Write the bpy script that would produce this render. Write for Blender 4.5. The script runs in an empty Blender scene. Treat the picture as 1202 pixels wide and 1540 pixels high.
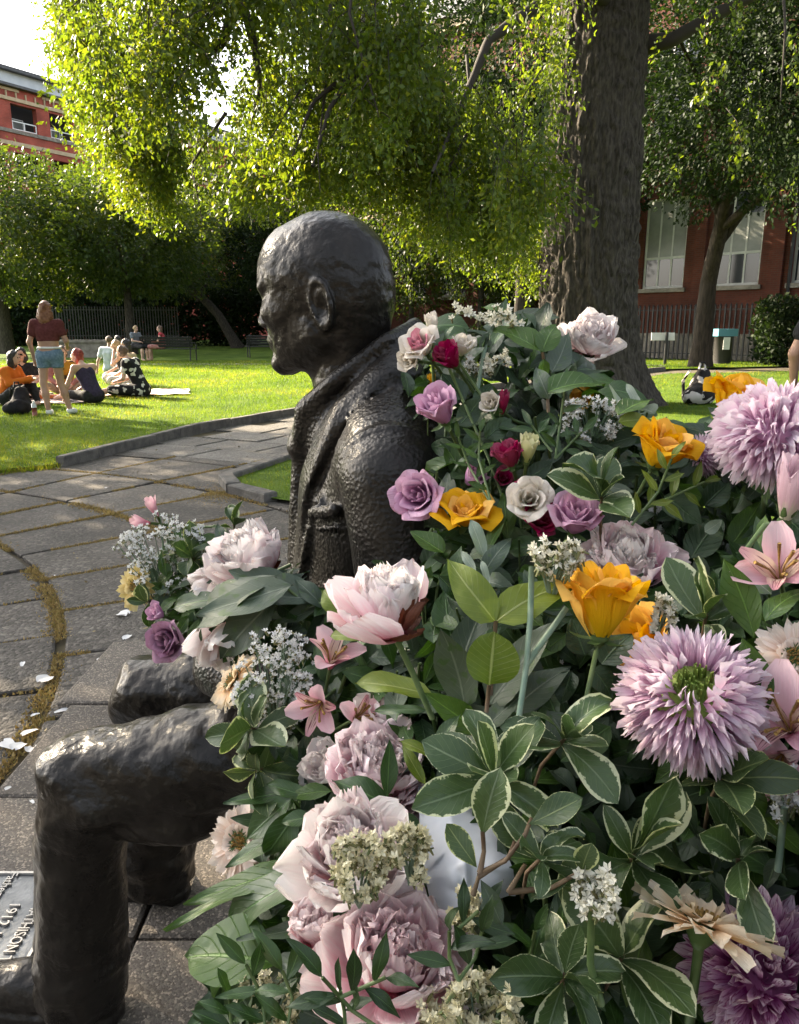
import bpy, bmesh, math, random
import numpy as np
from mathutils import Vector, Matrix, Euler
random.seed(7)
RNG = np.random.default_rng(7)
S = bpy.context.scene
COL = S.collection
PI = math.pi
rad = math.radians

# ---------------------------------------------------------------- camera, sky, sun, exposure
PITCH = rad(13.6); FPX = 1157.0; CAMH = 1.3
cd = bpy.data.cameras.new('camera'); cam = bpy.data.objects.new('camera', cd); COL.objects.link(cam)
cam.location = (0, 0, CAMH); cam.rotation_euler = (rad(90) - PITCH, 0, 0)
cd.sensor_fit = 'VERTICAL'; cd.sensor_height = 36.0; cd.lens = FPX / 1540 * 36.0
cd.clip_start = 0.05; cd.clip_end = 3000
S.camera = cam
SUN_AZ, SUN_EL = rad(-57), rad(27)
wd = bpy.data.worlds.new('World'); S.world = wd; wd.use_nodes = True
_nt = wd.node_tree; _sky = _nt.nodes.new('ShaderNodeTexSky'); _sky.sky_type = 'NISHITA'; _sky.sun_disc = False
_sky.sun_elevation = SUN_EL; _sky.sun_rotation = SUN_AZ; _sky.air_density = 1.0; _sky.dust_density = 4.0; _sky.ozone_density = 0.6
_nt.nodes['Background'].inputs[1].default_value = 0.10
_hs = _nt.nodes.new('ShaderNodeHueSaturation'); _hs.inputs['Saturation'].default_value = 0.42      # thin evening haze: paler sky
_nt.links.new(_sky.outputs[0], _hs.inputs['Color']); _nt.links.new(_hs.outputs[0], _nt.nodes['Background'].inputs[0])
sl = bpy.data.lights.new('sun', 'SUN'); sun = bpy.data.objects.new('sun', sl); COL.objects.link(sun)
sl.energy = 5.0; sl.angle = rad(0.5); sl.color = (1.0, 0.84, 0.62)
SUND = Vector((math.sin(SUN_AZ) * math.cos(SUN_EL), math.cos(SUN_AZ) * math.cos(SUN_EL), math.sin(SUN_EL)))
sun.rotation_euler = SUND.to_track_quat('Z', 'Y').to_euler()
S.view_settings.view_transform = 'Standard'; S.view_settings.look = 'None'
S.view_settings.gamma = 1.0; S.view_settings.use_curve_mapping = False
S.view_settings.exposure = 2.6
S.render.engine = 'CYCLES'
S.cycles.use_denoising = True
S.cycles.max_bounces = 8; S.cycles.diffuse_bounces = 4; S.cycles.transmission_bounces = 6; S.cycles.transparent_max_bounces = 8

# ---------------------------------------------------------------- helpers
_c, _s = math.cos(PITCH), math.sin(PITCH)
def W(px, py, d):
    """world point at depth d (metres along the lens axis) seen at photo pixel px, py: used to measure places from the photograph"""
    u = (770 - py) / FPX * d
    return Vector(((px - 601) / FPX * d, d * _c + u * _s, CAMH - d * _s + u * _c))
def G(px, py, z=0.0):
    u = (770 - py) / FPX
    return W(px, py, (z - CAMH) / (-_s + u * _c))

def tag(o, label=None, cat=None, group=None, kind=None):
    if label: o['label'] = label
    if cat: o['category'] = cat
    if group: o['group'] = group
    if kind: o['kind'] = kind
    return o
def thing(name, label, cat, loc=(0, 0, 0), rot=None, group=None):
    o = bpy.data.objects.new(name, None); o.empty_display_size = 0.05
    COL.objects.link(o); o.location = loc
    if rot is not None: o.rotation_euler = rot
    return tag(o, label, cat, group)
def mk(name, V, F, mat=None, parent=None, smooth=True, uv=None, attr=None, kind=None):
    """one mesh object from vertices and faces; uv is per vertex"""
    me = bpy.data.meshes.new(name)
    V = np.asarray(V, dtype=np.float32)
    if isinstance(F, np.ndarray):
        nf, k = F.shape
        me.vertices.add(len(V)); me.vertices.foreach_set('co', V.ravel())
        me.loops.add(nf * k); me.loops.foreach_set('vertex_index', F.astype(np.int32).ravel())
        me.polygons.add(nf); me.polygons.foreach_set('loop_start', np.arange(0, nf * k, k, dtype=np.int32))
        me.update(calc_edges=True)
    else:
        me.from_pydata([tuple(map(float, v)) for v in V], [], [tuple(map(int, f)) for f in F])
    if smooth and len(me.polygons): me.polygons.foreach_set('use_smooth', np.ones(len(me.polygons), dtype=bool))
    if uv is not None:
        lay = me.uv_layers.new(name='UVMap'); li = np.zeros(len(me.loops), dtype=np.int32); me.loops.foreach_get('vertex_index', li)
        lay.data.foreach_set('uv', np.asarray(uv, dtype=np.float32)[li].ravel())
    if attr is not None:
        a = me.attributes.new('tone', 'FLOAT', 'POINT'); a.data.foreach_set('value', np.asarray(attr, dtype=np.float32))
    if mat: me.materials.append(mat)
    me.update()
    return link(name, me, parent, kind)
def link(name, me, parent=None, kind=None, loc=None, rot=None, scale=None):
    o = bpy.data.objects.new(name, me); COL.objects.link(o)
    if parent is not None: o.parent = parent
    if kind: o['kind'] = kind
    if loc is not None: o.location = loc
    if rot is not None: o.rotation_euler = rot
    if scale is not None: o.scale = scale if hasattr(scale, '__len__') else (scale,) * 3
    return o
def copy_tree(o, parent=None):
    c = o.copy(); COL.objects.link(c); c.parent = parent
    for ch in o.children: copy_tree(ch, c)
    return c

class MB:
    """collects simple solids into one vertex and face list"""
    def __init__(s): s.V = []; s.F = []
    def add(s, V, F):
        n = len(s.V); s.V += [tuple(v) for v in V]; s.F += [tuple(i + n for i in f) for f in F]; return s
    def box(s, x0, x1, y0, y1, z0, z1, M=None):
        V = [Vector((x, y, z)) for x in (x0, x1) for y in (y0, y1) for z in (z0, z1)]
        if M is not None: V = [M @ v for v in V]
        return s.add(V, [(0, 1, 3, 2), (4, 6, 7, 5), (0, 4, 5, 1), (2, 3, 7, 6), (0, 2, 6, 4), (1, 5, 7, 3)])
    def tube(s, P, R, n=8, cap=True):
        P = [Vector(p) for p in P]
        R = R if hasattr(R, '__len__') else [R] * len(P)
        up = Vector((0.31, 0.2, 0.93)); V = []; F = []
        for i, p in enumerate(P):
            t = (P[min(i + 1, len(P) - 1)] - P[max(i - 1, 0)]).normalized()
            a = t.cross(up)
            if a.length < 1e-3: a = t.cross(Vector((1, 0, 0)))
            a.normalize(); b = t.cross(a); up = a.cross(t) if False else up
            for k in range(n):
                w = 2 * PI * k / n; V.append(p + (a * math.cos(w) + b * math.sin(w)) * R[i])
        for i in range(len(P) - 1):
            for k in range(n):
                F.append((i * n + k, i * n + (k + 1) % n, (i + 1) * n + (k + 1) % n, (i + 1) * n + k))
        if cap:
            F.append(tuple(range(n))); F.append(tuple((len(P) - 1) * n + k for k in reversed(range(n))))
        return s.add(V, F)
    def prism(s, pts, z0, z1):
        n = len(pts); V = [(p[0], p[1], z0) for p in pts] + [(p[0], p[1], z1) for p in pts]
        F = [tuple(range(n))[::-1], tuple(range(n, 2 * n))] + [(i, (i + 1) % n, n + (i + 1) % n, n + i) for i in range(n)]
        return s.add(V, F)
    def build(s, name, mat, parent=None, smooth=False, kind=None): return mk(name, s.V, s.F, mat, parent, smooth, kind=kind)

# ---- vectorised gradient-free value noise
def _hash(i, j, k):
    h = (i * 374761393 + j * 668265263 + k * 2147483647 + 1013904223) & 0xFFFFFFFF
    h = ((h ^ (h >> 13)) * 1274126177) & 0xFFFFFFFF
    h = h ^ (h >> 16)
    return (h & 0xFFFF).astype(np.float32) / 32767.5 - 1.0
def vnoise(P, f=1.0):
    q = np.asarray(P, dtype=np.float64) * f + 1000.0
    i = np.floor(q).astype(np.int64); w = (q - i).astype(np.float32); w = w * w * (3 - 2 * w)
    x, y, z = i[..., 0], i[..., 1], i[..., 2]; u, v, t = w[..., 0], w[..., 1], w[..., 2]
    r = 0
    for a in (0, 1):
        for b in (0, 1):
            for c in (0, 1):
                r = r + _hash(x + a, y + b, z + c) * (u if a else 1 - u) * (v if b else 1 - v) * (t if c else 1 - t)
    return r
def fbm(P, f, o=3):
    r = 0; a = 1.0
    for k in range(o): r = r + a * vnoise(np.asarray(P) + 17.3 * k, f * 2 ** k); a *= 0.5
    return r

# ---- signed distance modelling (one continuous surface per body), meshed with surface nets
def smin(a, b, k): h = np.clip(0.5 + 0.5 * (b - a) / k, 0, 1); return b + (a - b) * h - k * h * (1 - h)
def smax(a, b, k): return -smin(-a, -b, k)
def seg(P, a, b, ra, rb=None):
    rb = ra if rb is None else rb
    a = np.array(a, dtype=np.float32); b = np.array(b, dtype=np.float32); d = b - a
    t = np.clip(((P - a) @ d) / max(float(d @ d), 1e-9), 0, 1)
    return np.sqrt(((P - a - t[..., None] * d) ** 2).sum(-1)) - (ra + (rb - ra) * t)
def ell(P, c, r, R=None):
    q = P - np.array(c, dtype=np.float32)
    if R is not None: q = q @ np.array(R, dtype=np.float32)
    r = np.array(r, dtype=np.float32)
    k0 = np.sqrt(((q / r) ** 2).sum(-1)); k1 = np.sqrt(((q / (r * r)) ** 2).sum(-1)) + 1e-9
    return k0 * (k0 - 1) / k1
def chain(P, pts, R, k=None):
    d = None
    for i in range(len(pts) - 1):
        e = seg(P, pts[i], pts[i + 1], R[i], R[i + 1])
        d = e if d is None else (np.minimum(d, e) if k is None else smin(d, e, k))
    return d
def surfnet(fn, lo, hi, h):
    lo = np.array(lo, dtype=np.float32); hi = np.array(hi, dtype=np.float32)
    n = np.ceil((hi - lo) / h).astype(int) + 1
    g = np.stack(np.meshgrid(*[lo[i] + h * np.arange(n[i], dtype=np.float32) for i in range(3)], indexing='ij'), -1)
    D = fn(g).astype(np.float32)
    I = D < 0
    c = I[:-1, :-1, :-1].astype(np.int8)
    tot = np.zeros_like(c)
    offs = [(a, b, e) for a in (0, 1) for b in (0, 1) for e in (0, 1)]
    sl_ = lambda o: tuple(slice(o[i], n[i] - 1 + o[i]) for i in range(3))
    for o in offs: tot += I[sl_(o)]
    act = (tot > 0) & (tot < 8)
    idx = -np.ones(act.shape, dtype=np.int64); ids = np.argwhere(act); idx[act] = np.arange(len(ids))
    vals = {o: D[ids[:, 0] + o[0], ids[:, 1] + o[1], ids[:, 2] + o[2]] for o in offs}
    acc = np.zeros((len(ids), 3)); cnt = np.zeros(len(ids))
    for o in offs:
        for ax in range(3):
            if o[ax]: continue
            o2 = tuple(o[i] + (i == ax) for i in range(3))
            d0, d1 = vals[o], vals[o2]; m = (d0 < 0) != (d1 < 0)
            t = np.where(m, d0 / np.where(np.abs(d0 - d1) < 1e-12, 1, d0 - d1), 0)
            p = np.tile(np.array(o, dtype=float), (len(ids), 1)); p[:, ax] += t
            acc += p * m[:, None]; cnt += m
    V = lo + h * (ids + acc / np.maximum(cnt, 1)[:, None])
    Fs = []
    for ax in range(3):
        b, e = (ax + 1) % 3, (ax + 2) % 3
        s0 = [slice(None)] * 3; s1 = [slice(None)] * 3
        s0[ax] = slice(0, n[ax] - 1); s1[ax] = slice(1, n[ax])
        A, B = I[tuple(s0)], I[tuple(s1)]
        cr = np.argwhere(A != B)
        cr = cr[(cr[:, b] > 0) & (cr[:, e] > 0) & (cr[:, b] < n[b] - 1) & (cr[:, e] < n[e] - 1)]
        if not len(cr): continue
        inside = A[cr[:, 0], cr[:, 1], cr[:, 2]]
        def vi(db, de):
            q = cr.copy(); q[:, b] -= db; q[:, e] -= de; return idx[q[:, 0], q[:, 1], q[:, 2]]
        q = np.stack([vi(1, 1), vi(0, 1), vi(0, 0), vi(1, 0)], 1)
        q[~inside] = q[~inside][:, ::-1]
        Fs.append(q)
    return V, np.concatenate(Fs)
def vnormals(V, F):
    a, b, c, d = V[F[:, 0]], V[F[:, 1]], V[F[:, 2]], V[F[:, 3]]
    fn = np.cross(c - a, d - b); N = np.zeros_like(V)
    for k in range(4): np.add.at(N, F[:, k], fn)
    return N / (np.linalg.norm(N, axis=1, keepdims=True) + 1e-12)

# ---------------------------------------------------------------- materials
MATS = {}
def mat(name, col, rough=0.7, col2=None, nscale=20.0, metal=0.0, bump=0.0, bscale=None, spec=0.5, trans=0.0, tcol=None, detail=4.0, coords='Object', contrast=(0.35, 0.65), sheen=0.0, stretch=None):
    """principled material: two colours mixed by noise, noise bump, optional translucency for thin leaves and petals"""
    if name in MATS: return MATS[name]
    m = bpy.data.materials.new(name); MATS[name] = m; m.use_nodes = True
    nt = m.node_tree; N = nt.nodes; Lk = nt.links.new
    b = N['Principled BSDF']; b.inputs['Roughness'].default_value = rough; b.inputs['Metallic'].default_value = metal
    b.inputs['Specular IOR Level'].default_value = spec
    tc = N.new('ShaderNodeTexCoord')
    c4 = (*col, 1)
    src = tc.outputs[coords]
    if stretch:
        mpg = N.new('ShaderNodeMapping'); mpg.inputs['Scale'].default_value = stretch; Lk(src, mpg.inputs[0]); src = mpg.outputs[0]
    out = None
    if col2 is not None:
        nz = N.new('ShaderNodeTexNoise'); nz.inputs['Scale'].default_value = nscale; nz.inputs['Detail'].default_value = detail
        Lk(src, nz.inputs['Vector'])
        rp = N.new('ShaderNodeValToRGB'); rp.color_ramp.elements[0].position = contrast[0]; rp.color_ramp.elements[1].position = contrast[1]
        rp.color_ramp.elements[0].color = c4; rp.color_ramp.elements[1].color = (*col2, 1)
        Lk(nz.outputs['Fac'], rp.inputs[0]); Lk(rp.outputs[0], b.inputs['Base Color']); out = rp.outputs[0]
    else: b.inputs['Base Color'].default_value = c4
    if bump:
        bz = N.new('ShaderNodeTexNoise'); bz.inputs['Scale'].default_value = bscale or nscale; bz.inputs['Detail'].default_value = 5
        Lk(src, bz.inputs['Vector'])
        bp = N.new('ShaderNodeBump'); bp.inputs['Strength'].default_value = bump; bp.inputs['Distance'].default_value = 0.02
        Lk(bz.outputs['Fac'], bp.inputs['Height']); Lk(bp.outputs[0], b.inputs['Normal'])
    if trans: add_trans(m, trans, out, tcol or col)
    m['out'] = 0
    return m
def add_trans(m, f, sock, tcol):
    nt = m.node_tree; N = nt.nodes; Lk = nt.links.new
    t = N.new('ShaderNodeBsdfTranslucent'); mx = N.new('ShaderNodeMixShader'); mx.inputs[0].default_value = f
    if sock is not None:
        g = N.new('ShaderNodeMix'); g.data_type = 'RGBA'; g.blend_type = 'MULTIPLY'; g.inputs[0].default_value = 1.0
        Lk(sock, g.inputs[6]); g.inputs[7].default_value = (*tcol, 1); Lk(g.outputs[2], t.inputs[0])
    else: t.inputs[0].default_value = (*tcol, 1)
    o = N['Material Output']; b = N['Principled BSDF']
    Lk(b.outputs[0], mx.inputs[1]); Lk(t.outputs[0], mx.inputs[2]); Lk(mx.outputs[0], o.inputs[0])
# ================================================================ materials of the setting
def pebble_mat(name, col, col2, scale, bump, speck=None, dist=0.006, mossy=None):
    m = mat(name, col, 0.85, spec=0.35); nt = m.node_tree; N = nt.nodes; Lk = nt.links.new; b = N['Principled BSDF']
    tc = N.new('ShaderNodeTexCoord'); geo = N.new('ShaderNodeNewGeometry')
    v = N.new('ShaderNodeTexVoronoi'); v.inputs['Scale'].default_value = scale; v.inputs['Randomness'].default_value = 1.0
    Lk(geo.outputs['Position'], v.inputs['Vector'])
    nz = N.new('ShaderNodeTexNoise'); nz.inputs['Scale'].default_value = 2.2; nz.inputs['Detail'].default_value = 8; nz.inputs['Roughness'].default_value = 0.65
    Lk(geo.outputs['Position'], nz.inputs['Vector'])
    rp = N.new('ShaderNodeValToRGB'); rp.color_ramp.elements[0].position = 0.32; rp.color_ramp.elements[1].position = 0.7
    rp.color_ramp.elements[0].color = (*col, 1); rp.color_ramp.elements[1].color = (*col2, 1)
    Lk(nz.outputs['Fac'], rp.inputs[0])
    # each pebble has a tint of its own
    mx = N.new('ShaderNodeMix'); mx.data_type = 'RGBA'; mx.blend_type = 'MULTIPLY'; mx.inputs[0].default_value = 0.75
    rv = N.new('ShaderNodeValToRGB'); rv.color_ramp.interpolation = 'CONSTANT'
    el = rv.color_ramp.elements; el[0].position = 0; el[0].color = (0.55, 0.53, 0.5, 1); el[1].position = 0.35; el[1].color = (0.85, 0.83, 0.8, 1)
    e = el.new(0.7); e.color = (1.15, 1.12, 1.08, 1); e = el.new(0.86); e.color = (speck or (1.7, 1.65, 1.6)) + (1,)
    sep = N.new('ShaderNodeSeparateColor'); Lk(v.outputs['Color'], sep.inputs[0]); Lk(sep.outputs[0], rv.inputs[0])
    oi = N.new('ShaderNodeObjectInfo'); hv = N.new('ShaderNodeHueSaturation'); mr = N.new('ShaderNodeMapRange'); mr.inputs['To Min'].default_value = 0.72; mr.inputs['To Max'].default_value = 1.2
    Lk(oi.outputs['Random'], mr.inputs[0]); Lk(mr.outputs[0], hv.inputs['Value'])      # every slab weathered differently
    Lk(rp.outputs[0], mx.inputs[6]); Lk(rv.outputs[0], mx.inputs[7]); Lk(mx.outputs[2], hv.inputs['Color']); Lk(hv.outputs[0], b.inputs['Base Color'])
    n2 = N.new('ShaderNodeTexNoise'); n2.inputs['Scale'].default_value = scale * 1.7; n2.inputs['Detail'].default_value = 4; Lk(geo.outputs['Position'], n2.inputs['Vector'])
    ad = N.new('ShaderNodeMath'); ad.operation = 'MULTIPLY_ADD'; Lk(v.outputs['Distance'], ad.inputs[0]); ad.inputs[1].default_value = -1.0
    Lk(n2.outputs['Fac'], ad.inputs[2])
    bp = N.new('ShaderNodeBump'); bp.inputs['Strength'].default_value = bump; bp.inputs['Distance'].default_value = dist
    Lk(ad.outputs[0], bp.inputs['Height']); Lk(bp.outputs[0], b.inputs['Normal'])
    return m
M_pave = pebble_mat('pebbled_paving', (0.055, 0.049, 0.042), (0.112, 0.101, 0.087), 62, 0.9)
M_plinth = pebble_mat('speckled_slab', (0.10, 0.087, 0.074), (0.17, 0.15, 0.128), 210, 0.5, speck=(2.2, 2.1, 1.95), dist=0.003)
M_path = pebble_mat('worn_path_slab', (0.095, 0.089, 0.08), (0.165, 0.156, 0.142), 90, 0.6)
M_soil = mat('joint_soil', (0.05, 0.042, 0.03), 0.95, (0.11, 0.085, 0.04), 7)
M_kerb = mat('kerb_stone', (0.06, 0.055, 0.05), 0.9, (0.12, 0.11, 0.095), 9, bump=0.6, bscale=40)
def tone_mat(name, stops, rough=0.55, trans=0.4, tcol=(1.0, 1.0, 0.5), spec=0.4, metal=0):
    """leaf material: each leaf's own tone picks its green"""
    m = mat(name, stops[0], rough, spec=spec); nt = m.node_tree; N = nt.nodes; Lk = nt.links.new
    a = N.new('ShaderNodeAttribute'); a.attribute_name = 'tone'
    rp = N.new('ShaderNodeValToRGB'); el = rp.color_ramp.elements
    el[0].color = (*stops[0], 1); el[1].color = (*stops[-1], 1)
    for i, c in enumerate(stops[1:-1]): e = el.new((i + 1) / (len(stops) - 1)); e.color = (*c, 1)
    Lk(a.outputs['Fac'], rp.inputs[0]); Lk(rp.outputs[0], N['Principled BSDF'].inputs['Base Color'])
    add_trans(m, trans, rp.outputs[0], tcol)
    return m
M_grassblade = tone_mat('grass_blade', [(0.035, 0.075, 0.010), (0.06, 0.112, 0.014), (0.095, 0.14, 0.02), (0.15, 0.145, 0.045)], 0.55, 0.5, (2.6, 2.2, 0.6), spec=0.2)
M_lawn = mat('lawn_turf', (0.04, 0.08, 0.009), 0.9, (0.095, 0.145, 0.018), 1.3, bump=1.0, bscale=60, detail=8, spec=0.1, coords='Object')
M_moss = tone_mat('dry_joint_moss', [(0.16, 0.11, 0.035), (0.28, 0.19, 0.06), (0.36, 0.26, 0.1), (0.2, 0.17, 0.04)], 0.9, 0.2, (1, 1, 1))
M_leafmain = tone_mat('elm_leaf', [(0.028, 0.052, 0.009), (0.048, 0.084, 0.012), (0.07, 0.106, 0.013), (0.105, 0.125, 0.017)], 0.42, 0.5, (2.9, 2.5, 0.7))
M_leafbg = tone_mat('park_tree_leaf', [(0.02, 0.038, 0.009), (0.032, 0.058, 0.012), (0.052, 0.078, 0.014), (0.075, 0.09, 0.015)], 0.5, 0.45, (2.6, 2.3, 0.7))
M_leafdark = tone_mat('dark_shaded_leaf', [(0.010, 0.019, 0.008), (0.016, 0.030, 0.010), (0.028, 0.044, 0.013)], 0.6, 0.25, (1.4, 1.5, 0.6), spec=0.15)  # dark greens; for the right-hand trees their deep shade is put into the colour
M_bark = mat('furrowed_bark', (0.028, 0.024, 0.02), 0.95, (0.075, 0.064, 0.053), 24, bump=1.0, bscale=34, spec=0.2, stretch=(1, 1, 0.3))
M_barkd = mat('dark_bark', (0.02, 0.016, 0.013), 0.95, (0.045, 0.036, 0.028), 16, bump=0.9, bscale=26, spec=0.2, stretch=(1, 1, 0.2))
M_twig = mat('dark_twig', (0.035, 0.028, 0.022), 0.9)

# ================================================================ ground, lawn, paving
mk('ground', [(-700, -300, -0.12), (700, -300, -0.12), (700, 900, -0.12), (-700, 900, -0.12)], [(0, 1, 2, 3)], M_soil, kind='structure')
mk('joint_bed', [(-14, -3, -0.055), (14, -3, -0.055), (14, 30, -0.055), (-14, 30, -0.055)], [(0, 1, 2, 3)], M_soil, kind='structure')
kerbline = [(-14, 4.2), (-6.5, 5.6), (-3.75, 7.0), (-3.3, 7.38), (-3.02, 8.44), (-2.6, 9.96), (-1.53, 12.13), (0.5, 14.8), (3.0, 18.3), (8.2, 24.2), (13.4, 26.3), (40, 33)]
lawnA = kerbline + [(40, 140), (-80, 140), (-80, 0), (-14, 0)]
patch = [(-1.0, 5.84), (-1.36, 6.19), (-1.52, 6.61), (-1.05, 7.94), (1.2, 11.5), (4, 16.5), (7.4, 21.8), (11.8, 23.1), (40, 29), (40, 3.9), (2.2, 3.9)]
def sheet(name, pts, z, m): return mk(name, [(x, y, z) for x, y in pts], [tuple(range(len(pts)))], m, kind='structure', smooth=False)
sheet('lawn', lawnA, 0.0, M_lawn)
sheet('lawn', patch, 0.0, M_lawn)
sheet('park_path', [(-60, 26.2), (-3, 26.9), (9, 26.0), (9, 26.9), (-3, 27.9), (-60, 27.2)], 0.006, M_path)

def inpoly(X, Y, poly):
    r = np.zeros(len(X), bool); n = len(poly)
    for i in range(n):
        x0, y0 = poly[i]; x1, y1 = poly[(i + 1) % n]
        c = ((y0 > Y) != (y1 > Y)) & (X < (x1 - x0) * (Y - y0) / (y1 - y0 + 1e-12) + x0); r ^= c
    return r
def in_view(x, y, m=0.12): return y > 0.3 and abs(x) < (0.53 + m * 0.5) * (y * 0.972 + 0.31) + 0.45
# ring paving round the forecourt: every slab an object under the pavement
CX, CY = -5.495, 1.464
pavement = thing('pavement', None, None, (0, 0, 0)); pavement['kind'] = 'structure'
slab_rings = [(0.0, 1.6), (1.6, 2.52), (2.52, 3.43), (3.43, 4.34), (4.34, 5.25), (5.25, 6.17), (6.17, 7.05), (7.05, 7.9)]
rs = random.Random(4)
def slab(poly, mat_, parent, name='paving_slab', z=-0.03, t=0.05):
    cx = sum(p[0] for p in poly) / len(poly); cy = sum(p[1] for p in poly) / len(poly); n = len(poly)
    dz = rs.uniform(-0.004, 0.004); ax, ay = rs.uniform(-.006, .006), rs.uniform(-.006, .006)
    zz = lambda x, y: z + dz + ax * (x - cx) + ay * (y - cy)
    ins = lambda p, k: (cx + (p[0] - cx) * k, cy + (p[1] - cy) * k)
    V = [(*p, z - t) for p in poly] + [(p[0], p[1], zz(*p) - 0.006) for p in poly] + [(*ins(p, 0.975), zz(*p)) for p in poly]
    F = [(i, (i + 1) % n, n + (i + 1) % n, n + i) for i in range(n)] + [(n + i, n + (i + 1) % n, 2 * n + (i + 1) % n, 2 * n + i) for i in range(n)] + [tuple(range(2 * n, 3 * n))]
    return mk(name, V, F, mat_, parent, smooth=False)
joints = []
for (r0, r1) in slab_rings[1:]:
    step = 7.35 if r0 > 3 else 10.0
    a = 20.1 if r0 > 4 else 20.4 - 4.4 * (r0 < 4)
    angs = [a + step * k for k in range(-14, 16)]
    for a0 in angs:
        am = rad(a0 + step / 2); rm = (r0 + r1) / 2; x, y = CX + rm * math.cos(am), CY + rm * math.sin(am)
        joints.append((r0, r1, rad(a0)))
        if not in_view(x, y) or x > 1.5: continue
        if x > -0.5 and y < 2.7: continue
        g = 0.011; gr = 0.03 if r0 > 4.2 else 0.012
        A0, A1 = rad(a0), rad(a0 + step)
        P = []
        for rr, seq in ((r0 + gr, (0, 1, 2, 3)), (r1 - 0.012, (3, 2, 1, 0))):
            for k in seq:
                t = k / 3; aa = (A0 + g / rr) * (1 - t) + (A1 - g / rr) * t; P.append((CX + rr * math.cos(aa), CY + rr * math.sin(aa)))
        slab(P[::1], M_pave, pavement)
# straight-laid slabs of the path beyond the rings
pd = Vector((0.46, 0.888)); pn = Vector((0.888, -0.46)); o0 = Vector((-2.3, 6.9))
for i in range(-9, 9):
    for j in range(-5, 18):
        c = o0 + pn * (i * 0.86 + 0.43 * (j % 2)) + pd * (j * 0.62)
        if not in_view(c.x, c.y): continue
        if (c - Vector((CX, CY))).length < 8.1 and c.y < 7.9: continue
        if inpoly(np.array([c.x]), np.array([c.y]), lawnA)[0] and inpoly(np.array([c.x - .4]), np.array([c.y + .4]), lawnA)[0]: continue
        P = [c + pn * (sx * 0.418) + pd * (sy * 0.298) for sx, sy in ((-1, -1), (1, -1), (1, 1), (-1, 1))]
        slab([tuple(p) for p in P], M_path, pavement)
# the paler slabs the statue stands on
plinth = thing('plinth_slabs', None, None, (0, 0, 0)); plinth['kind'] = 'structure'
ys = [0.20, 0.78, 1.42, 1.94, 2.49, 3.05]; xs = [-1.17, -0.58, 0.0, 0.58, 1.16, 1.74]
for i in range(5):
    for j in range(5):
        g = 0.005; x0 = xs[i] + g; x1 = xs[i + 1] - g; y0 = ys[j] + g; y1 = ys[j + 1] - g
        if i == 0 and j == 4: x0 -= 0.05
        slab([(x0, y0), (x1, y0), (x1, y1), (x0, y1)], M_plinth, plinth, 'pale_slab', z=0.0, t=0.06)

# moss and dried grass in the joints
def blades(name, P, h, w, m, lean=0.5, tone=None, kind='stuff', parent=None):
    n = len(P); a = RNG.uniform(0, 2 * PI, n); l = RNG.uniform(0, lean, n) * h; b = RNG.uniform(0, 2 * PI, n)
    d = np.stack([np.cos(a), np.sin(a), 0 * a], 1) * (w / 2)[:, None]
    tip = P + np.stack([l * np.cos(b), l * np.sin(b), h], 1)
    V = np.empty((n, 3, 3), np.float32); V[:, 0] = P - d; V[:, 1] = P + d; V[:, 2] = tip
    F = np.arange(3 * n).reshape(n, 3)
    t = RNG.random(n) if tone is None else tone
    return mk(name, V.reshape(-1, 3), F, m, parent, False, attr=np.repeat(t, 3), kind=kind)
pts = []
for rr, wdt, n in ((4.34, 0.028, 9000), (5.25, 0.03, 9000), (6.17, 0.025, 5000), (3.43, 0.012, 900)):
    a = RNG.uniform(rad(2), rad(75), n); r = rr + RNG.normal(0, wdt, n)
    pts.append(np.stack([CX + r * np.cos(a), CY + r * np.sin(a)], 1))
for r0, r1, a in joints:
    if not (rad(8) < a < rad(75)) or r0 < 3: continue
    n = 1000 if r0 > 4 else 160; r = RNG.uniform(r0, r1, n); off = RNG.normal(0, 0.013 if r0 > 4 else 0.008, n)
    pts.append(np.stack([CX + r * np.cos(a) - off * math.sin(a), CY + r * np.sin(a) + off * math.cos(a)], 1))
pts.append(np.stack([RNG.normal(-1.45, 0.13, 2600), RNG.normal(6.15, 0.16, 2600)], 1))
mp = np.concatenate(pts); keep = (vnoise(np.c_[mp, np.zeros(len(mp))], 2.3) + 0.5 * vnoise(np.c_[mp, np.ones(len(mp))], 9) > -0.5) & ~((mp[:, 0] > -1.2) & (mp[:, 1] < 3.05)); mp = mp[keep]
blades('dry_moss', np.c_[mp, np.full(len(mp), -0.035)], RNG.uniform(0.005, 0.017, len(mp)), RNG.uniform(0.006, 0.014, len(mp)), M_moss, 1.4)

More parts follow.
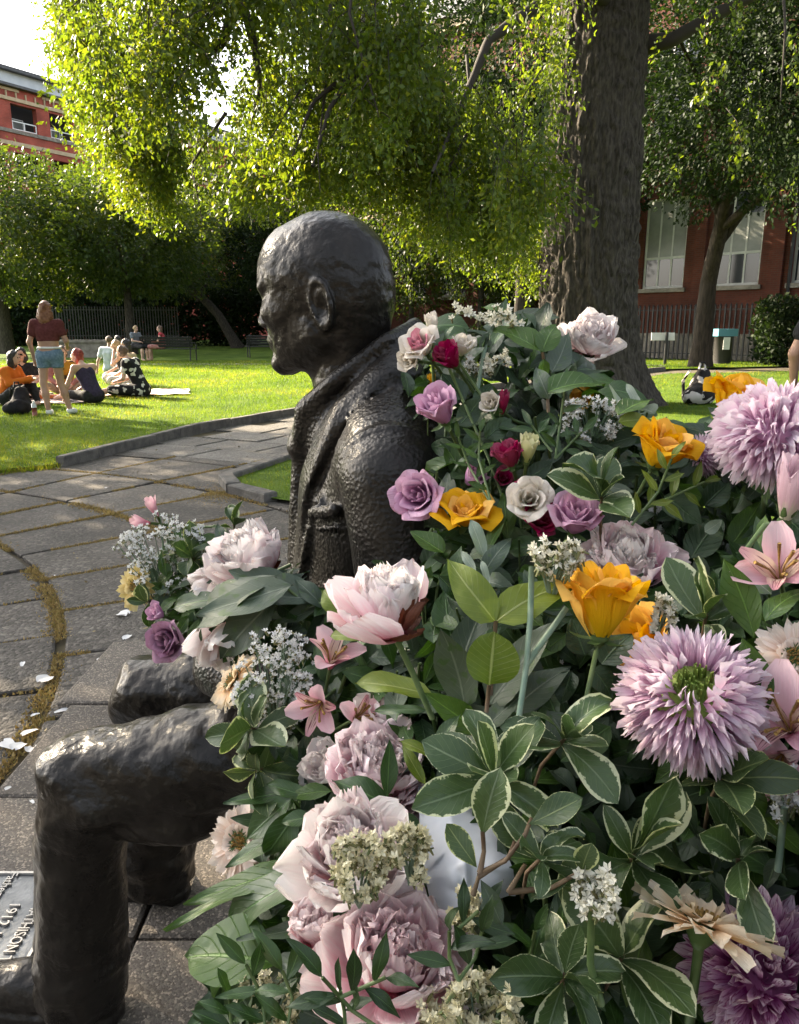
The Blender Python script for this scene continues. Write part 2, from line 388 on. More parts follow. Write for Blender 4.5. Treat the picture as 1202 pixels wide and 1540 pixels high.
# lawn edging stones, each a stone under its kerb
def kerb(name, line, length, wd_, top, label):
    o = thing(name, None, None); o['kind'] = 'structure'
    P = [Vector((*p, 0)) for p in line]; segs = []
    for a, b in zip(P[:-1], P[1:]):
        n = max(1, round((b - a).length / length))
        for k in range(n): segs.append((a.lerp(b, k / n), a.lerp(b, (k + 1) / n)))
    for a, b in segs:
        if not in_view(a.x, a.y, 0.2): continue
        d = (b - a).normalized(); nr = Vector((d.y, -d.x, 0)); a2, b2 = a + d * 0.004, b - d * 0.004
        e = nr * (wd_ / 2); j = rs.uniform(-0.006, 0.006)
        lo, hi = -0.1, top + j
        V = [a2 - e, b2 - e, b2 + e, a2 + e]; V8 = [(v.x, v.y, lo) for v in V] + [(v.x, v.y, hi - .012) for v in V] + [(*(v * 0.86 + (sum(V, Vector()) / 4) * 0.14).xy, hi) if False else (v.x, v.y, hi) for v in V]
        c = (a2 + b2) / 2
        V8[8:] = [((v.x - c.x) * 0.97 + c.x + (e.x if i < 2 else -e.x) * 0.18, (v.y - c.y) * 0.97 + c.y + (e.y if i < 2 else -e.y) * 0.18, hi) for i, v in enumerate(V)]
        F = [(0, 1, 5, 4), (1, 2, 6, 5), (2, 3, 7, 6), (3, 0, 4, 7), (4, 5, 9, 8), (5, 6, 10, 9), (6, 7, 11, 10), (7, 4, 8, 11), (8, 9, 10, 11)]
        mk('kerb_stone', V8, F, M_kerb, o, smooth=False)
kerb('lawn_kerb', kerbline[3:10], 0.62, 0.09, 0.075, '')
kerb('path_kerb', patch[:5][::-1] if False else patch[:5], 0.5, 0.13, 0.05, '')

# grass blades, dense near the paving and sparser away
def grass(poly, n, x0, x1, y0, y1, h, w, bias=2.0):
    X = RNG.uniform(-1, 1, n); Y = y0 + (y1 - y0) * RNG.random(n) ** bias; X = np.where(True, X * Y * 0.6, X)
    k = inpoly(X, Y, poly) & (X > x0) & (X < x1); X, Y = X[k], Y[k]
    sc = np.clip(Y / 9, 0.8, 2.6)
    big = vnoise(np.c_[X, Y, 0 * X], 0.7) * 0.34 + vnoise(np.c_[X, Y, 0 * X], 5) * 0.16
    tone = np.clip(RNG.random(len(X)) * 0.62 + big + 0.1, 0, 1)
    return blades('grass', np.c_[X, Y, np.full(len(X), -0.003)], RNG.uniform(0.5, 1.2, len(X)) * h * (0.8 + 0.2 * sc), RNG.uniform(0.6, 1.1, len(X)) * w * sc, M_grassblade, 0.9, tone)
grass(lawnA, 330000, -20, 14, 6.8, 30, 0.045, 0.0065, 1.35)
grass(patch, 90000, -2, 14, 5.6, 24, 0.045, 0.0065, 1.2)

# ================================================================ trees
def leafcloud(name, P, D, L, wr, m, parent, tone, kind=None, fold=0.12):
    n = len(P); D = D / (np.linalg.norm(D, axis=1, keepdims=True) + 1e-9)
    r = RNG.normal(size=(n, 3)); s = np.cross(D, r); s /= np.linalg.norm(s, axis=1, keepdims=True) + 1e-9
    nr = np.cross(s, D)
    Lc = L[:, None]; w = Lc * wr
    V = np.empty((n, 4, 3), np.float32)
    V[:, 0] = P; V[:, 1] = P + D * Lc * 0.45 + s * w / 2 + nr * w * fold; V[:, 2] = P + D * Lc; V[:, 3] = P + D * Lc * 0.45 - s * w / 2 + nr * w * fold
    F = np.arange(4 * n).reshape(n, 4)
    return mk(name, V.reshape(-1, 3), F, m, parent, False, attr=np.repeat(np.clip(tone, 0, 1), 4), kind=kind)

def trunk_mesh(P, R, n, step, furrow, fq=9.0, flare=0.0, seed=0):
    """bark surface swept along a path with real furrows"""
    P = [Vector(p) for p in P]; L = [0]
    for a, b in zip(P[:-1], P[1:]): L.append(L[-1] + (b - a).length)
    m = max(4, int(L[-1] / step)); V = []
    ts = np.linspace(0, L[-1], m)
    C = np.stack([np.interp(ts, L, [p[i] for p in P]) for i in range(3)], 1); RR = np.interp(ts, L, R)
    T = np.gradient(C, axis=0); T /= np.linalg.norm(T, axis=1, keepdims=True)
    ref = np.tile(np.array([1.0, 0.13, 0.02]), (m, 1)); ref = np.where(np.abs((T * ref).sum(1, keepdims=True)) > 0.95, np.array([[0, 1.0, 0]]), ref)
    A = ref - T * (ref * T).sum(1, keepdims=True); A /= np.linalg.norm(A, axis=1, keepdims=True); B = np.cross(T, A)
    th = np.linspace(0, 2 * PI, n, endpoint=False)
    c, s = np.cos(th)[None, :, None], np.sin(th)[None, :, None]
    base = A[:, None] * c + B[:, None] * s
    q = np.stack([np.cos(th)[None] * RR[:, None] + 0 * ts[:, None], np.sin(th)[None] * RR[:, None] + 0 * ts[:, None], np.tile(ts[:, None] * 0.30, (1, n))], -1) + seed
    q = q + 0.03 * np.stack([vnoise(q * np.array([1, 1, 8]), 4)] * 3, -1)
    f = furrow * (np.abs(vnoise(q, fq)) * 1.6 + 0.6 * np.abs(vnoise(q, fq * 2.3)) - 0.6) + RR[:, None] * 0.06 * vnoise(q, 1.2)
    rr = RR[:, None] + f
    if flare:
        but = 1 + 0.35 * np.cos(th * 5 + 1.0)[None] + 0.25 * np.cos(th * 3 + 2.2)[None]
        rr = rr + flare * np.exp(-ts[:, None] / 0.55) * but
    V = C[:, None] + base * rr[..., None]
    I = np.arange(m * n).reshape(m, n)
    F = np.stack([I[:-1], np.roll(I[:-1], -1, 1), np.roll(I[1:], -1, 1), I[1:]], -1).reshape(-1, 4)
    return V.reshape(-1, 3), F

# ---- the great tree whose boughs hang over the scene
great = thing('great_tree', 'great old tree with a thick furrowed trunk and boughs hanging over the lawn', 'tree', (3.14, 13.4, 0))
V, F = trunk_mesh([(3.16, 13.4, -0.1), (3.16, 13.4, 1.5), (3.12, 13.4, 4), (3.08, 13.45, 7.5), (3.0, 13.5, 11)], [0.84, 0.78, 0.76, 0.74, 0.62], 340, 0.026, 0.05, 11.5, 0.5)
V = V - np.array(great.location); mk('trunk', V, F, M_bark, great)
def limb(tree, pts, R, name='limb', n=14, step=0.07, m=None):
    off = np.array(tree.location)
    V, F = trunk_mesh(pts, R, n, step, 0.012 * min(1, R[0] / 0.1), 12); return mk(name, V - off, F, m or M_twig, tree)
# lower silhouette of the hanging boughs, measured as (photo px, photo py)
hang = np.array([(20, -160), (78, 10), (92, 110), (118, 200), (160, 262), (205, 318), (230, 345), (262, 300), (300, 296), (345, 318), (382, 338), (420, 306), (520, 306), (590, 310), (620, 352), (680, 388), (740, 425), (800, 452), (835, 430), (850, 60), (955, 20), (972, 330), (1020, 345), (1075, 300), (1130, 330), (1202, 350), (1400, 330)], float)
def strands(n, seedv, ylo, yhi, thr):
    """hanging shoots: start point and end point of each, inside the crown's volume"""
    out = []
    r = np.random.default_rng(seedv)
    while len(out) < n:
        m_ = 4000
        x = r.uniform(-6.3, 8.5, m_); y = r.uniform(ylo, yhi, m_); h = r.random(m_) ** 1.15
        zb = 4.6 + 0 * y; jit = r.normal(0, 7, m_)
        for _ in range(3):
            d = y * _c - (zb + 0.5 - CAMH) * _s; px = 601 + FPX * x / d
            py = np.interp(px, hang[:, 0], hang[:, 1]) + jit + 9 * np.sin(px / 9.0)
            u = (770 - py) / FPX; zb = CAMH + y * (-_s + u * _c) / (_c + u * _s)
        z = zb + 0.05 + h * 3.3
        q = np.stack([x, y, z], 1)
        dens = vnoise(q, 0.85) * 0.7 + vnoise(q, 2.1) * 0.5
        ok = (dens > thr) & (z < 7.6) & (np.hypot(x - 3.4, y - 13.4) > 0.95)
        # a thin gap where the sky shows through between boughs
        pyc = 770 - FPX * np.tan(np.arctan((z - CAMH) / y) + PITCH)
        gap = np.exp(-(((px - 352) / 34) ** 2 + ((pyc - 105) / 75) ** 2))
        ok &= r.random(m_) > gap * 0.93
        front = (px > 835) & (px < 962) & (y < 12.6); ok &= ~front | (r.random(m_) < 0.03); ok &= (px < 945) | (r.random(m_) < 0.015)
        for i in np.where(ok)[0]: out.append(q[i])
    return np.array(out[:n])
SA = strands(3700, 11, 7.6, 12.6, 0.27); SP = np.concatenate([SA, strands(1200, 12, 12.6, 16.0, 0.15)])
lp, ld, lt = [], [], []
twig = MB()
for i, p in enumerate(SP):
    ln = RNG.uniform(0.35, 0.95); a = RNG.uniform(0, 2 * PI); o = np.array([math.cos(a), math.sin(a), 0]) * RNG.uniform(0.1, 0.5)
    k = (40 if p[2] < 6.4 else 16) if i < len(SA) else 24
    t = RNG.random(k) ** 0.8
    c = p + np.array([0, 0, ln * 0.8]) + o[None] * t[:, None] + np.array([0, 0, -1.0]) * (ln * t ** 1.4)[:, None]
    c = c + RNG.normal(0, 0.05, (k, 3))
    lp.append(c); dd = RNG.normal(0, 0.6, (k, 3)) + o * 1.2 + np.array([0, 0, -0.75]); ld.append(dd)
    lt.append(np.clip(RNG.normal(0.45 + 0.25 * vnoise(p[None], 0.9)[0], 0.2, k), 0, 1))
    if i % 3 == 0 and p[2] < 6.5:
        s_ = p + np.array([0, 0, ln * 0.8]); twig.tube([s_ - o * 0.5 + np.array([0, 0, 0.12]), s_ + o * 0.3 - np.array([0, 0, ln * 0.15]), s_ + o * 0.75 - np.array([0, 0, ln * 0.6]), s_ + o - np.array([0, 0, ln])], [0.006, 0.005, 0.003, 0.0015], 3, False)
UP = RNG.uniform((-3, 9, 5.4), (12, 21, 14), (190000, 3)); UP = UP[(vnoise(UP, 0.5) > -0.2) & (UP[:, 2] > 1.75 + 0.385 * UP[:, 1]) & (((UP[:, 0] - 6) / 6.5) ** 2 + ((UP[:, 1] - 14.5) / 6) ** 2 < 1)][:56000]
off = np.array(great.location)
leafcloud('upper_crown', UP - off, RNG.normal(size=UP.shape), RNG.uniform(0.1, 0.2, len(UP)), 0.6, M_leafmain, great, RNG.random(len(UP)))
lp = np.concatenate(lp) - off; ld = np.concatenate(ld); lt = np.concatenate(lt)
leafcloud('crown', lp, ld, RNG.uniform(0.045, 0.09, len(lp)), 0.5, M_leafmain, great, lt)
mk('twigs', np.array(twig.V) - off, twig.F, M_twig, great, kind='stuff')
# boughs from the trunk out to the hanging foliage (outer ends measured from the photograph)
B = lambda px, py, d: tuple(W(px, py, d))
limb(great, [(3.2, 13.3, 7.2), (1.0, 12.2, 8.2), (-1.6, 11.2, 7.8), B(345, -80, 8.3), B(352, 20, 8.1), B(330, 70, 8.0), B(295, 90, 7.9), B(250, 150, 7.8)], [0.26, 0.2, 0.15, 0.08, 0.06, 0.045, 0.03, 0.012])
limb(great, [B(345, -60, 8.3), B(368, 15, 8.1), B(384, 75, 8.0), B(392, 130, 8.0), B(378, 190, 8.0)], [0.06, 0.05, 0.04, 0.025, 0.008])
limb(great, [(3.1, 13.2, 6.6), (1.8, 11.8, 6.7), B(620, -40, 7.8), B(604, 40, 7.6), B(560, 95, 7.6), B(520, 125, 7.5), B(495, 165, 7.4), B(470, 250, 7.3)], [0.2, 0.15, 0.09, 0.06, 0.04, 0.03, 0.02, 0.008])
limb(great, [B(604, 10, 7.7), B(575, 60, 7.7), B(535, 110, 7.6), B(500, 130, 7.6), B(470, 155, 7.6), B(440, 235, 7.6)], [0.05, 0.04, 0.03, 0.025, 0.015, 0.006])
limb(great, [(3.2, 13.0, 6.0), (2.4, 11.9, 5.9), B(735, 60, 9.9), B(690, 170, 9.7), B(650, 260, 8.3)], [0.14, 0.09, 0.06, 0.03, 0.01])
limb(great, [(3.9, 13.5, 5.6), B(1010, 60, 11.9), B(1080, 20, 11.7), B(1180, -30, 11.5)], [0.15, 0.1, 0.08, 0.06])
limb(great, [B(560, -60, 8.0), B(545, 40, 7.9), B(500, 70, 7.8), B(455, 130, 7.7), B(400, 220, 7.6)], [0.03, 0.024, 0.018, 0.012, 0.004])
limb(great, [B(500, -60, 7.8), B(497, 20, 7.8), B(480, 60, 7.7), B(490, 130, 7.7), B(478, 230, 7.6), B(482, 290, 7.6)], [0.028, 0.022, 0.017, 0.013, 0.008, 0.003])
limb(great, [B(250, -50, 8.2), B(240, 30, 8.1), B(215, 100, 8.0), B(190, 190, 8.0)], [0.03, 0.022, 0.014, 0.004])
for k in range(26):
    p = SP[RNG.integers(len(SP))]
    if p[2] > 6.3: continue
    a = p + np.array([RNG.uniform(-.3, .6), RNG.uniform(0, .6), RNG.uniform(0.7, 1.4)])
    limb(great, [a, (a + p) / 2 + RNG.normal(0, 0.12, 3), p - np.array([0, 0, 0.3])], [0.022, 0.014, 0.005], 'branchlet', 6, 0.12)

def tree(label, x, y, h, cr, zb, nleaf, lsize, m, tr=0.2, lean=(0, 0), name='park_tree', group=None, clump=0.9, squash=1.0, limbs=4, thin=-0.15, seed=0, bark=None, stiff=False):
    t = thing(name, label, 'tree', (x, y, 0), group=group)
    r = np.random.default_rng(100 + seed)
    cc = np.array([lean[0], lean[1], (zb + h) / 2]); hz = (h - zb) / 2
    top = cc + np.array([0, 0, -hz * 0.2])
    V, F = trunk_mesh([(0, 0, -0.1), tuple(top * np.array([0.03, 0.03, 0.4])), tuple(top * np.array([0.3, 0.3, 0.75])), tuple(top)] if stiff else [(0, 0, -0.1), tuple(top * np.array([0.25, 0.25, 0.35])), tuple(top * np.array([0.65, 0.65, 0.7])), tuple(top)], [tr, tr * 0.85, tr * 0.7, tr * 0.4], 20, 0.15, 0.02, 7, tr * 0.4, seed)
    bark = bark or (M_bark if m is M_leafbg else M_barkd); mk('trunk', V, F, bark, t)
    for k in range(limbs):
        a = 2 * PI * k / limbs + r.uniform(0, 1); e = cc + np.array([math.cos(a) * cr * 0.75, math.sin(a) * cr * 0.75, r.uniform(-0.3, 0.5) * hz])
        q_ = r.uniform(0.45, 0.8); s_ = top * q_
        if stiff: s_ = np.array([np.interp(q_ * top[2], (top[2] * 0.4, top[2] * 0.75, top[2]), (top[i] * 0.03, top[i] * 0.3, top[i])) for i in (0, 1)] + [q_ * top[2]])
        V, F = trunk_mesh([tuple(s_), tuple((s_ + e) / 2 + np.array([0, 0, 0.3])), tuple(e)], [tr * 0.45, tr * 0.28, tr * 0.06], 8, 0.25, 0.01, 9)
        mk('limb', V, F, bark, t)
    n = 0; P = []
    while n < nleaf:
        q = r.uniform(-1, 1, (nleaf * 3, 3)); rr = np.linalg.norm(q, axis=1)
        w = q * np.array([cr, cr, hz]) + cc
        edge = 1 + 0.28 * vnoise(w + np.array([x, y, 0]), 0.9 / clump * 0.7) + 0.16 * vnoise(w + np.array([x, y, 9]), 2.2 / clump * 0.7)
        dn = vnoise(w + np.array([x, y, 0]), 1.5 / clump) + 0.5 * vnoise(w, 3.5 / clump)
        ok = (rr < edge * 0.88) & (dn > thin) & (rr > 0.3)
        P.append(w[ok]); n += ok.sum()
    P = np.concatenate(P)[:nleaf]
    out = (P - cc); D = out / (np.linalg.norm(out, axis=1, keepdims=True) + 1e-6) + r.normal(0, 0.7, P.shape) + np.array([0, 0, -0.35])
    tone = np.clip(r.normal(0.45 + 0.3 * vnoise(P + x, 0.6), 0.2), 0, 1)
    leafcloud('crown', P, D, r.uniform(0.7, 1.3, len(P)) * lsize, 0.55, m, t, tone)
    return t
tree('broad green tree with low crown and straight trunk at the far left edge', -18.8, 37.7, 9.6, 6.2, 2.0, 30000, 0.2, M_leafbg, 0.32, seed=1)
tree('bushy light green tree behind the standing woman', -12.6, 37.0, 8.8, 4.4, 2.3, 24000, 0.19, M_leafbg, 0.22, seed=2)
tree('tree with a trunk leaning far to the left beyond the bench', -9.7, 47.5, 10.0, 5.6, 2.6, 22000, 0.21, M_leafbg, 0.3, (-4.5, 0), seed=3)
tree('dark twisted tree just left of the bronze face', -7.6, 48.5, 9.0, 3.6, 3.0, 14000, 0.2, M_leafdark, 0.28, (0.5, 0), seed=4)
for i, (x, y, h, lb) in enumerate(((-2.6, 43.5, 9.5, 'dark leafy tree against the brick wall behind the bronze head'), (0.6, 40.0, 8.0, 'narrow shrubby tree right of the bronze head by the brick wall'), (3.9, 38.2, 9.2, 'leafy tree between the bronze head and the great trunk'))):
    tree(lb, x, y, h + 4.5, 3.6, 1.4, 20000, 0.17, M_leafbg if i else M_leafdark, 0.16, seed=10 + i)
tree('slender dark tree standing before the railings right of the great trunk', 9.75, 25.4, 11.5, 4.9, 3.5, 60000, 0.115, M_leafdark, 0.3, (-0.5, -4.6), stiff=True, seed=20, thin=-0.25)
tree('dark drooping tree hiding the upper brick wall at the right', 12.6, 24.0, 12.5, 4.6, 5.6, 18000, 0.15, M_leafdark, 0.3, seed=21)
for i, (x, y, h, cr) in enumerate(((-38, 66, 12, 7), (-30, 62, 11, 6), (-22, 60, 12, 6.5), (-14, 60, 12.5, 6.5), (-6, 58, 11.5, 5.5))):
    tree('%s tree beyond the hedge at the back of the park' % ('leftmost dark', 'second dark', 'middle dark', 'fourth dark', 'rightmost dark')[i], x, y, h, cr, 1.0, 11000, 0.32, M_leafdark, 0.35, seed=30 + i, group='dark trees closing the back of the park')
tree('tall dark tree, added for shade, whose crown closes the gap between the bronze head and the great trunk', 4.4, 28.5, 15.5, 4.6, 5.0, 30000, 0.17, M_leafdark, 0.3, seed=22)  # added to block the sun from the right-hand foliage; also fills the gap
tree('dark tree added for shade close behind the great trunk in front of the brick wall', 7.2, 33.5, 13.5, 3.4, 3.6, 20000, 0.17, M_leafdark, 0.26, seed=23)  # added behind the trunk to keep sun off the brick wall
# unseen trees added behind the camera to cut the sky light from there
for i, (x, y) in enumerate(((-14, -9), (-5, -13), (4, -13.5), (13, -9), (15, -1))):
    tree('%s unseen leafy tree added behind the photographer to cut the sky light' % ('first', 'second', 'third', 'fourth', 'fifth')[i], x, y, 8.0, 4.2, 0.6, 9000, 0.3, M_leafdark, 0.35, seed=50 + i, thin=-0.5, group='unseen trees added to cut the sky light')
# two trees standing on the lawn outside the picture, whose shade falls on the statue
tree('tall leafy tree whose shade falls across the statue and flowers', -10.4, 7.8, 9.6, 4.1, 2.4, 22000, 0.17, M_leafbg, 0.3, seed=40, thin=-0.6)
tree('round leafy tree whose shade falls across the near lawn', -13.2, 13.6, 9.0, 3.9, 2.6, 17000, 0.18, M_leafbg, 0.28, seed=41, thin=-0.3)

# hedge and bushes
def shrub(name, label, cat, boxes, nleaf, lsize, m, seed=0, group=None):
    r = np.random.default_rng(seed); x0 = boxes[0]
    t = thing(name, label, cat, (x0[0], x0[1], 0), group=group); P = []
    vol = [b[3] * b[4] * b[5] for b in boxes]
    for b, v in zip(boxes, vol):
        n = int(nleaf * v / sum(vol)); q = r.uniform(-1, 1, (n * 3, 3)); w = q * np.array([b[3], b[4], b[5]]) + np.array([b[0], b[1], b[2]])
        rr = (np.abs(q) ** 3).sum(1); ok = rr < 1 + 0.5 * vnoise(w, 0.9) + 0.3 * vnoise(w, 2.5); P.append(w[ok][:n])
    P = np.concatenate(P); P = P[P[:, 2] > 0.02]
    st = MB()
    for b in boxes:
        for k in range(4): st.tube([(b[0] + r.uniform(-.5, .5) * b[3], b[1] + r.uniform(-.5, .5) * b[4], -0.05), (b[0] + r.uniform(-.8, .8) * b[3], b[1], b[2] + b[5] * 0.6)], [0.05, 0.015], 5)
    o = np.array([x0[0], x0[1], 0]); mk('stems', np.array(st.V) - o, st.F, M_twig, t, kind='stuff')
    leafcloud('foliage', P - o, r.normal(0, 1, P.shape) + np.array([0, 0, 0.2]), r.uniform(0.7, 1.3, len(P)) * lsize, 0.55, m, t, r.random(len(P)))
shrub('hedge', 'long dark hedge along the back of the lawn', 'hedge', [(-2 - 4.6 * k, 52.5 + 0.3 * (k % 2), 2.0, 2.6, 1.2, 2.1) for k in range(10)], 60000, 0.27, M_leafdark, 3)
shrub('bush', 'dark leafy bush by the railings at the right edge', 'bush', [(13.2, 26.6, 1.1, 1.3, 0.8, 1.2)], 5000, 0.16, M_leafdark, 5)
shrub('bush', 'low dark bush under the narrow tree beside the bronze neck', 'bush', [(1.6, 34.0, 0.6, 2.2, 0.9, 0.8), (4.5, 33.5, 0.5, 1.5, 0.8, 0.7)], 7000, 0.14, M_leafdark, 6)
shrub('ivy', 'ivy and creeper covering the brick wall behind the great trunk', 'climbing plant', [(5.6, 38.1, 3.5, 1.6, 0.7, 3.4), (8.4, 35.1, 4.8, 1.0, 0.6, 2.6)], 15000, 0.16, M_leafbg, 7)

# ragged turf overhanging the paving where there is no kerb
n = 9000; t_ = RNG.random(n); q = np.array(kerbline[:4]); L = np.r_[0, np.cumsum(np.linalg.norm(np.diff(q, axis=0), axis=1))]; tt = t_ * L[-1]
ex_ = np.stack([np.interp(tt, L, q[:, 0]), np.interp(tt, L, q[:, 1])], 1); nb_ = 0.10 * vnoise(np.c_[ex_, 0 * tt], 2.5) + RNG.normal(0, 0.045, n)
ex_[:, 1] -= nb_ * 0.9 - 0.02; ex_[:, 0] += nb_ * 0.35
blades('turf_edge', np.c_[ex_, np.full(n, -0.05)], RNG.uniform(0.05, 0.10, n), RNG.uniform(0.006, 0.011, n), M_grassblade, 0.9, np.clip(RNG.random(n) * 0.7 + 0.35, 0, 1))

# dead leaves and scraps blown over the paving and the near grass
n = 520; X = RNG.uniform(-4, 1.2, n); Y = RNG.uniform(1.2, 11, n) ** 1.0; k = (np.abs(X) < 0.62 * Y + 0.3); X, Y = X[k], Y[k]
leafcloud('leaf_litter', np.c_[X, Y, np.where((X > -1.17) & (Y < 3.05), 0.008, np.where(inpoly(X, Y, lawnA), 0.035, -0.022))], np.c_[RNG.normal(size=(len(X), 2)), RNG.normal(0, 0.12, len(X))], RNG.uniform(0.008, 0.03, len(X)), 0.5, mat('dead_leaf', (0.12, 0.075, 0.03), 0.8, (0.25, 0.2, 0.1), 9), None, RNG.random(len(X)), kind='stuff')
# ================================================================ buildings, railings, benches
def brick_mat(name, c1, c2, mortar, scale=1.0):
    m = mat(name, c1, 0.9, spec=0.25); nt = m.node_tree; N = nt.nodes; Lk = nt.links.new
    tc = N.new('ShaderNodeTexCoord'); mp_ = N.new('ShaderNodeMapping'); mp_.inputs['Rotation'].default_value = (rad(90), 0, 0)
    Lk(tc.outputs['Object'], mp_.inputs[0])
    b = N.new('ShaderNodeTexBrick'); b.inputs['Scale'].default_value = scale; b.inputs['Brick Width'].default_value = 0.225; b.inputs['Row Height'].default_value = 0.075
    b.inputs['Mortar Size'].default_value = 0.008; b.inputs['Color1'].default_value = (*c1, 1); b.inputs['Color2'].default_value = (*c2, 1); b.inputs['Mortar'].default_value = (*mortar, 1)
    Lk(mp_.outputs[0], b.inputs['Vector'])
    nz = N.new('ShaderNodeTexNoise'); nz.inputs['Scale'].default_value = 0.8; nz.inputs['Detail'].default_value = 6; Lk(tc.outputs['Object'], nz.inputs['Vector'])
    rp = N.new('ShaderNodeValToRGB'); rp.color_ramp.elements[0].color = (0.6, 0.6, 0.6, 1); rp.color_ramp.elements[1].color = (1.2, 1.15, 1.1, 1); rp.color_ramp.elements[0].position = 0.3; rp.color_ramp.elements[1].position = 0.7
    Lk(nz.outputs['Fac'], rp.inputs[0])
    mx = N.new('ShaderNodeMix'); mx.data_type = 'RGBA'; mx.blend_type = 'MULTIPLY'; mx.inputs[0].default_value = 1; Lk(b.outputs['Color'], mx.inputs[6]); Lk(rp.outputs[0], mx.inputs[7])
    Lk(mx.outputs[2], N['Principled BSDF'].inputs['Base Color'])
    return m
M_brick = brick_mat('red_brick', (0.115, 0.032, 0.019), (0.085, 0.024, 0.016), (0.08, 0.05, 0.04))
M_brickL = brick_mat('bright_red_brick', (0.40, 0.085, 0.06), (0.33, 0.07, 0.05), (0.3, 0.13, 0.1))
M_buff = mat('buff_stone', (0.52, 0.40, 0.26), 0.85, (0.42, 0.32, 0.2), 3)
M_white = mat('white_paint', (0.78, 0.78, 0.76), 0.5, (0.68, 0.68, 0.66), 6)
M_frame = mat('cream_window_paint', (0.5, 0.5, 0.47), 0.5, (0.42, 0.42, 0.4), 5)
M_glass = mat('dark_window_glass', (0.02, 0.025, 0.03), 0.08, spec=0.8)
M_blind = mat('pale_window_blind', (0.15, 0.16, 0.145), 0.3, (0.21, 0.22, 0.2), 2)
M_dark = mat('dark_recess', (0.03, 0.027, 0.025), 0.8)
M_slate = mat('dark_roof', (0.07, 0.07, 0.075), 0.7, (0.11, 0.11, 0.115), 4)
M_greywall = mat('pale_render', (0.52, 0.56, 0.58), 0.7, (0.62, 0.65, 0.66), 1.5)
M_iron = mat('black_iron', (0.02, 0.02, 0.021), 0.5, metal=0.3)
M_stonedark = mat('weathered_stone', (0.16, 0.14, 0.115), 0.9, (0.27, 0.24, 0.2), 5, bump=0.4, bscale=25)
M_galv = mat('pale_metal', (0.075, 0.075, 0.072), 0.6, metal=0.2)

def frame_box(mb, x0, x1, z0, z1, y0, y1, w):
    mb.box(x0, x0 + w, y0, y1, z0, z1); mb.box(x1 - w, x1, y0, y1, z0, z1); mb.box(x0 + w, x1 - w, y0, y1, z0, z0 + w); mb.box(x0 + w, x1 - w, y0, y1, z1 - w, z1)
def wall_with_holes(L0, L1, H, holes, t, name, m, parent, z0=0.0):
    """wall along local x with rectangular openings; real thickness t behind the face y=0"""
    xs = sorted({L0, L1, *[h[0] for h in holes], *[h[1] for h in holes]}); zs = sorted({z0, H, *[h[2] for h in holes], *[h[3] for h in holes]})
    mb = MB()
    def solid(i, j): 
        cx, cz = (xs[i] + xs[i + 1]) / 2, (zs[j] + zs[j + 1]) / 2
        return not any(h[0] < cx < h[1] and h[2] < cz < h[3] for h in holes)
    nx, nz = len(xs) - 1, len(zs) - 1
    for i in range(nx):
        for j in range(nz):
            if not solid(i, j): continue
            a, b, c, d = xs[i], xs[i + 1], zs[j], zs[j + 1]
            mb.add([(a, 0, c), (b, 0, c), (b, 0, d), (a, 0, d)], [(0, 1, 2, 3)])
            for (ii, jj, q) in ((i - 1, j, [(a, 0, c), (a, 0, d), (a, t, d), (a, t, c)]), (i + 1, j, [(b, 0, d), (b, 0, c), (b, t, c), (b, t, d)]), (i, j - 1, [(b, 0, c), (a, 0, c), (a, t, c), (b, t, c)]), (i, j + 1, [(a, 0, d), (b, 0, d), (b, t, d), (a, t, d)])):
                if not (0 <= ii < nx and 0 <= jj < nz) or not solid(ii, jj): mb.add(q, [(0, 1, 2, 3)])
    return mb.build(name, m, parent)

# ---- the long brick school building on the right
ang = math.atan2(-5.0, 4.3)
school = thing('brick_building', 'long red brick building with tall white sash windows behind the railings', 'building', (10.7, 33.0, 0), (0, 0, ang))
holes = []
for k in range(-7, 5):
    xc = 0.1 + 3.05 * k
    for zb_ in (2.8, 8.6): holes.append((xc - 0.95, xc + 0.95, zb_, zb_ + 3.5))
wall_with_holes(-24, 15, 15.5, holes, 0.28, 'wall', M_brick, school)
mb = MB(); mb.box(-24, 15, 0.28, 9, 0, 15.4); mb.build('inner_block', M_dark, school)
mb = MB(); mb.box(-24.2, 15.2, -0.35, 0.02, 15.4, 15.9); mb.box(-24.2, 15.2, -0.12, -0.004, 7.2, 7.5); mb.build('stone_band', M_buff, school)
mb = MB(); mb.box(-24.1, 15.1, -0.1, -0.005, -0.2, 1.0); mb.build('stone_plinth', M_stonedark, school)
mb = MB(); mb.add([(-24.4, -0.6, 15.9), (15.4, -0.6, 15.9), (15.4, 9.4, 15.9), (-24.4, 9.4, 15.9), (-24.4, 4.4, 19.5), (15.4, 4.4, 19.5)], [(0, 1, 5, 4), (2, 3, 4, 5), (1, 2, 5), (3, 0, 4), (3, 2, 1, 0)]); mb.build('roof', M_slate, school)
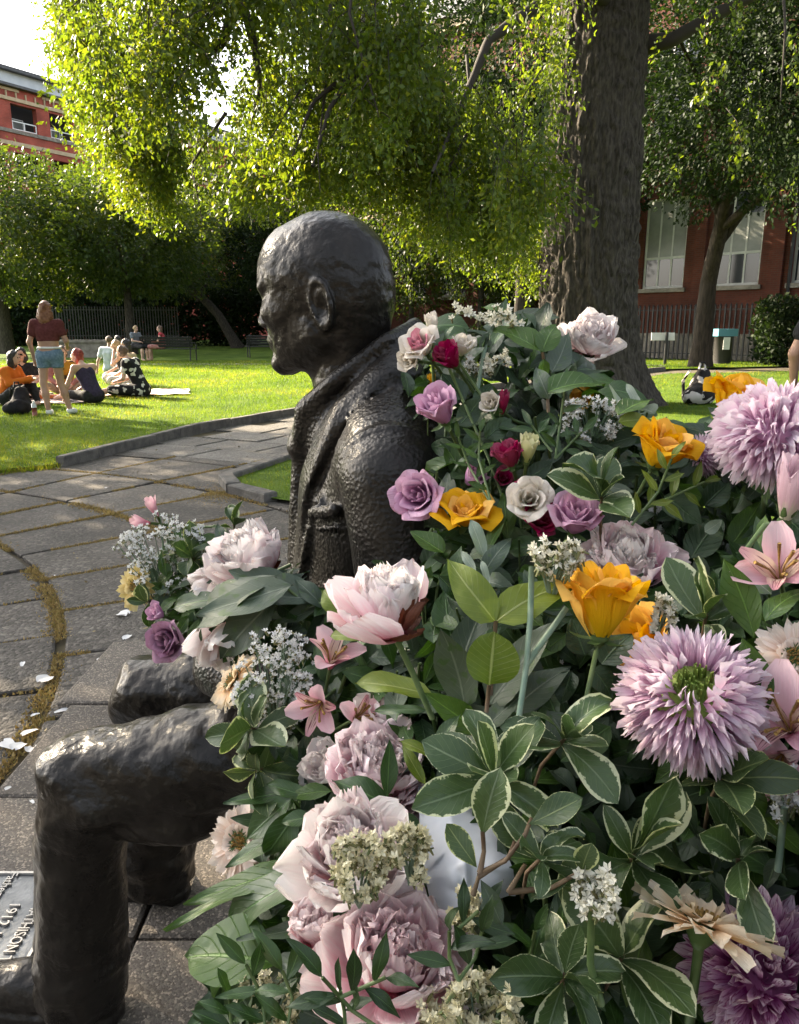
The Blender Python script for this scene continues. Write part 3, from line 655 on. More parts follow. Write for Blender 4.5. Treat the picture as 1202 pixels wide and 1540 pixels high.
for k, hh in enumerate(holes):
    x0, x1, z0, z1 = hh
    if -8 < x0 < 9 or z0 < 5:
        mb = MB(); frame_box(mb, x0 + .004, x1 - .004, z0 + .004, z1 - .004, 0.12, 0.2, 0.09)
        xm = (x0 + x1) / 2; zm = z0 + 1.15; mb.box(x0 + 0.09, x1 - 0.09, 0.125, 0.195, zm, zm + 0.09)
        for xx in (x0 + 0.62, x1 - 0.7): mb.box(xx, xx + 0.07, 0.13, 0.19, z0 + 0.09, zm); mb.box(xx, xx + 0.07, 0.13, 0.19, zm + 0.09, z1 - 0.09)
        w = mb.build('window', M_frame, school)
        g = MB(); g.box(x0 + 0.08, x1 - 0.08, 0.155, 0.165, z0 + 0.08, z1 - 0.08); g.build('pane', M_glass, w)
        if (k // 2) % 2 == 0 or z0 < 5:
            g = MB(); g.box(x0 + (0.1 if k % 3 else 0.66), x1 - 0.1, 0.147, 0.152, zm + 0.09, z1 - (0.09 if k % 4 else 0.9)); g.build('blind', M_blind, w)
        s = MB(); s.box(x0 - 0.12, x1 + 0.12, -0.1, 0.12, z0 - 0.16, z0 - 0.002); s.build('sill', M_stonedark, w)
for xx in (-4.4, 1.72, 4.75, 7.8): 
    mb = MB(); mb.box(xx - 0.22, xx + 0.22, -0.14, -0.006, 1.0, 15.38); mb.build('pier', M_brick, school)
mb = MB(); mb.tube([(5.25, -0.1, 1.0), (5.25, -0.1, 15.3)], 0.06, 8); mb.build('drainpipe', M_iron, school)

# ---- railings in front of it: rails and each upright bar
def railing(name, label, a, b, h, gap, m, bw=0.022, rails=(0.12, 0.93), z=0.0, spike=0.08):
    a, b = Vector(a), Vector(b); L = (b - a).length; ang = math.atan2((b - a).y, (b - a).x)
    t = thing(name, label, 'railing', (a.x, a.y, z), (0, 0, ang))
    for r_ in rails:
        mb = MB(); mb.box(0, L, -0.015, 0.015, h * r_ - 0.02, h * r_ + 0.02); mb.build('rail', m, t)
    mb = MB(); mb.box(-bw / 2, bw / 2, -bw / 2, bw / 2, 0, h); mb.add([(-bw, 0, h), (0, -bw, h), (bw, 0, h), (0, bw, h), (0, 0, h + spike), ], [(0, 1, 4), (1, 2, 4), (2, 3, 4), (3, 0, 4), (3, 2, 1, 0)])
    first = mb.build('upright_bar', m, t); n = int(L / gap); me = first.data
    first.location = (gap / 2, 0, 0)
    for k in range(1, n):
        link('upright_bar', me, t, loc=(gap * (k + 0.5), 0, 0))
    return t
railing('iron_railing', 'black iron railings with spiked bars below the tall windows', (9.6, 32.6), (18.0, 22.9), 2.05, 0.2, M_iron, 0.055)
railing('boundary_railing', 'pale upright railings in the shade behind the picnic group', (-21.5, 47.2), (-13.4, 48.2), 2.4, 0.16, M_galv, 0.05, rails=(0.3, 0.93), spike=0.02)

# ---- block of flats far left: red piers, buff bands, recessed balconies, grey attic
angL = math.atan2(5.7, 3.5)
flats = thing('brick_flats', 'distant red brick block with buff bands and recessed balconies above the trees', 'building', (-29, 61.6, 0), (0, 0, angL))
holes = []
for k in range(-3, 12):
    for zz in (4.1, 8.1, 11.9, 15.5): holes.append((0.62 + 3.18 * k, 2.72 + 3.18 * k, zz, zz + (1.75 if zz > 15 else 2.0)))
wall_with_holes(-12, 40, 18.3, holes, 0.5, 'wall', M_brickL, flats)
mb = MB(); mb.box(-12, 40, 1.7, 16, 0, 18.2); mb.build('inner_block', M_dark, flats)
mb = MB()
for zz in (14.35, 10.6, 6.8): mb.box(-12, 40, -0.08, -0.003, zz, zz + 0.28)
mb.box(-12, 40, -0.12, -0.004, 17.42, 17.66); mb.build('stone_band', M_buff, flats)
mb = MB(); mb.box(-12, 40, -0.45, 0.4, 18.32, 18.5); mb.build('cornice', M_slate, flats)
mb = MB(); mb.box(-12, 40, -0.1, -0.005, 15.22, 15.46); mb.build('sill_band', M_stonedark, flats)
mb = MB(); mb.box(-12, 40, 1.2, 15, 18.5, 19.75); mb.build('attic_wall', M_greywall, flats)
mb = MB(); mb.box(-12.3, 40.3, 0.7, 15.5, 19.75, 20.0); mb.add([(-12.3, .7, 20.0), (40.3, .7, 20.0), (40.3, 15.5, 20.0), (-12.3, 15.5, 20.0), (-12.3, 4, 20.9), (40.3, 4, 20.9), (40.3, 12, 20.9), (-12.3, 12, 20.9)], [(0, 1, 5, 4), (1, 2, 6, 5), (2, 3, 7, 6), (3, 0, 4, 7), (4, 5, 6, 7)]); mb.box(1.5, 2.4, 3.6, 4.4, 20.4, 21.3); mb.build('roof', M_slate, flats)
dm = MB(); dm.box(-0.05, 0.05, -0.1, -0.004, 17.66, 18.05)
d0 = dm.build('dentil', M_buff, flats); d0.location = (-2.0, 0, 0)
for k in range(1, 34): link('dentil', d0.data, flats, loc=(-2.0 + 0.78 * k, 0, 0))
pm = MB(); pm.box(0, 2.0, -0.07, -0.004, 18.08, 18.28); p0 = pm.build('stone_panel', M_buff, flats); p0.location = (-0.6, 0, 0)
for k in range(1, 8): link('stone_panel', p0.data, flats, loc=(-0.6 + 3.9 * k, 0, 0))
for (x0, x1, z0, z1) in holes:
    mb = MB(); frame_box(mb, x0 + 0.05, x1 - 0.05, z0 + 0.01, z0 + 0.62, 0.1, 0.16, 0.07); mb.box((x0 + x1) / 2 - 0.035, (x0 + x1) / 2 + 0.035, 0.1, 0.16, z0 + 0.08, z0 + 0.55); mb.build('balcony_rail', M_white, flats)
    w = MB(); frame_box(w, x0 + 0.1, x1 - 0.1, z0, z0 + 1.15, 1.6, 1.68, 0.06); w.box((x0 + x1) / 2 - 0.03, (x0 + x1) / 2 + 0.03, 1.6, 1.68, z0 + .06, z0 + 1.09); w = w.build('window', M_white, flats)
    g = MB(); g.box(x0 + 0.16, x1 - 0.16, 1.63, 1.65, z0 + 0.06, z0 + 1.09); g.build('pane', M_blind, w)

# ---- park benches
def park_bench(label, x, y, rz, L=1.9):
    t = thing('park_bench', label, 'bench', (x, y, 0), (0, 0, rz), group='dark metal park benches')
    for k in range(5):
        mb = MB(); mb.box(-L / 2, L / 2, -0.25 + 0.1 * k, -0.17 + 0.1 * k, 0.44, 0.465); mb.build('seat_slat', M_iron, t)
    for k in range(4):
        mb = MB(); a = Matrix.Translation((0, 0.27 + 0.028 * k, 0.56 + 0.1 * k)) @ Matrix.Rotation(rad(-15), 4, 'X'); mb.box(-L / 2, L / 2, -0.012, 0.012, -0.04, 0.04, a); mb.build('back_slat', M_iron, t)
    for sx in (-1, 1):
        X = sx * (L / 2 - 0.12)
        mb = MB(); mb.tube([(X, -0.26, 0), (X, -0.24, 0.42)], 0.025, 8); mb.build('leg', M_iron, t)
        mb = MB(); mb.tube([(X, 0.3, 0), (X, 0.24, 0.42), (X, 0.28, 0.55), (X, 0.38, 0.93)], 0.025, 8); mb.build('leg', M_iron, t)
        mb = MB(); mb.tube([(X, -0.26, 0.42), (X, -0.3, 0.6), (X, -0.2, 0.68), (X, 0.3, 0.66)], 0.022, 8); mb.build('armrest', M_iron, t)
    return t
park_bench('black slatted park bench with the two seated women on it', -8.75, 30.0, rad(170), 2.1)
park_bench('black park bench half hidden behind the chin of the bronze head', -5.6, 33.5, rad(200))
# low stone block by the back path
mb = MB(); mb.box(-1.35, 1.35, -0.5, 0.5, 0, 0.62); mb.box(-1.42, 1.42, -0.57, 0.57, 0.62, 0.72)
blk = mb.build('stone_block', M_stonedark); blk.location = (-13.4, 33.6, 0); tag(blk, 'low grey stone block on the lawn behind the standing woman', 'stone block')
# litter bin with a blue hood by the slender dark tree, and a small white notice on a post
bn = thing('litter_bin', 'dark litter bin with a pale blue top beside the slender tree', 'bin', (11.35, 27.6, 0))
mb = MB(); mb.tube([(0, 0, 0), (0, 0, 0.05), (0, 0, 0.95)], [0.28, 0.3, 0.3], 14); mb.build('body', M_dark, bn, True)
M_blue = mat('pale_blue_plastic', (0.10, 0.28, 0.36), 0.5)
mb = MB(); mb.box(-0.34, 0.34, -0.34, 0.34, 0.95, 1.2); mb.build('lid', M_blue, bn)
mb = MB(); mb.box(-0.13, 0.1, -0.325, -0.312, 0.5, 0.92); mb.build('notice', M_white, bn)
nb = thing('notice_board', 'small white notice on a dark post right of the great trunk', 'sign', (9.15, 27.0, 0))
mb = MB(); mb.tube([(0, 0, -0.1), (0, 0, 1.1)], 0.05, 8); mb.build('post', M_iron, nb)
mb = MB(); mb.box(-0.5, 0.3, -0.05, -0.02, 0.82, 1.08, Matrix.Rotation(rad(-8), 4, 'X')); mb.build('panel', M_white, nb)
# black and white rucksack on the grass by the trunk
# ================================================================ people on the lawn
def cloth_mat(n, c, c2=None, sc=14, contrast=(0.35, 0.65)): return mat(n, c, 0.85, c2, sc, spec=0.2, contrast=contrast, detail=1.5 if contrast[1] - contrast[0] < 0.1 else 4)
M_skin = mat('pale_skin', (0.50, 0.30, 0.22), 0.5, (0.56, 0.35, 0.26), 8)
M_skin2 = mat('tanned_skin', (0.36, 0.20, 0.135), 0.5, (0.42, 0.25, 0.17), 8)
def hair_mat(n, c, c2): return mat(n, c, 0.5, c2, 30, bump=0.8, bscale=40)
H_aub = hair_mat('auburn_hair', (0.13, 0.045, 0.02), (0.26, 0.11, 0.05)); H_blk = hair_mat('black_hair', (0.012, 0.010, 0.010), (0.03, 0.025, 0.022))
H_red = hair_mat('dyed_red_hair', (0.20, 0.018, 0.014), (0.34, 0.05, 0.03)); H_brn = hair_mat('brown_hair', (0.07, 0.04, 0.022), (0.14, 0.085, 0.05)); H_fair = hair_mat('fair_hair', (0.3, 0.2, 0.1), (0.45, 0.32, 0.18))
M_eye = mat('eye_dark', (0.015, 0.012, 0.01), 0.2); M_lip = mat('lips', (0.36, 0.13, 0.11), 0.5)
RAD = dict(pelvis=(0.125, 0.115), torso=(0.12, 0.125), uarm=(0.047, 0.038), farm=(0.037, 0.026), thigh=(0.082, 0.052), shin=(0.052, 0.034), foot=(0.036, 0.028), neck=(0.052, 0.048))
def figure_segs(J):
    g = lambda k: np.array(J[k], np.float32); s = {}
    s['pelvis'] = [(g('hipL') * 0.9 + g('hipR') * 0.1, g('hipR') * 0.9 + g('hipL') * 0.1, 0.105, 0.105)]
    mid = (g('pelvis') + g('chest')) / 2
    s['torso'] = [(g('pelvis') + (0, 0.05, 0.03), mid + (0, .045, 0), 0.095, 0.085), (g('pelvis') + (0, -0.05, 0.03), mid + (0, -.045, 0), 0.095, 0.085), (mid + (0, .045, 0), g('chest') + (0, .06, 0), 0.085, 0.10), (mid + (0, -.045, 0), g('chest') + (0, -.06, 0), 0.085, 0.10), (g('shL'), g('shR'), 0.058, 0.058)]
    s['vest'] = s['torso'][:-1]
    s['neck'] = [(g('chest') * 0.3 + g('neck') * 0.7, g('head') * 0.7 + g('neck') * 0.3, 0.052, 0.047)]
    for q in 'LR':
        s['sleeve' + q] = [(g('sh' + q), g('sh' + q) * 0.5 + g('el' + q) * 0.5, 0.052, 0.05)]; s['uarm' + q] = [(g('sh' + q), g('el' + q), 0.05, 0.038)]; s['farm' + q] = [(g('el' + q), g('ha' + q), 0.038, 0.026)]
        s['thigh' + q] = [(g('hip' + q), g('kn' + q), 0.084, 0.054)]; s['shin' + q] = [(g('kn' + q), (g('kn' + q) * 0.6 + g('an' + q) * 0.4), 0.052, 0.053), (g('kn' + q) * 0.6 + g('an' + q) * 0.4, g('an' + q), 0.053, 0.034)]
        s['foot' + q] = [(g('an' + q) - (0, 0, 0.02), g('toe' + q), 0.038, 0.03)]
    return s
def segs_sdf(P, L, inf=0.0, k=0.03):
    d = None
    for a, b, r0, r1 in L:
        e = seg(P, a, b, r0 + inf, r1 + inf); d = e if d is None else smin(d, e, k)
    return d
def person(label, x, y, rz, J, skin, hair, clothes, hairlen=0.12, s=1.0, group=None, h=0.016, bun=False, curly=0.0, glasses=False, z=0.0, face=0.0):
    t = thing('person', label, 'person', (x, y, z), (0, 0, rz), group)
    J = {k: tuple(np.array(v) * s) for k, v in J.items()}
    S_ = figure_segs(J); A = np.array(list(J.values())); lo, hi = A.min(0) - 0.22, A.max(0) + 0.22; lo[2] = max(lo[2], -0.03)
    hc = np.array(J['head']); cf, sf = math.cos(face), math.sin(face); R = np.array([[cf, -sf, 0], [sf, cf, 0], [0, 0, 1]], np.float32)
    tol = lambda P: (P - hc.astype(np.float32)) @ R
    def body(P):
        d = None
        for n in ('pelvis', 'torso', 'neck'): e = segs_sdf(P, S_[n], 0, 0.05); d = e if d is None else smin(d, e, 0.05)
        for q in 'LR':
            d = smin(d, smin(segs_sdf(P, S_['uarm' + q]), segs_sdf(P, S_['farm' + q]), 0.02), 0.03)
            d = smin(d, smin(smin(segs_sdf(P, S_['thigh' + q]), segs_sdf(P, S_['shin' + q]), 0.02), segs_sdf(P, S_['foot' + q]), 0.02), 0.03)
            hd = np.array(J['ha' + q]); dr = hd - np.array(J['el' + q]); dr = dr / np.linalg.norm(dr); d = smin(d, seg(P, hd, hd + dr * 0.06, 0.028, 0.03), 0.02)
        Q = tol(P); Qm = Q.copy(); Qm[..., 1] = np.abs(Qm[..., 1])
        f = smin(ell(Q, (-0.01, 0, 0.03), (0.092, 0.072, 0.085)), ell(Q, (0.025, 0, -0.045), (0.058, 0.052, 0.062)), 0.03)
        f = smin(f, seg(Q, (0.082, 0, 0.012), (0.102, 0, -0.026), 0.010, 0.014), 0.012); f = smax(f, -ell(Qm, (0.092, 0.030, 0.012), (0.018, 0.02, 0.011)), 0.01)
        f = smin(f, ell(Qm, (-0.01, 0.075, -0.005), (0.018, 0.010, 0.03)), 0.006)
        return smin(d, f, 0.025)
    V, F = surfnet(body, lo, hi, h); F = [tuple(f) for f in F]
    mb = MB(); mb.V = [tuple(v) for v in V]; mb.F = F
    for q in 'LR':                                              # five fingers on each hand
        hd = np.array(J['ha' + q]); dr = hd - np.array(J['el' + q]); dr /= np.linalg.norm(dr); sd = np.cross(dr, (0, 0, 1.0)); sd /= np.linalg.norm(sd) + 1e-6; dn = np.cross(sd, dr); dn = dn if dn[2] < 0 else -dn
        for k in range(4):
            b = hd + dr * 0.075 + sd * (0.024 - 0.016 * k); L = (0.058, 0.068, 0.062, 0.048)[k]; mb.tube([b, b + dr * L * .5 + dn * .008, b + dr * L * .85 + dn * .026], [0.0095, 0.0085, 0.006], 5)
        b = hd + dr * 0.03 + sd * 0.03; mb.tube([b, b + sd * .018 + dr * .022, b + sd * .022 + dr * .05], [0.011, 0.0095, 0.007], 5)
    mb.build('body', skin, t, True)
    hv = MB()
    for sy in (-1, 1): hv.add(*ico(tuple(hc + np.array(R) @ np.array((0.082, 0.030 * sy, 0.012))), 0.011))
    hv.build('eyes', M_eye, t, True)
    lp_ = MB(); c0 = hc + np.array(R) @ np.array((0.080, 0, -0.062)); sdv = np.array(R) @ np.array((0, 0.022, 0)); lp_.tube([c0 - sdv, c0 + np.array(R) @ np.array((0.006, 0, 0)), c0 + sdv], [0.003, 0.008, 0.003], 6); lp_.build('mouth', M_lip, t, True)
    def hairf(P):
        Q = tol(P)
        cap = ell(Q, (-0.018, 0, 0.04), (0.102, 0.086, 0.096)); facecut = np.maximum(Q[..., 0] - 0.035 - 0.35 * (Q[..., 2] - 0.03), -1)
        d = smax(cap, np.maximum(facecut, -Q[..., 2] - 0.055), 0.015)
        if hairlen > 0.02: d = smin(d, smax(ell(Q, (-0.045, 0, -hairlen * 0.45), (0.062 + 0.06 * min(hairlen, .2), 0.088 + 0.14 * min(hairlen, .2), 0.06 + hairlen * 0.55)), Q[..., 0] - 0.02, 0.01), 0.03)
        if bun: d = smin(d, ell(Q, (-0.105, 0, 0.04), (0.045, 0.045, 0.045)), 0.02)
        return d + 0.012 * vnoise(Q, 22) + curly * vnoise(Q, 40)
    V, F = surfnet(hairf, hc - 0.22 - (0, 0, hairlen * 0.7), hc + 0.2, 0.011); mk('hair', V, F.astype(np.int32), hair, t)
    if glasses:
        g = MB()
        for sy in (-1, 1): g.box(0.090, 0.097, 0.030 * sy - 0.024, 0.030 * sy + 0.024, -0.008, 0.028)
        g.box(0.092, 0.097, -0.01, 0.01, 0.014, 0.022)
        M4 = np.array(R); g.V = [tuple(hc + M4 @ np.array(v)) for v in g.V]; g.build('sunglasses', M_eye, t)
    for nm, parts, inf, m_, zlo, zhi in clothes:
        L = []
        for p in parts: L += S_[p]
        def cf_(P):
            d = segs_sdf(P, L, inf, 0.035) + 0.006 * vnoise(P, 11)
            if zlo is not None: d = np.maximum(d, zlo * s - P[..., 2])
            if zhi is not None: d = np.maximum(d, P[..., 2] - zhi * s)
            return np.maximum(d, 0.004 - P[..., 2])
        V, F = surfnet(cf_, lo, hi, h); 
        if len(V): mk(nm, V, F.astype(np.int32), m_, t)
    return t
def ico(c, r):
    bm = bmesh.new(); bmesh.ops.create_icosphere(bm, subdivisions=1, radius=r); V = [tuple(np.array(v.co) + np.array(c)) for v in bm.verts]; F = [tuple(v.index for v in f.verts) for f in bm.faces]; bm.free(); return V, F
def seated(lean=0.06, kn=((0.36, 0.30, 0.15), (0.36, -0.30, 0.15)), an=((0.30, -0.06, 0.06), (0.20, 0.10, 0.06)), el=((0.14, 0.24, 0.32), (0.14, -0.24, 0.32)), ha=((0.34, 0.12, 0.22), (0.34, -0.10, 0.22)), headf=0.05, hz=0.0):
    L = lean
    return dict(pelvis=(0, 0, 0.12), chest=(L, 0, 0.44), neck=(L * 1.25, 0, 0.585), head=(L * 1.4 + headf, 0, 0.72 + hz), shL=(L * 1.1, 0.165, 0.53), shR=(L * 1.1, -0.165, 0.53), elL=el[0], elR=el[1], haL=ha[0], haR=ha[1], hipL=(0.02, 0.085, 0.115), hipR=(0.02, -0.085, 0.115), knL=kn[0], knR=kn[1], anL=an[0], anR=an[1], toeL=(an[0][0] + 0.08, an[0][1] - 0.11, 0.035), toeR=(an[1][0] + 0.08, an[1][1] + 0.11, 0.035))
TOP = ('torso', 'sleeveL', 'sleeveR'); LONG = ('torso', 'uarmL', 'uarmR') + ('farmL', 'farmR'); LEGS = ('pelvis', 'thighL', 'thighR', 'shinL', 'shinR'); SHORTS = ('pelvis', 'thighL', 'thighR')
C = cloth_mat
GP = 'people picnicking on the lawn'
stand = dict(pelvis=(0, 0, 0.90), chest=(0.0, 0, 1.20), neck=(0.0, 0, 1.36), head=(0.03, 0, 1.49), shL=(0, 0.165, 1.30), shR=(0, -0.165, 1.30), elL=(-0.02, 0.25, 1.05), elR=(0.0, -0.25, 1.06), haL=(0.06, 0.235, 0.83), haR=(0.20, -0.20, 0.98), hipL=(0, 0.085, 0.86), hipR=(0, -0.085, 0.86), knL=(-0.03, 0.115, 0.47), knR=(0.05, -0.10, 0.47), anL=(-0.07, 0.07, 0.075), anR=(0.07, -0.19, 0.075), toeL=(0.06, 0.075, 0.035), toeR=(0.19, -0.22, 0.035))
wx, wy = G(84, 624).xy
M_denim = C('faded_denim', (0.10, 0.16, 0.22), (0.17, 0.24, 0.31), 30); M_shoe = mat('white_trainer', (0.72, 0.72, 0.70), 0.6)
person('woman standing with her back turned in a maroon crop top and denim shorts', wx, wy, rad(98), stand, M_skin2, H_aub, [('crop_top', ('torso', 'sleeveL', 'sleeveR'), 0.014, C('maroon_knit', (0.085, 0.022, 0.022), (0.12, 0.035, 0.033), 30), 1.06, None), ('denim_shorts', SHORTS, 0.018, M_denim, 0.68, 0.955), ('belt', ('torso', 'pelvis'), 0.024, M_shoe, 0.955, 0.985), ('trainer', ('footL',), 0.012, M_shoe, None, 0.085), ('trainer', ('footR',), 0.012, M_shoe, None, 0.085)], 0.2, 1.02, GP)
def at(px, py): p = G(px, py); return p.x, p.y
bw = C('black_white_pattern', (0.02, 0.02, 0.02), (0.62, 0.6, 0.56), 11, (0.5, 0.53)); blackc = C('black_cotton', (0.014, 0.014, 0.015), (0.03, 0.03, 0.032), 20)
floral = C('black_white_floral', (0.016, 0.016, 0.018), (0.66, 0.64, 0.58), 9, (0.56, 0.585))
x, y = at(12, 610); person('dark haired person in an orange hoodie sitting at the left edge', x, y, rad(-5), seated(0.10, el=((0.20, 0.22, 0.36), (0.20, -0.22, 0.36)), ha=((0.42, 0.05, 0.42), (0.42, -0.02, 0.42)), kn=((0.30, 0.22, 0.30), (0.30, -0.22, 0.30)), an=((0.42, 0.12, 0.06), (0.42, -0.12, 0.06))), M_skin, H_blk, [('hoodie', LONG, 0.022, C('orange_fleece', (0.52, 0.12, 0.012), (0.6, 0.16, 0.02), 12), 0.05, None), ('trousers', LEGS, 0.014, blackc, None, 0.34)], 0.12, 1.08, GP)
x, y = at(42, 600); person('person in a black shirt and sunglasses with black and white trousers facing us', x, y, rad(-80), seated(0.04), M_skin, H_blk, [('black_shirt', TOP, 0.02, blackc, 0.08, None), ('patterned_trousers', LEGS, 0.02, bw, None, 0.3)], 0.10, 1.1, GP, glasses=True)
x, y = at(101, 596); person('person in a mustard printed shirt seen between standing woman and redhead', x, y, rad(-70), seated(0.06, kn=((0.34, 0.26, 0.2), (0.34, -0.26, 0.2))), M_skin, H_brn, [('printed_shirt', ('torso',), 0.022, C('mustard_print', (0.46, 0.23, 0.03), (0.07, 0.05, 0.03), 7, (0.55, 0.6)), 0.1, None), ('open_shirt', ('uarmL', 'uarmR', 'farmL', 'farmR'), 0.02, C('dusty_pink_cotton', (0.32, 0.13, 0.11), (0.38, 0.17, 0.15), 12), 0.1, None), ('shorts', LEGS, 0.012, C('tan_cotton', (0.3, 0.22, 0.15)), None, 0.3)], 0.03, 1.12, GP)
x, y = at(143, 607); person('red haired woman in a dark purple vest leaning on one arm', x, y, rad(150), seated(0.16, kn=((0.42, 0.12, 0.13), (0.46, -0.18, 0.10)), an=((0.74, 0.12, 0.06), (0.70, -0.28, 0.06)), el=((0.28, 0.24, 0.27), (0.22, -0.18, 0.32)), ha=((0.36, 0.25, 0.045), (0.42, -0.10, 0.2)), headf=0.09, hz=-0.03), M_skin, H_red, [('purple_vest', ('vest',), 0.016, C('dark_purple_jersey', (0.032, 0.025, 0.05), (0.05, 0.04, 0.075), 25), 0.1, None), ('black_shorts', SHORTS, 0.018, blackc, None, 0.26)], 0.09, 1.15, GP, face=0.5)
x, y = at(216, 597); person('woman in a black and white flowered dress bending her head', x, y, rad(172), seated(0.15, kn=((0.44, 0.16, 0.12), (0.42, -0.22, 0.12)), an=((0.66, 0.30, 0.06), (0.26, 0.02, 0.06)), el=((0.20, 0.22, 0.30), (0.20, -0.20, 0.30)), ha=((0.40, 0.10, 0.24), (0.40, -0.06, 0.24)), headf=0.10, hz=-0.04), M_skin, H_brn, [('flowered_dress', TOP, 0.024, floral, 0.03, None), ('dress_skirt', SHORTS, 0.035, floral, None, 0.27)], 0.03, 1.2, GP, bun=True)
x, y = at(208, 583); person('dark curly haired woman behind the flowered dress', x, y, rad(185), seated(0.08), M_skin2, H_blk, [('beige_top', TOP, 0.016, C('beige_knit', (0.45, 0.33, 0.2), (0.52, 0.4, 0.26), 18), 0.1, None), ('pale_skirt', LEGS, 0.03, C('pale_print', (0.6, 0.55, 0.5), (0.25, 0.2, 0.2), 12, (0.58, 0.62)), None, 0.3)], 0.14, 1.25, GP, curly=0.02)
x, y = at(192, 578); person('fair haired person raising a hand to the face beside the curly haired woman', x, y, rad(200), seated(0.08, el=((0.24, 0.2, 0.38), (0.14, -0.24, 0.32)), ha=((0.20, 0.08, 0.60), (0.34, -0.10, 0.22))), M_skin, H_fair, [('dark_top', ('torso',), 0.018, blackc, 0.1, None), ('white_skirt', LEGS, 0.03, C('white_cotton_print', (0.66, 0.63, 0.6), (0.4, 0.3, 0.3), 14, (0.6, 0.64)), None, 0.3)], 0.10, 1.2, GP)
x, y = at(166, 563); person('man in a pale blue shirt sitting with his back to us', x, y, rad(75), seated(0.02, el=((-0.06, 0.24, 0.28), (-0.02, -0.24, 0.30)), ha=((-0.10, 0.26, 0.05), (0.22, -0.16, 0.2))), M_skin2, H_brn, [('pale_shirt', TOP, 0.026, C('pale_blue_cotton', (0.42, 0.47, 0.5), (0.5, 0.55, 0.57), 12), 0.05, None), ('pale_trousers', LEGS, 0.02, C('stone_cotton', (0.5, 0.48, 0.44)), None, 0.3)], 0.02, 1.25, GP)
x, y = at(180, 560); person('dark haired man leaning close beside the pale blue shirt', x, y, rad(100), seated(0.05), M_skin2, H_blk, [('sky_shirt', TOP, 0.022, C('sky_cotton', (0.3, 0.36, 0.42), (0.36, 0.42, 0.48), 12), 0.05, None), ('dark_trousers', LEGS, 0.02, blackc, None, 0.3)], 0.02, 1.25, GP)
bseat = dict(pelvis=(0, 0, 0.58), chest=(0.0, 0, 0.88), neck=(0.02, 0, 1.03), head=(0.06, 0, 1.16), shL=(0.02, 0.165, 0.97), shR=(0.02, -0.165, 0.97), elL=(0.10, 0.24, 0.74), elR=(0.10, -0.24, 0.74), haL=(0.32, 0.10, 0.76), haR=(0.30, -0.08, 0.70), hipL=(0.0, 0.085, 0.55), hipR=(0, -0.085, 0.55), knL=(0.44, 0.10, 0.52), knR=(0.44, -0.10, 0.52), anL=(0.46, 0.10, 0.08), anR=(0.40, -0.10, 0.08), toeL=(0.58, 0.11, 0.035), toeR=(0.52, -0.1, 0.035))
person('woman in a grey top at the left of the far bench', -10.05, 30.0, rad(-30), bseat, M_skin, H_fair, [('grey_top', TOP, 0.018, C('grey_jersey', (0.12, 0.14, 0.16), (0.17, 0.19, 0.21), 12), 0.5, None), ('dark_skirt', SHORTS, 0.03, blackc, None, None)], 0.02, 1.02, 'women talking on the far bench', h=0.022, bun=True)
person('woman in a red dress turning on the far bench', -9.05, 30.0, rad(190), bseat, M_skin, H_brn, [('red_dress', ('torso',), 0.02, C('red_cotton', (0.36, 0.04, 0.05), (0.44, 0.07, 0.08), 12), 0.5, None), ('dress_skirt', SHORTS, 0.035, C('red_print', (0.34, 0.10, 0.09), (0.5, 0.3, 0.26), 12), None, None)], 0.2, 1.02, 'women talking on the far bench', h=0.022)
p = W(1268, 470, 5.2); person('long haired woman standing at the right edge, almost out of sight', p.x, p.y, rad(60), stand, M_skin2, H_aub, [('dark_top', TOP, 0.018, blackc, 0.95, None), ('dark_trousers', LEGS, 0.016, C('dark_denim', (0.03, 0.045, 0.07)), 0.1, 1.0), ('shoe', ('footL',), 0.014, blackc, None, 0.09), ('shoe', ('footR',), 0.014, blackc, None, 0.09)], 0.3, 1.06)

# picnic things
def blanket(label, px0, py0, w, l, rz, m):
    c = G(px0, py0); n = 24; V = []
    for j in range(n):
        for i in range(n):
            u, v = (i / (n - 1) - .5) * w, (j / (n - 1) - .5) * l; V.append((u + 0.03 * math.sin(v * 5), v + 0.03 * math.sin(u * 6), 0))
    V = np.array(V); V[:, 2] = 0.03 + 0.02 * np.abs(vnoise(V, 5)) + 0.012 * vnoise(V, 11)
    I = np.arange(n * n).reshape(n, n); F = np.stack([I[:-1, :-1], I[:-1, 1:], I[1:, 1:], I[1:, :-1]], -1).reshape(-1, 4)
    o = mk('picnic_blanket', V, F, m); o.location = (c.x, c.y, 0); o.rotation_euler = (0, 0, rz); tag(o, label, 'blanket', 'picnic blankets')
blanket('pale pink printed picnic blanket under the flowered dress', 218, 592, 1.7, 1.3, 0.3, C('pink_print_blanket', (0.55, 0.36, 0.32), (0.66, 0.6, 0.55), 6, (0.45, 0.5)))
blanket('black and white patterned picnic blanket beside the standing woman', 68, 605, 1.5, 1.1, 0.2, C('dark_print_blanket', (0.06, 0.05, 0.06), (0.5, 0.42, 0.4), 9, (0.5, 0.54)))
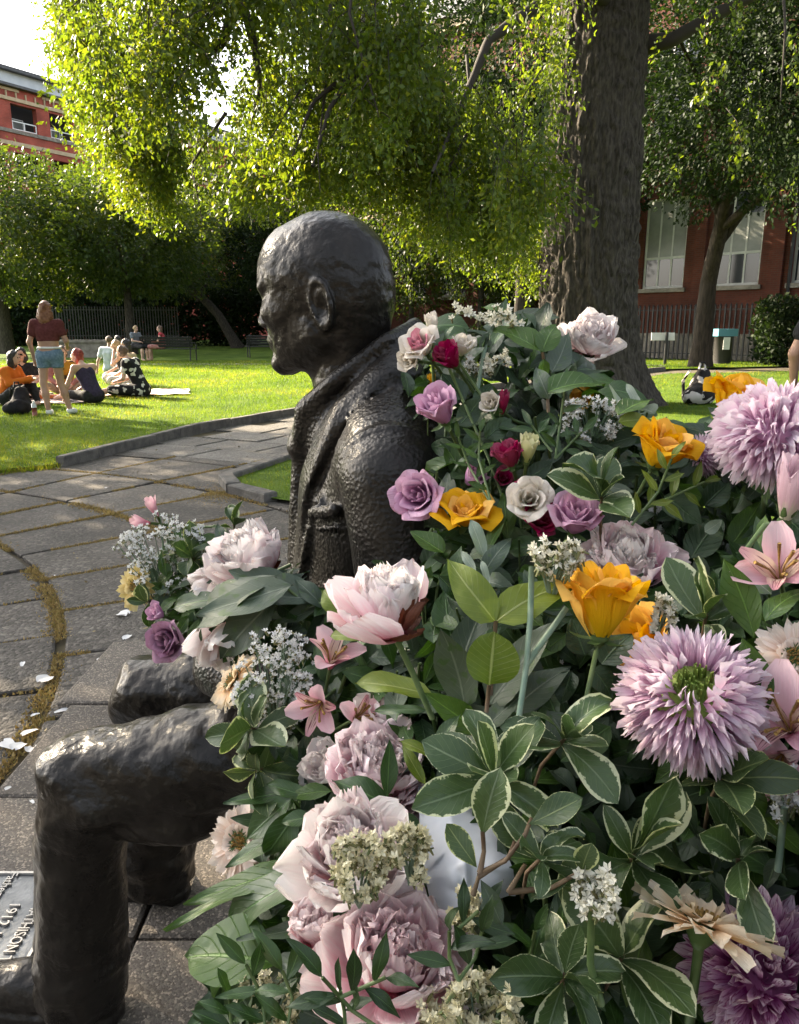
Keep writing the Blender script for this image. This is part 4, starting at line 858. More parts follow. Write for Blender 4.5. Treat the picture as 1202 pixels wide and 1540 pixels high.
for lb, px, py, w_, c_ in (('white paper food tray on the dark printed blanket', 60, 600, 0.2, (0.7, 0.68, 0.62)), ('orange snack bag lying on the dark printed blanket', 72, 603, 0.17, (0.55, 0.16, 0.04))):
    pt = G(px, py); mb = MB(); mb.add([(-w_, -w_ * .7, 0.0), (w_, -w_ * .6, 0.0), (w_ * .95, w_ * .7, 0.0), (-w_, w_ * .6, 0.0), (-w_ * 1.1, -w_ * .8, 0.05), (w_ * 1.1, -w_ * .7, 0.06), (w_, w_ * .8, 0.05), (-w_ * 1.1, w_ * .7, 0.06), (0, 0, 0.03)], [(3, 2, 1, 0), (0, 1, 5, 4), (1, 2, 6, 5), (2, 3, 7, 6), (3, 0, 4, 7), (4, 5, 8), (5, 6, 8), (6, 7, 8), (7, 4, 8)])
    o = mb.build('food_tray' if 'tray' in lb else 'snack_bag', mat(lb.split()[0] + '_packet', c_, 0.5)); o.location = (pt.x, pt.y, 0.055); tag(o, lb, 'food')
bt = thing('drink_bottle', 'clear and red drink bottle standing on the grass by the blanket', 'bottle', tuple(G(53, 626)))
mb = MB(); mb.tube([(0, 0, 0), (0, 0, 0.13)], [0.036, 0.036], 12); mb.build('body', mat('red_drink', (0.22, 0.06, 0.05), 0.25), bt, True)
mb = MB(); mb.tube([(0, 0, 0.13), (0, 0, 0.18), (0, 0, 0.2)], [0.036, 0.034, 0.016], 12); mb.build('neck', mat('clear_plastic', (0.5, 0.52, 0.5), 0.15), bt, True)
mb = MB(); mb.tube([(0, 0, 0.2), (0, 0, 0.225)], [0.017, 0.017], 10); mb.build('cap', M_white, bt, True)
def soft_bag(label, x, y, rz, sc, mats, name='backpack'):
    t = thing(name, label, 'bag', (x, y, 0), (0, 0, rz))
    f = lambda P: smax(smin(seg(P * np.array([1, 0.78, 1], np.float32), (0.0, 0, 0.11), (-0.04, 0.05, 0.40), 0.18, 0.07), ell(P, (0.05, -0.04, 0.10), (0.15, 0.24, 0.13)), 0.05) + 0.028 * vnoise(P, 6) + 0.012 * vnoise(P, 14), -P[..., 2], 0.02)
    V, F = surfnet(f, (-.25, -.3, -.02), (.3, .3, .55), 0.016); mk('body', V * sc, F.astype(np.int32), mats[0], t)
    f2 = lambda P: smax(ell(P, (0.14, 0, 0.15), (0.09, 0.15, 0.12)) + 0.01 * vnoise(P, 12), -P[..., 2], 0.02)
    V, F = surfnet(f2, (-.02, -.22, -.02), (.3, .22, .32), 0.014); mk('front_pocket', V * sc, F.astype(np.int32), mats[1], t)
    mb = MB(); mb.tube([(0.02 * sc, -0.05 * sc, 0.47 * sc), (0.02 * sc, -0.03 * sc, 0.56 * sc), (0.02 * sc, 0.03 * sc, 0.56 * sc), (0.02 * sc, 0.05 * sc, 0.47 * sc)], 0.014 * sc, 6); mb.build('handle', mats[0], t, True)
    for sy in (-1, 1):
        mb = MB(); mb.tube([(-0.12 * sc, 0.09 * sy * sc, 0.44 * sc), (-0.22 * sc, 0.11 * sy * sc, 0.3 * sc), (-0.17 * sc, 0.12 * sy * sc, 0.06 * sc)], 0.022 * sc, 6); mb.build('strap', mats[0], t, True)
    return t
blackbag = C('black_nylon', (0.012, 0.012, 0.014), (0.022, 0.022, 0.024), 9)
x, y = at(30, 622); soft_bag('black rucksack on the grass in front of the orange hoodie', x, y, rad(-60), 0.85, (blackbag, blackbag))
x, y = at(1050, 607); soft_bag('black and white rucksack lying on the grass right of the great trunk', x, y, rad(-75), 1.25, (C('black_white_bag', (0.02, 0.018, 0.018), (0.6, 0.55, 0.52), 5.5, (0.53, 0.56)), C('black_white_pocket', (0.02, 0.018, 0.018), (0.6, 0.55, 0.52), 6.5, (0.6, 0.63))))
# ================================================================ the seated bronze figure and its bench
def bronze(name, bump, bscale, rough=(0.34, 0.55), patina=0.2, ridg=1.0):
    m = mat(name, (0.05, 0.042, 0.036), 0.4, metal=0.25, spec=0.3); nt = m.node_tree; N = nt.nodes; Lk = nt.links.new; b = N['Principled BSDF']
    tc = N.new('ShaderNodeTexCoord')
    n1 = N.new('ShaderNodeTexNoise'); n1.inputs['Scale'].default_value = 9; n1.inputs['Detail'].default_value = 8; n1.inputs['Roughness'].default_value = 0.7; Lk(tc.outputs['Object'], n1.inputs['Vector'])
    rp = N.new('ShaderNodeValToRGB'); el = rp.color_ramp.elements
    el[0].position = 0.3; el[0].color = (0.010, 0.009, 0.008, 1); el[1].position = 0.72; el[1].color = (0.040, 0.034, 0.029, 1)
    e = el.new(0.55); e.color = (0.020, 0.0175, 0.015, 1)
    Lk(n1.outputs['Fac'], rp.inputs[0])
    n3 = N.new('ShaderNodeTexNoise'); n3.inputs['Scale'].default_value = 6; n3.inputs['Detail'].default_value = 9; n3.inputs['Roughness'].default_value = 0.75
    mp_ = N.new('ShaderNodeMapping'); mp_.inputs['Location'].default_value = (3.1, 1.7, 0.4); Lk(tc.outputs['Object'], mp_.inputs[0]); Lk(mp_.outputs[0], n3.inputs['Vector'])
    r3 = N.new('ShaderNodeValToRGB'); r3.color_ramp.elements[0].position = 0.6; r3.color_ramp.elements[1].position = 0.75
    r3.color_ramp.elements[0].color = (0, 0, 0, 1); r3.color_ramp.elements[1].color = (patina, patina, patina, 1); Lk(n3.outputs['Fac'], r3.inputs[0])
    mx = N.new('ShaderNodeMix'); mx.data_type = 'RGBA'; Lk(r3.outputs[0], mx.inputs[0]); Lk(rp.outputs[0], mx.inputs[6]); mx.inputs[7].default_value = (0.07, 0.10, 0.085, 1)
    Lk(mx.outputs[2], b.inputs['Base Color'])
    mr = N.new('ShaderNodeMapRange'); mr.inputs['To Min'].default_value = rough[0]; mr.inputs['To Max'].default_value = rough[1]; Lk(n1.outputs['Fac'], mr.inputs[0]); Lk(mr.outputs[0], b.inputs['Roughness'])
    n2 = N.new('ShaderNodeTexNoise'); n2.inputs['Scale'].default_value = bscale; n2.inputs['Detail'].default_value = 4; Lk(tc.outputs['Object'], n2.inputs['Vector'])
    v = N.new('ShaderNodeTexVoronoi'); v.feature = 'SMOOTH_F1'; v.inputs['Scale'].default_value = bscale * 1.3; v.inputs['Smoothness'].default_value = 0.5; Lk(tc.outputs['Object'], v.inputs['Vector'])
    ad = N.new('ShaderNodeMath'); ad.operation = 'MULTIPLY_ADD'; Lk(v.outputs['Distance'], ad.inputs[0]); ad.inputs[1].default_value = 0.8 * ridg; Lk(n2.outputs['Fac'], ad.inputs[2])
    bp = N.new('ShaderNodeBump'); bp.inputs['Strength'].default_value = bump; bp.inputs['Distance'].default_value = 0.006
    ms = N.new('ShaderNodeMapRange'); ms.inputs['From Min'].default_value = 0.35; ms.inputs['From Max'].default_value = 0.65; ms.inputs['To Min'].default_value = 0.25 * bump; ms.inputs['To Max'].default_value = 1.3 * bump; Lk(n3.outputs['Fac'], ms.inputs[0]); Lk(ms.outputs[0], bp.inputs['Strength']); Lk(ad.outputs[0], bp.inputs['Height']); Lk(bp.outputs[0], b.inputs['Normal'])
    return m
M_bz_head = bronze('polished_dark_bronze', 0.6, 66, (0.2, 0.38), 0.12, 0.3)
M_bz_coat = bronze('rough_cast_bronze', 0.38, 130, (0.22, 0.4), 0.5)
M_bz_leg = bronze('worn_bronze_cloth', 0.75, 48, (0.2, 0.38), 0.12, 0.5)
M_bz_seat = bronze('dull_bronze_bench', 0.4, 40, (0.45, 0.65), 0.3, 0.5)

SB = rad(10); SO = Vector((-0.02, 1.30, 0)); SROT = PI - SB
MS = Matrix.Translation(SO) @ Matrix.Rotation(SROT, 4, 'Z'); MSI = MS.inverted()
MJ = MS @ Matrix.Rotation(rad(10), 4, 'Z'); MJI = MJ.inverted()
def L_(px, py, d): return tuple(MJI @ W(px, py, d))
statue = thing('bronze_statue', 'dark bronze statue of a seated man in an open jacket, seen in profile among flowers', 'statue', tuple(SO), (0, 0, SROT))
def sdf_obj(fn, lo, hi, h, disp, name, m, parent, M=None):
    V, F = surfnet(fn, lo, hi, h)
    N = vnormals(V, F)
    if disp is not None: V = V + N * disp(V, N)[:, None]
    if M is not None:
        A = np.array(M); V = V @ A[:3, :3].T + A[:3, 3]
    return mk(name, V, F.astype(np.int32), m, parent)

# ---- head, in its own frame: x towards the face, y towards the near (left) ear, z up; units are life size, enlarged 1.15
HP = Vector((-0.128, 1.312, 1.325)); HS = 1.02
MH = Matrix.Translation(HP) @ Matrix.Rotation(rad(160), 4, 'Z') @ Matrix.Rotation(rad(4), 4, 'Y') @ Matrix.Scale(HS, 4)
MHI = MH.inverted(); MHL = MSI @ MH
hl = lambda p: tuple(MHI @ (MS @ Vector(p)))
neck_pts = [hl((0.02, 0, 1.10)), hl((0.06, 0.0, 1.215)), hl((0.075, 0.004, 1.33))]
def head_sdf(P):
    X, Y, Z = P[..., 0], P[..., 1], P[..., 2]
    Q = P.copy(); Q[..., 1] = np.abs(Y)                      # mirrored half for paired features
    d = ell(P, (-0.012, 0, 0.048), (0.104, 0.081, 0.099))
    d = smin(d, ell(P, (0.036, 0, 0.062), (0.060, 0.066, 0.066)), 0.03)
    d = smin(d, ell(P, (-0.052, 0, 0.012), (0.062, 0.066, 0.074)), 0.04)
    d = smin(d, chain(P, neck_pts, [0.082, 0.067, 0.062]), 0.035)
    d = smin(d, ell(P, (0.028, 0, -0.022), (0.062, 0.063, 0.070)), 0.03)       # face mass
    d = smin(d, seg(Q, (0.074, 0.012, -0.080), (-0.018, 0.050, -0.040), 0.016, 0.026), 0.024)  # jaw
    d = smin(d, ell(P, (0.072, 0, -0.078), (0.017, 0.024, 0.018)), 0.016)     # chin
    d = smin(d, ell(Q, (0.056, 0.046, 0.000), (0.026, 0.018, 0.018)), 0.02)    # cheekbone
    d = smin(d, seg(Q, (0.089, 0.012, 0.040), (0.074, 0.050, 0.042), 0.012, 0.010), 0.012)    # brow
    d = smax(d, -ell(Q, (0.094, 0.031, 0.021), (0.020, 0.019, 0.0115)), 0.010)  # eye socket
    d = smin(d, ell(Q, (0.071, 0.031, 0.019), (0.013, 0.015, 0.011)), 0.004)
    d = smin(d, seg(Q, (0.081, 0.018, 0.0275), (0.078, 0.044, 0.0245), 0.0042), 0.004)        # upper lid
    d = smin(d, seg(Q, (0.080, 0.020, 0.010), (0.076, 0.042, 0.0115), 0.004), 0.005)
    d = smin(d, seg(P, (0.089, 0, 0.034), (0.107, 0, -0.008), 0.0085, 0.0115), 0.012)          # nose
    d = smin(d, ell(Q, (0.097, 0.0115, -0.0145), (0.012, 0.0075, 0.008)), 0.007)
    d = smax(d, -ell(Q, (0.101, 0.007, -0.0225), (0.006, 0.0035, 0.004)), 0.003)
    d = smin(d, ell(P, (0.080, 0, -0.040), (0.017, 0.027, 0.020)), 0.014)
    d = smin(d, ell(P, (0.092, 0, -0.0415), (0.009, 0.021, 0.0058)), 0.005)
    d = smin(d, ell(P, (0.089, 0, -0.0535), (0.009, 0.018, 0.0062)), 0.005)
    d = smax(d, -ell(P, (0.103, 0, -0.0476), (0.012, 0.026, 0.0016)), 0.003)
    d = smax(d, -ell(P, (0.098, 0, -0.063), (0.012, 0.018, 0.005)), 0.008)
    # ears: a tilted rim, a bowl and a lobe
    ex, ey, ez = -0.040, 0.0775, 0.004
    q = Q - np.array([ex, ey, ez], np.float32); ct, st = math.cos(0.16), math.sin(0.16)
    u = q[..., 0] * ct - q[..., 2] * st; v = q[..., 0] * st + q[..., 2] * ct; w = q[..., 1] + 0.26 * u + 0.004
    tp = 1 + 0.18 * v / 0.036
    rr = np.sqrt((u / (0.0175 * tp)) ** 2 + (v / 0.0345) ** 2); rr_d = (rr - 1) * 0.024
    rim = np.sqrt(rr_d ** 2 + (w - 0.013) ** 2) - 0.0042
    disc = np.maximum(rr_d, np.abs(w - 0.004) - 0.006)
    ear = smin(disc, rim, 0.005)
    ear = smin(ear, np.sqrt(((rr - 0.55) * 0.02 + 0.25 * u) ** 2 + (w - 0.010) ** 2) - 0.0034, 0.003)
    ear = smax(ear, -(np.sqrt((u + 0.002) ** 2 * 1.2 + (v + 0.006) ** 2 * 0.7 + (w - 0.017) ** 2) - 0.0125), 0.004)
    ear = smin(ear, np.sqrt((u - 0.004) ** 2 + (v + 0.030) ** 2 + (w - 0.006) ** 2) - 0.0085, 0.008)
    ear = smin(ear, np.sqrt((u - 0.0165) ** 2 + ((v + 0.008) * 0.8) ** 2 + (w - 0.007) ** 2) - 0.006, 0.005)
    d = smin(d, ear, 0.006)
    # hair: a thin combed cap with a ridge at its edge and a parting along the top
    top = ell(P, (-0.014, 0, 0.046), (0.109, 0.0855, 0.1045))
    edge = (X - 0.066) * 0.75 + (0.062 - Z) * 0.72 + 0.010 * np.sin(Z * 55) * (np.abs(Y) > 0.03)
    side = np.maximum(0.004 - Z, (X - 0.018) * 0.9 + (0.03 - Z) * 0.35)
    mask = np.maximum(edge * 0.0 + np.maximum((X - 0.052) - 0.55 * (Z - 0.10), -(Z - 0.012) - 0.55 * (X + 0.035)), -1)
    d = smin(d, smax(top, mask, 0.004), 0.003)
    return d
def head_disp(V, N):
    st = np.stack([V[:, 0] * 18 + V[:, 2] * 10, V[:, 1] * 18, (V[:, 2] - 0.4 * V[:, 0]) * 75], 1)
    hairy = 1 / (1 + np.exp(-((V[:, 2] + 0.03) * 1.0 - (V[:, 0] + 0.02) * 0.9) * 90))
    return 0.0009 * fbm(V, 30, 2) + 0.0007 * fbm(V, 90, 2) + hairy * 0.0010 * vnoise(st) + 0.0012 * vnoise(V, 14)
body = sdf_obj(head_sdf, (-0.135, -0.115, -0.235), (0.135, 0.115, 0.165), 0.0032, head_disp, 'head', M_bz_head, statue, MHL)

# ---- jacket in the statue's frame: x forward, y towards the camera, z up
lap = [(-0.075, 0.040, 1.262), (-0.020, 0.088, 1.235), (0.060, 0.098, 1.150), (0.118, 0.078, 1.045), (0.150, 0.058, 0.93), (0.178, 0.050, 0.80), (0.19, 0.05, 0.66)]
lapF = [(x, -y, z) for x, y, z in lap]
arm = [(-0.012, 0.205, 1.085), (-0.035, 0.240, 0.93), (-0.045, 0.248, 0.79)]
fore = [(-0.045, 0.248, 0.79), (0.12, 0.20, 0.725), (0.27, 0.11, 0.745)]
armF = [(-0.012, -0.205, 1.085), (-0.03, -0.25, 0.93), (-0.03, -0.25, 0.80)]; foreF = [(-0.03, -0.25, 0.80), (0.13, -0.19, 0.74), (0.26, -0.06, 0.75)]
def torso(P):
    d = ell(P, (0.008, 0, 1.00), (0.132, 0.195, 0.205))
    d = smin(d, ell(P, (0.035, 0, 0.76), (0.135, 0.175, 0.20)), 0.08)
    d = smin(d, seg(P, (-0.012, -0.165, 1.105), (-0.012, 0.165, 1.105), 0.072), 0.06)
    Q = P.copy(); Q[..., 1] = np.abs(P[..., 1])
    d = smin(d, seg(Q, (-0.015, 0.15, 1.115), (0.005, 0.03, 1.20), 0.065, 0.06), 0.05)
    return d
def jacket_sdf(P):
    X, Y, Z = P[..., 0], P[..., 1], P[..., 2]
    t = torso(P)
    d = smax(t, -(np.abs(Y) - 0.030 + 0 * X) * 1.0, 0.01)
    d = np.where(X > 0.05, np.maximum(t, np.maximum(-(np.abs(Y) - 0.028), -(t + 0.03))), t)   # jacket hangs open at the front
    d = smin(d, t + 0.020, 0.004)
    for l in (lap, lapF):
        cd_ = chain(P, l, [0.020, 0.030, 0.040, 0.044, 0.038, 0.028, 0.02])
        d = smin(d, smax(t - 0.014, cd_, 0.005), 0.003)
        e = chain(P, [(x + 0.003, y * 1.45, z - 0.006) for x, y, z in l], [0.004] * 7)
        d = smax(d, -smax(e - 0.004, -(t + 0.012), 0.003), 0.005)
    sl_ = chain(P, arm, [0.080, 0.074, 0.070]); fw = chain(P, fore, [0.068, 0.060, 0.052])
    a = smin(sl_, fw, 0.03); a = a + 0.004 * np.sin(Z * 42 + Y * 30 + X * 25) * np.clip((1.02 - Z) * 6, 0, 1)
    d = smin(d, a, 0.010)
    ring = np.abs((P - np.array(arm[0], np.float32)) @ np.array([0.05, 0.88, -0.25], np.float32) - 0.0) - 0.007
    d = smin(d, np.maximum(a - 0.006, ring), 0.006)                                          # sleeve seam
    d = smin(d, smin(chain(P, armF, [0.078, 0.072, 0.068]), chain(P, foreF, [0.066, 0.06, 0.052]), 0.03), 0.012)
    # breast pocket: two welts and pens
    for p0, p1, r_, o in ((L_(459, 773, 1.2), L_(502, 768, 1.15), 0.011, 0.017), (L_(458, 796, 1.2), L_(504, 797, 1.15), 0.010, 0.013)):
        d = smin(d, smax(t - o, seg(P, p0, p1, r_), 0.004), 0.004)
    for px_ in (478, 487, 494):
        p0 = L_(px_, 770, 1.19); p1 = L_(px_ + 3, 742 + (px_ % 5) * 3, 1.19)
        d = smin(d, smax(t - 0.014, seg(P, p0, p1, 0.0045), 0.004), 0.003)
    # turned-down jacket collar round the neck, shirt collar inside it
    for sg in (1, -1):
        jc = [(-0.060, 0.0, 1.278), (-0.045, 0.050 * sg, 1.268), (0.015, 0.086 * sg, 1.222), (0.075, 0.080 * sg, 1.150)]
        d = smin(d, chain(P, jc, [0.019, 0.019, 0.018, 0.016]), 0.014)
        sc = [(-0.045, 0.0, 1.300), (0.00, 0.066 * sg, 1.278), (0.085, 0.062 * sg, 1.212), (0.135, 0.030 * sg, 1.165), (0.148, 0.022 * sg, 1.120)]
        d = smin(d, chain(P, sc, [0.012, 0.012, 0.015, 0.018, 0.010]), 0.008)
    d = smin(d, ell(P, (0.075, 0, 1.13), (0.070, 0.070, 0.09)), 0.02)
    d = smin(d, seg(P, (0.138, 0, 1.135), (0.146, 0, 1.10), 0.022, 0.026), 0.006)              # tie knot
    d = smin(d, chain(P, [(0.140, 0, 1.10), (0.146, 0, 0.95), (0.16, 0, 0.78)], [0.022, 0.028, 0.03]), 0.006)
    # skirts of the jacket falling over the seat
    d = smin(d, ell(P, (-0.01, 0.15, 0.66), (0.15, 0.055, 0.13)), 0.03)
    d = smin(d, ell(P, (-0.01, -0.15, 0.66), (0.15, 0.055, 0.13)), 0.03)
    return np.maximum(d, 0.535 - Z)
def coat_disp(V, N):
    w = np.clip((V[:, 2] - 0.5) * 4, 0, 1)
    w = w * np.clip(0.65 + 1.1 * vnoise(V, 7), 0.1, 1.5)
    lm = np.minimum(chain(V, lap, [0.04] * 7), chain(V, lapF, [0.04] * 7)); w = w * np.clip(0.25 + lm * 60, 0.25, 1) * np.clip(1 - (V[:, 2] - 1.12) * 9, 0.35, 1)
    return w * (0.0006 * fbm(V, 75, 2) + 0.0010 * vnoise(V, 18) - 0.0007 * np.abs(vnoise(V + 5, 48)))
sdf_obj(jacket_sdf, (-0.22, -0.36, 0.52), (0.36, 0.36, 1.34), 0.0062, coat_disp, 'jacket', M_bz_coat, statue, MSI @ MJ)

# ---- trousers
nh, nk, na = (0.03, 0.115, 0.635), (0.525, 0.172, 0.520), (0.568, 0.176, 0.085)
fh, fk, fa = (0.03, -0.10, 0.64), (0.535, -0.105, 0.545), (0.585, -0.155, 0.075)
def folds(V, a, b, f, amp, ph):
    a = np.array(a); ax = np.array(b) - a; L2 = ax @ ax; t = (V - a) @ ax / L2
    return amp * np.sin(f * t + ph + 1.7 * vnoise(V, 9))
def trousers_sdf(P):
    X, Y, Z = P[..., 0], P[..., 1], P[..., 2]; d = None
    for h_, k_, a_ in ((nh, nk, na), (fh, fk, fa)):
        th = seg(P, h_, k_, 0.105, 0.076); sh = chain(P, [k_, ((k_[0] + a_[0]) / 2 + .0, (k_[1] + a_[1]) / 2, (k_[2] + a_[2]) / 2), a_], [0.074, 0.080, 0.090])
        l = smin(th, sh, 0.022)
        # drooping cloth behind the knee and a fold hanging along the thigh's underside
        l = smin(l, ell(P, (k_[0] - 0.12, k_[1], k_[2] - 0.05), (0.14, 0.062, 0.055)), 0.05)
        l = smin(l, seg(P, (k_[0] - 0.05, k_[1] + 0.058, k_[2] - 0.02), (k_[0] - 0.24, k_[1] + 0.045, k_[2] + 0.0), 0.016, 0.012), 0.03)
        l = np.maximum(l, 0.045 + 0.012 * np.sin(X * 20) - Z)
        d = l if d is None else np.minimum(d, l)
    d = smin(d, ell(P, (0.0, 0, 0.62), (0.16, 0.2, 0.10)), 0.05)
    return d
def leg_disp(V, N):
    low = np.clip((0.50 - V[:, 2]) * 6, 0, 1); up = 1 - low
    vert = vnoise(np.stack([V[:, 0] * 26, V[:, 1] * 26, V[:, 2] * 5], 1))
    cross = np.sin(V[:, 0] * 34 + V[:, 2] * 48 + 3.0 * vnoise(V, 7)) * np.exp(-((V[:, 2] - 0.47) / 0.10) ** 2)
    ruck = np.sin(V[:, 2] * 75 + 4 * vnoise(V, 9)) * np.exp(-((V[:, 2] - 0.12) / 0.07) ** 2)
    diag = np.sin((V[:, 0] * 0.9 - V[:, 2] * 1.2 + V[:, 1] * 0.4) * 46 + 4 * vnoise(V, 6))
    return low * (0.005 * vert - 0.006 * np.abs(vnoise(np.stack([V[:, 0] * 20 + 3, V[:, 1] * 20, V[:, 2] * 3.5], 1)))) + 0.0065 * cross + 0.004 * ruck + up * (0.0025 * diag - 0.006 * np.abs(vnoise(np.stack([V[:, 0] * 9 + V[:, 2] * 14, V[:, 1] * 16, V[:, 2] * 20 - V[:, 0] * 10], 1)))) + 0.003 * fbm(V, 26, 2) - 0.002 * np.abs(vnoise(V, 55))
sdf_obj(trousers_sdf, (-0.20, -0.27, 0.03), (0.70, 0.29, 0.78), 0.0068, leg_disp, 'trousers', M_bz_leg, statue)
def shoe_sdf(ax, ay, dy):
    def f(P):
        d = chain(P, [(ax - 0.05, ay, 0.045), (ax + 0.10, ay + dy * 0.3, 0.052), (ax + 0.22, ay + dy, 0.036)], [0.042, 0.048, 0.040])
        d = smin(d, seg(P, (ax, ay, 0.1), (ax, ay, 0.05), 0.045), 0.03)
        sole = np.maximum(chain(P * np.array([1, 1, 0], np.float32), [(ax - 0.05, ay, 0), (ax + 0.10, ay + dy * 0.3, 0), (ax + 0.22, ay + dy, 0)], [0.044, 0.052, 0.046]), np.abs(P[..., 2] - 0.012) - 0.012)
        return np.maximum(smin(d, sole, 0.004), 0.0005 - P[..., 2])
    return f
sd = lambda V, N: 0.0015 * fbm(V, 50, 2)
sdf_obj(shoe_sdf(0.585, 0.176, 0.012), (0.46, 0.08, -0.02), (0.88, 0.28, 0.17), 0.007, sd, 'shoe', M_bz_leg, statue)
sdf_obj(shoe_sdf(0.60, -0.155, -0.02), (0.46, -0.27, -0.02), (0.90, -0.06, 0.17), 0.007, sd, 'shoe', M_bz_leg, statue)
# hands resting in the lap round an apple
def hand(sg):
    c = np.array([0.295, 0.075 * sg, 0.755])
    def f(P):
        d = ell(P, c, (0.045, 0.032, 0.024))
        d = smin(d, seg(P, (0.25, 0.115 * sg, 0.75), c, 0.028, 0.026), 0.02)
        for k in range(4):
            b = c + np.array([0.032 - 0.012 * k, -0.006 * sg, 0.012 - 0.014 * k]); m_ = b + np.array([0.032, -0.022 * sg, 0.004]); e = m_ + np.array([0.004 + 0.003 * k, -(0.024 - 0.003 * k) * sg, -0.012])
            d = smin(d, chain(P, [b, m_, e], [0.0105, 0.0095, 0.008]), 0.004)
        d = smin(d, chain(P, [c + np.array([-0.02, -0.012 * sg, 0.012]), c + np.array([0.0, -0.034 * sg, 0.03]), c + np.array([0.018, -0.046 * sg, 0.034])], [0.012, 0.0105, 0.009]), 0.006)
        return d
    return f
for sg in (1, -1):
    sdf_obj(hand(sg), (0.21, min(0, sg * 0.15) - 0.02, 0.68), (0.39, max(0, sg * 0.15) + 0.02, 0.83), 0.005, None, 'hand', M_bz_leg, statue)
sdf_obj(lambda P: smax(ell(P, (0.335, 0.0, 0.785), (0.034, 0.034, 0.031)), -ell(P, (0.335, 0, 0.818), (0.01, 0.01, 0.008)), 0.006), (0.28, -0.06, 0.73), (0.39, 0.06, 0.84), 0.005, None, 'apple', M_bz_leg, statue)

# ---- the bench he sits on: seat planks, back and legs, mostly under the flowers
bench = thing('bronze_bench', 'bronze bench under the heaped flowers and the seated statue', 'bench', (0.12, 1.15, 0))
for k in range(4):
    mb = MB(); mb.box(-0.24 + 0.125 * k, -0.125 + 0.125 * k, -0.85, 1.05, 0.485, 0.535); mb.build('seat_plank', M_bz_seat, bench)
for k in range(3):
    mb = MB(); mb.box(0.26, 0.29, -0.85, 1.05, 0.62 + 0.13 * k, 0.73 + 0.13 * k); mb.build('back_plank', M_bz_seat, bench)
for sy in (-0.72, 0.92):
    mb = MB(); mb.box(-0.2, -0.12, sy - 0.05, sy + 0.05, 0, 0.484); mb.build('leg', M_bz_seat, bench)
    mb = MB(); mb.box(0.18, 0.255, sy - 0.05, sy + 0.05, 0, 0.98); mb.build('leg', M_bz_seat, bench)

# ---- the bronze plaque let into the ground before his feet
M_plq = mat('plaque_bronze', (0.085, 0.09, 0.095), 0.35, (0.15, 0.155, 0.16), 14, metal=0.8, bump=0.15, bscale=60)
M_plqhi = mat('plaque_rubbed_edge', (0.36, 0.34, 0.31), 0.4, (0.46, 0.43, 0.39), 30, metal=0.35)
plaque = thing('memorial_plaque', 'bronze memorial plaque with raised lettering set in the paving by the shoe', 'plaque', (-1.03, 1.425, 0.004))
mb = MB(); mb.box(-0.25, 0.25, -0.175, 0.175, -0.002, 0.008); mb.build('plate', M_plq, plaque)
mb = MB(); frame = [(-0.256, 0.256, -0.181, -0.174), (-0.256, 0.256, 0.174, 0.181), (-0.256, -0.249, -0.174, 0.174), (0.249, 0.256, -0.174, 0.174)]
for a in frame: mb.box(*a, -0.002, 0.013)
mb.build('border', M_plqhi, plaque)
def text_mesh(txt, size, depth, bold=0.0):
    cu = bpy.data.curves.new('text', 'FONT'); cu.body = txt; cu.size = size; cu.extrude = depth; cu.offset = bold; cu.align_x = 'CENTER'; cu.align_y = 'CENTER'; cu.resolution_u = 3
    o = bpy.data.objects.new('text', cu); COL.objects.link(o); dg = bpy.context.evaluated_depsgraph_get(); dg.update()
    me = bpy.data.meshes.new_from_object(o.evaluated_get(dg)); bpy.data.objects.remove(o); bpy.data.curves.remove(cu); return me
for txt, xx, sz, yo in (('ALAN MATHISON TURING', 0.205, 0.036, -0.012), ('1912-1954', 0.152, 0.036, 0.0), ('Father of Computer Science', 0.100, 0.031, 0), ('Mathematician, Logician', 0.052, 0.031, 0), ('Wartime Codebreaker', 0.004, 0.031, 0), ('Victim of Prejudice', -0.044, 0.031, 0)):
    me = text_mesh(txt, sz, 0.0035, 0.0); me.materials.append(M_plqhi)
    if txt.startswith('ALAN'):
        for v in me.vertices: v.co.x *= 0.78
    link('raised_lettering', me, plaque, loc=(xx, yo, 0.010), rot=(0, 0, rad(-90)))
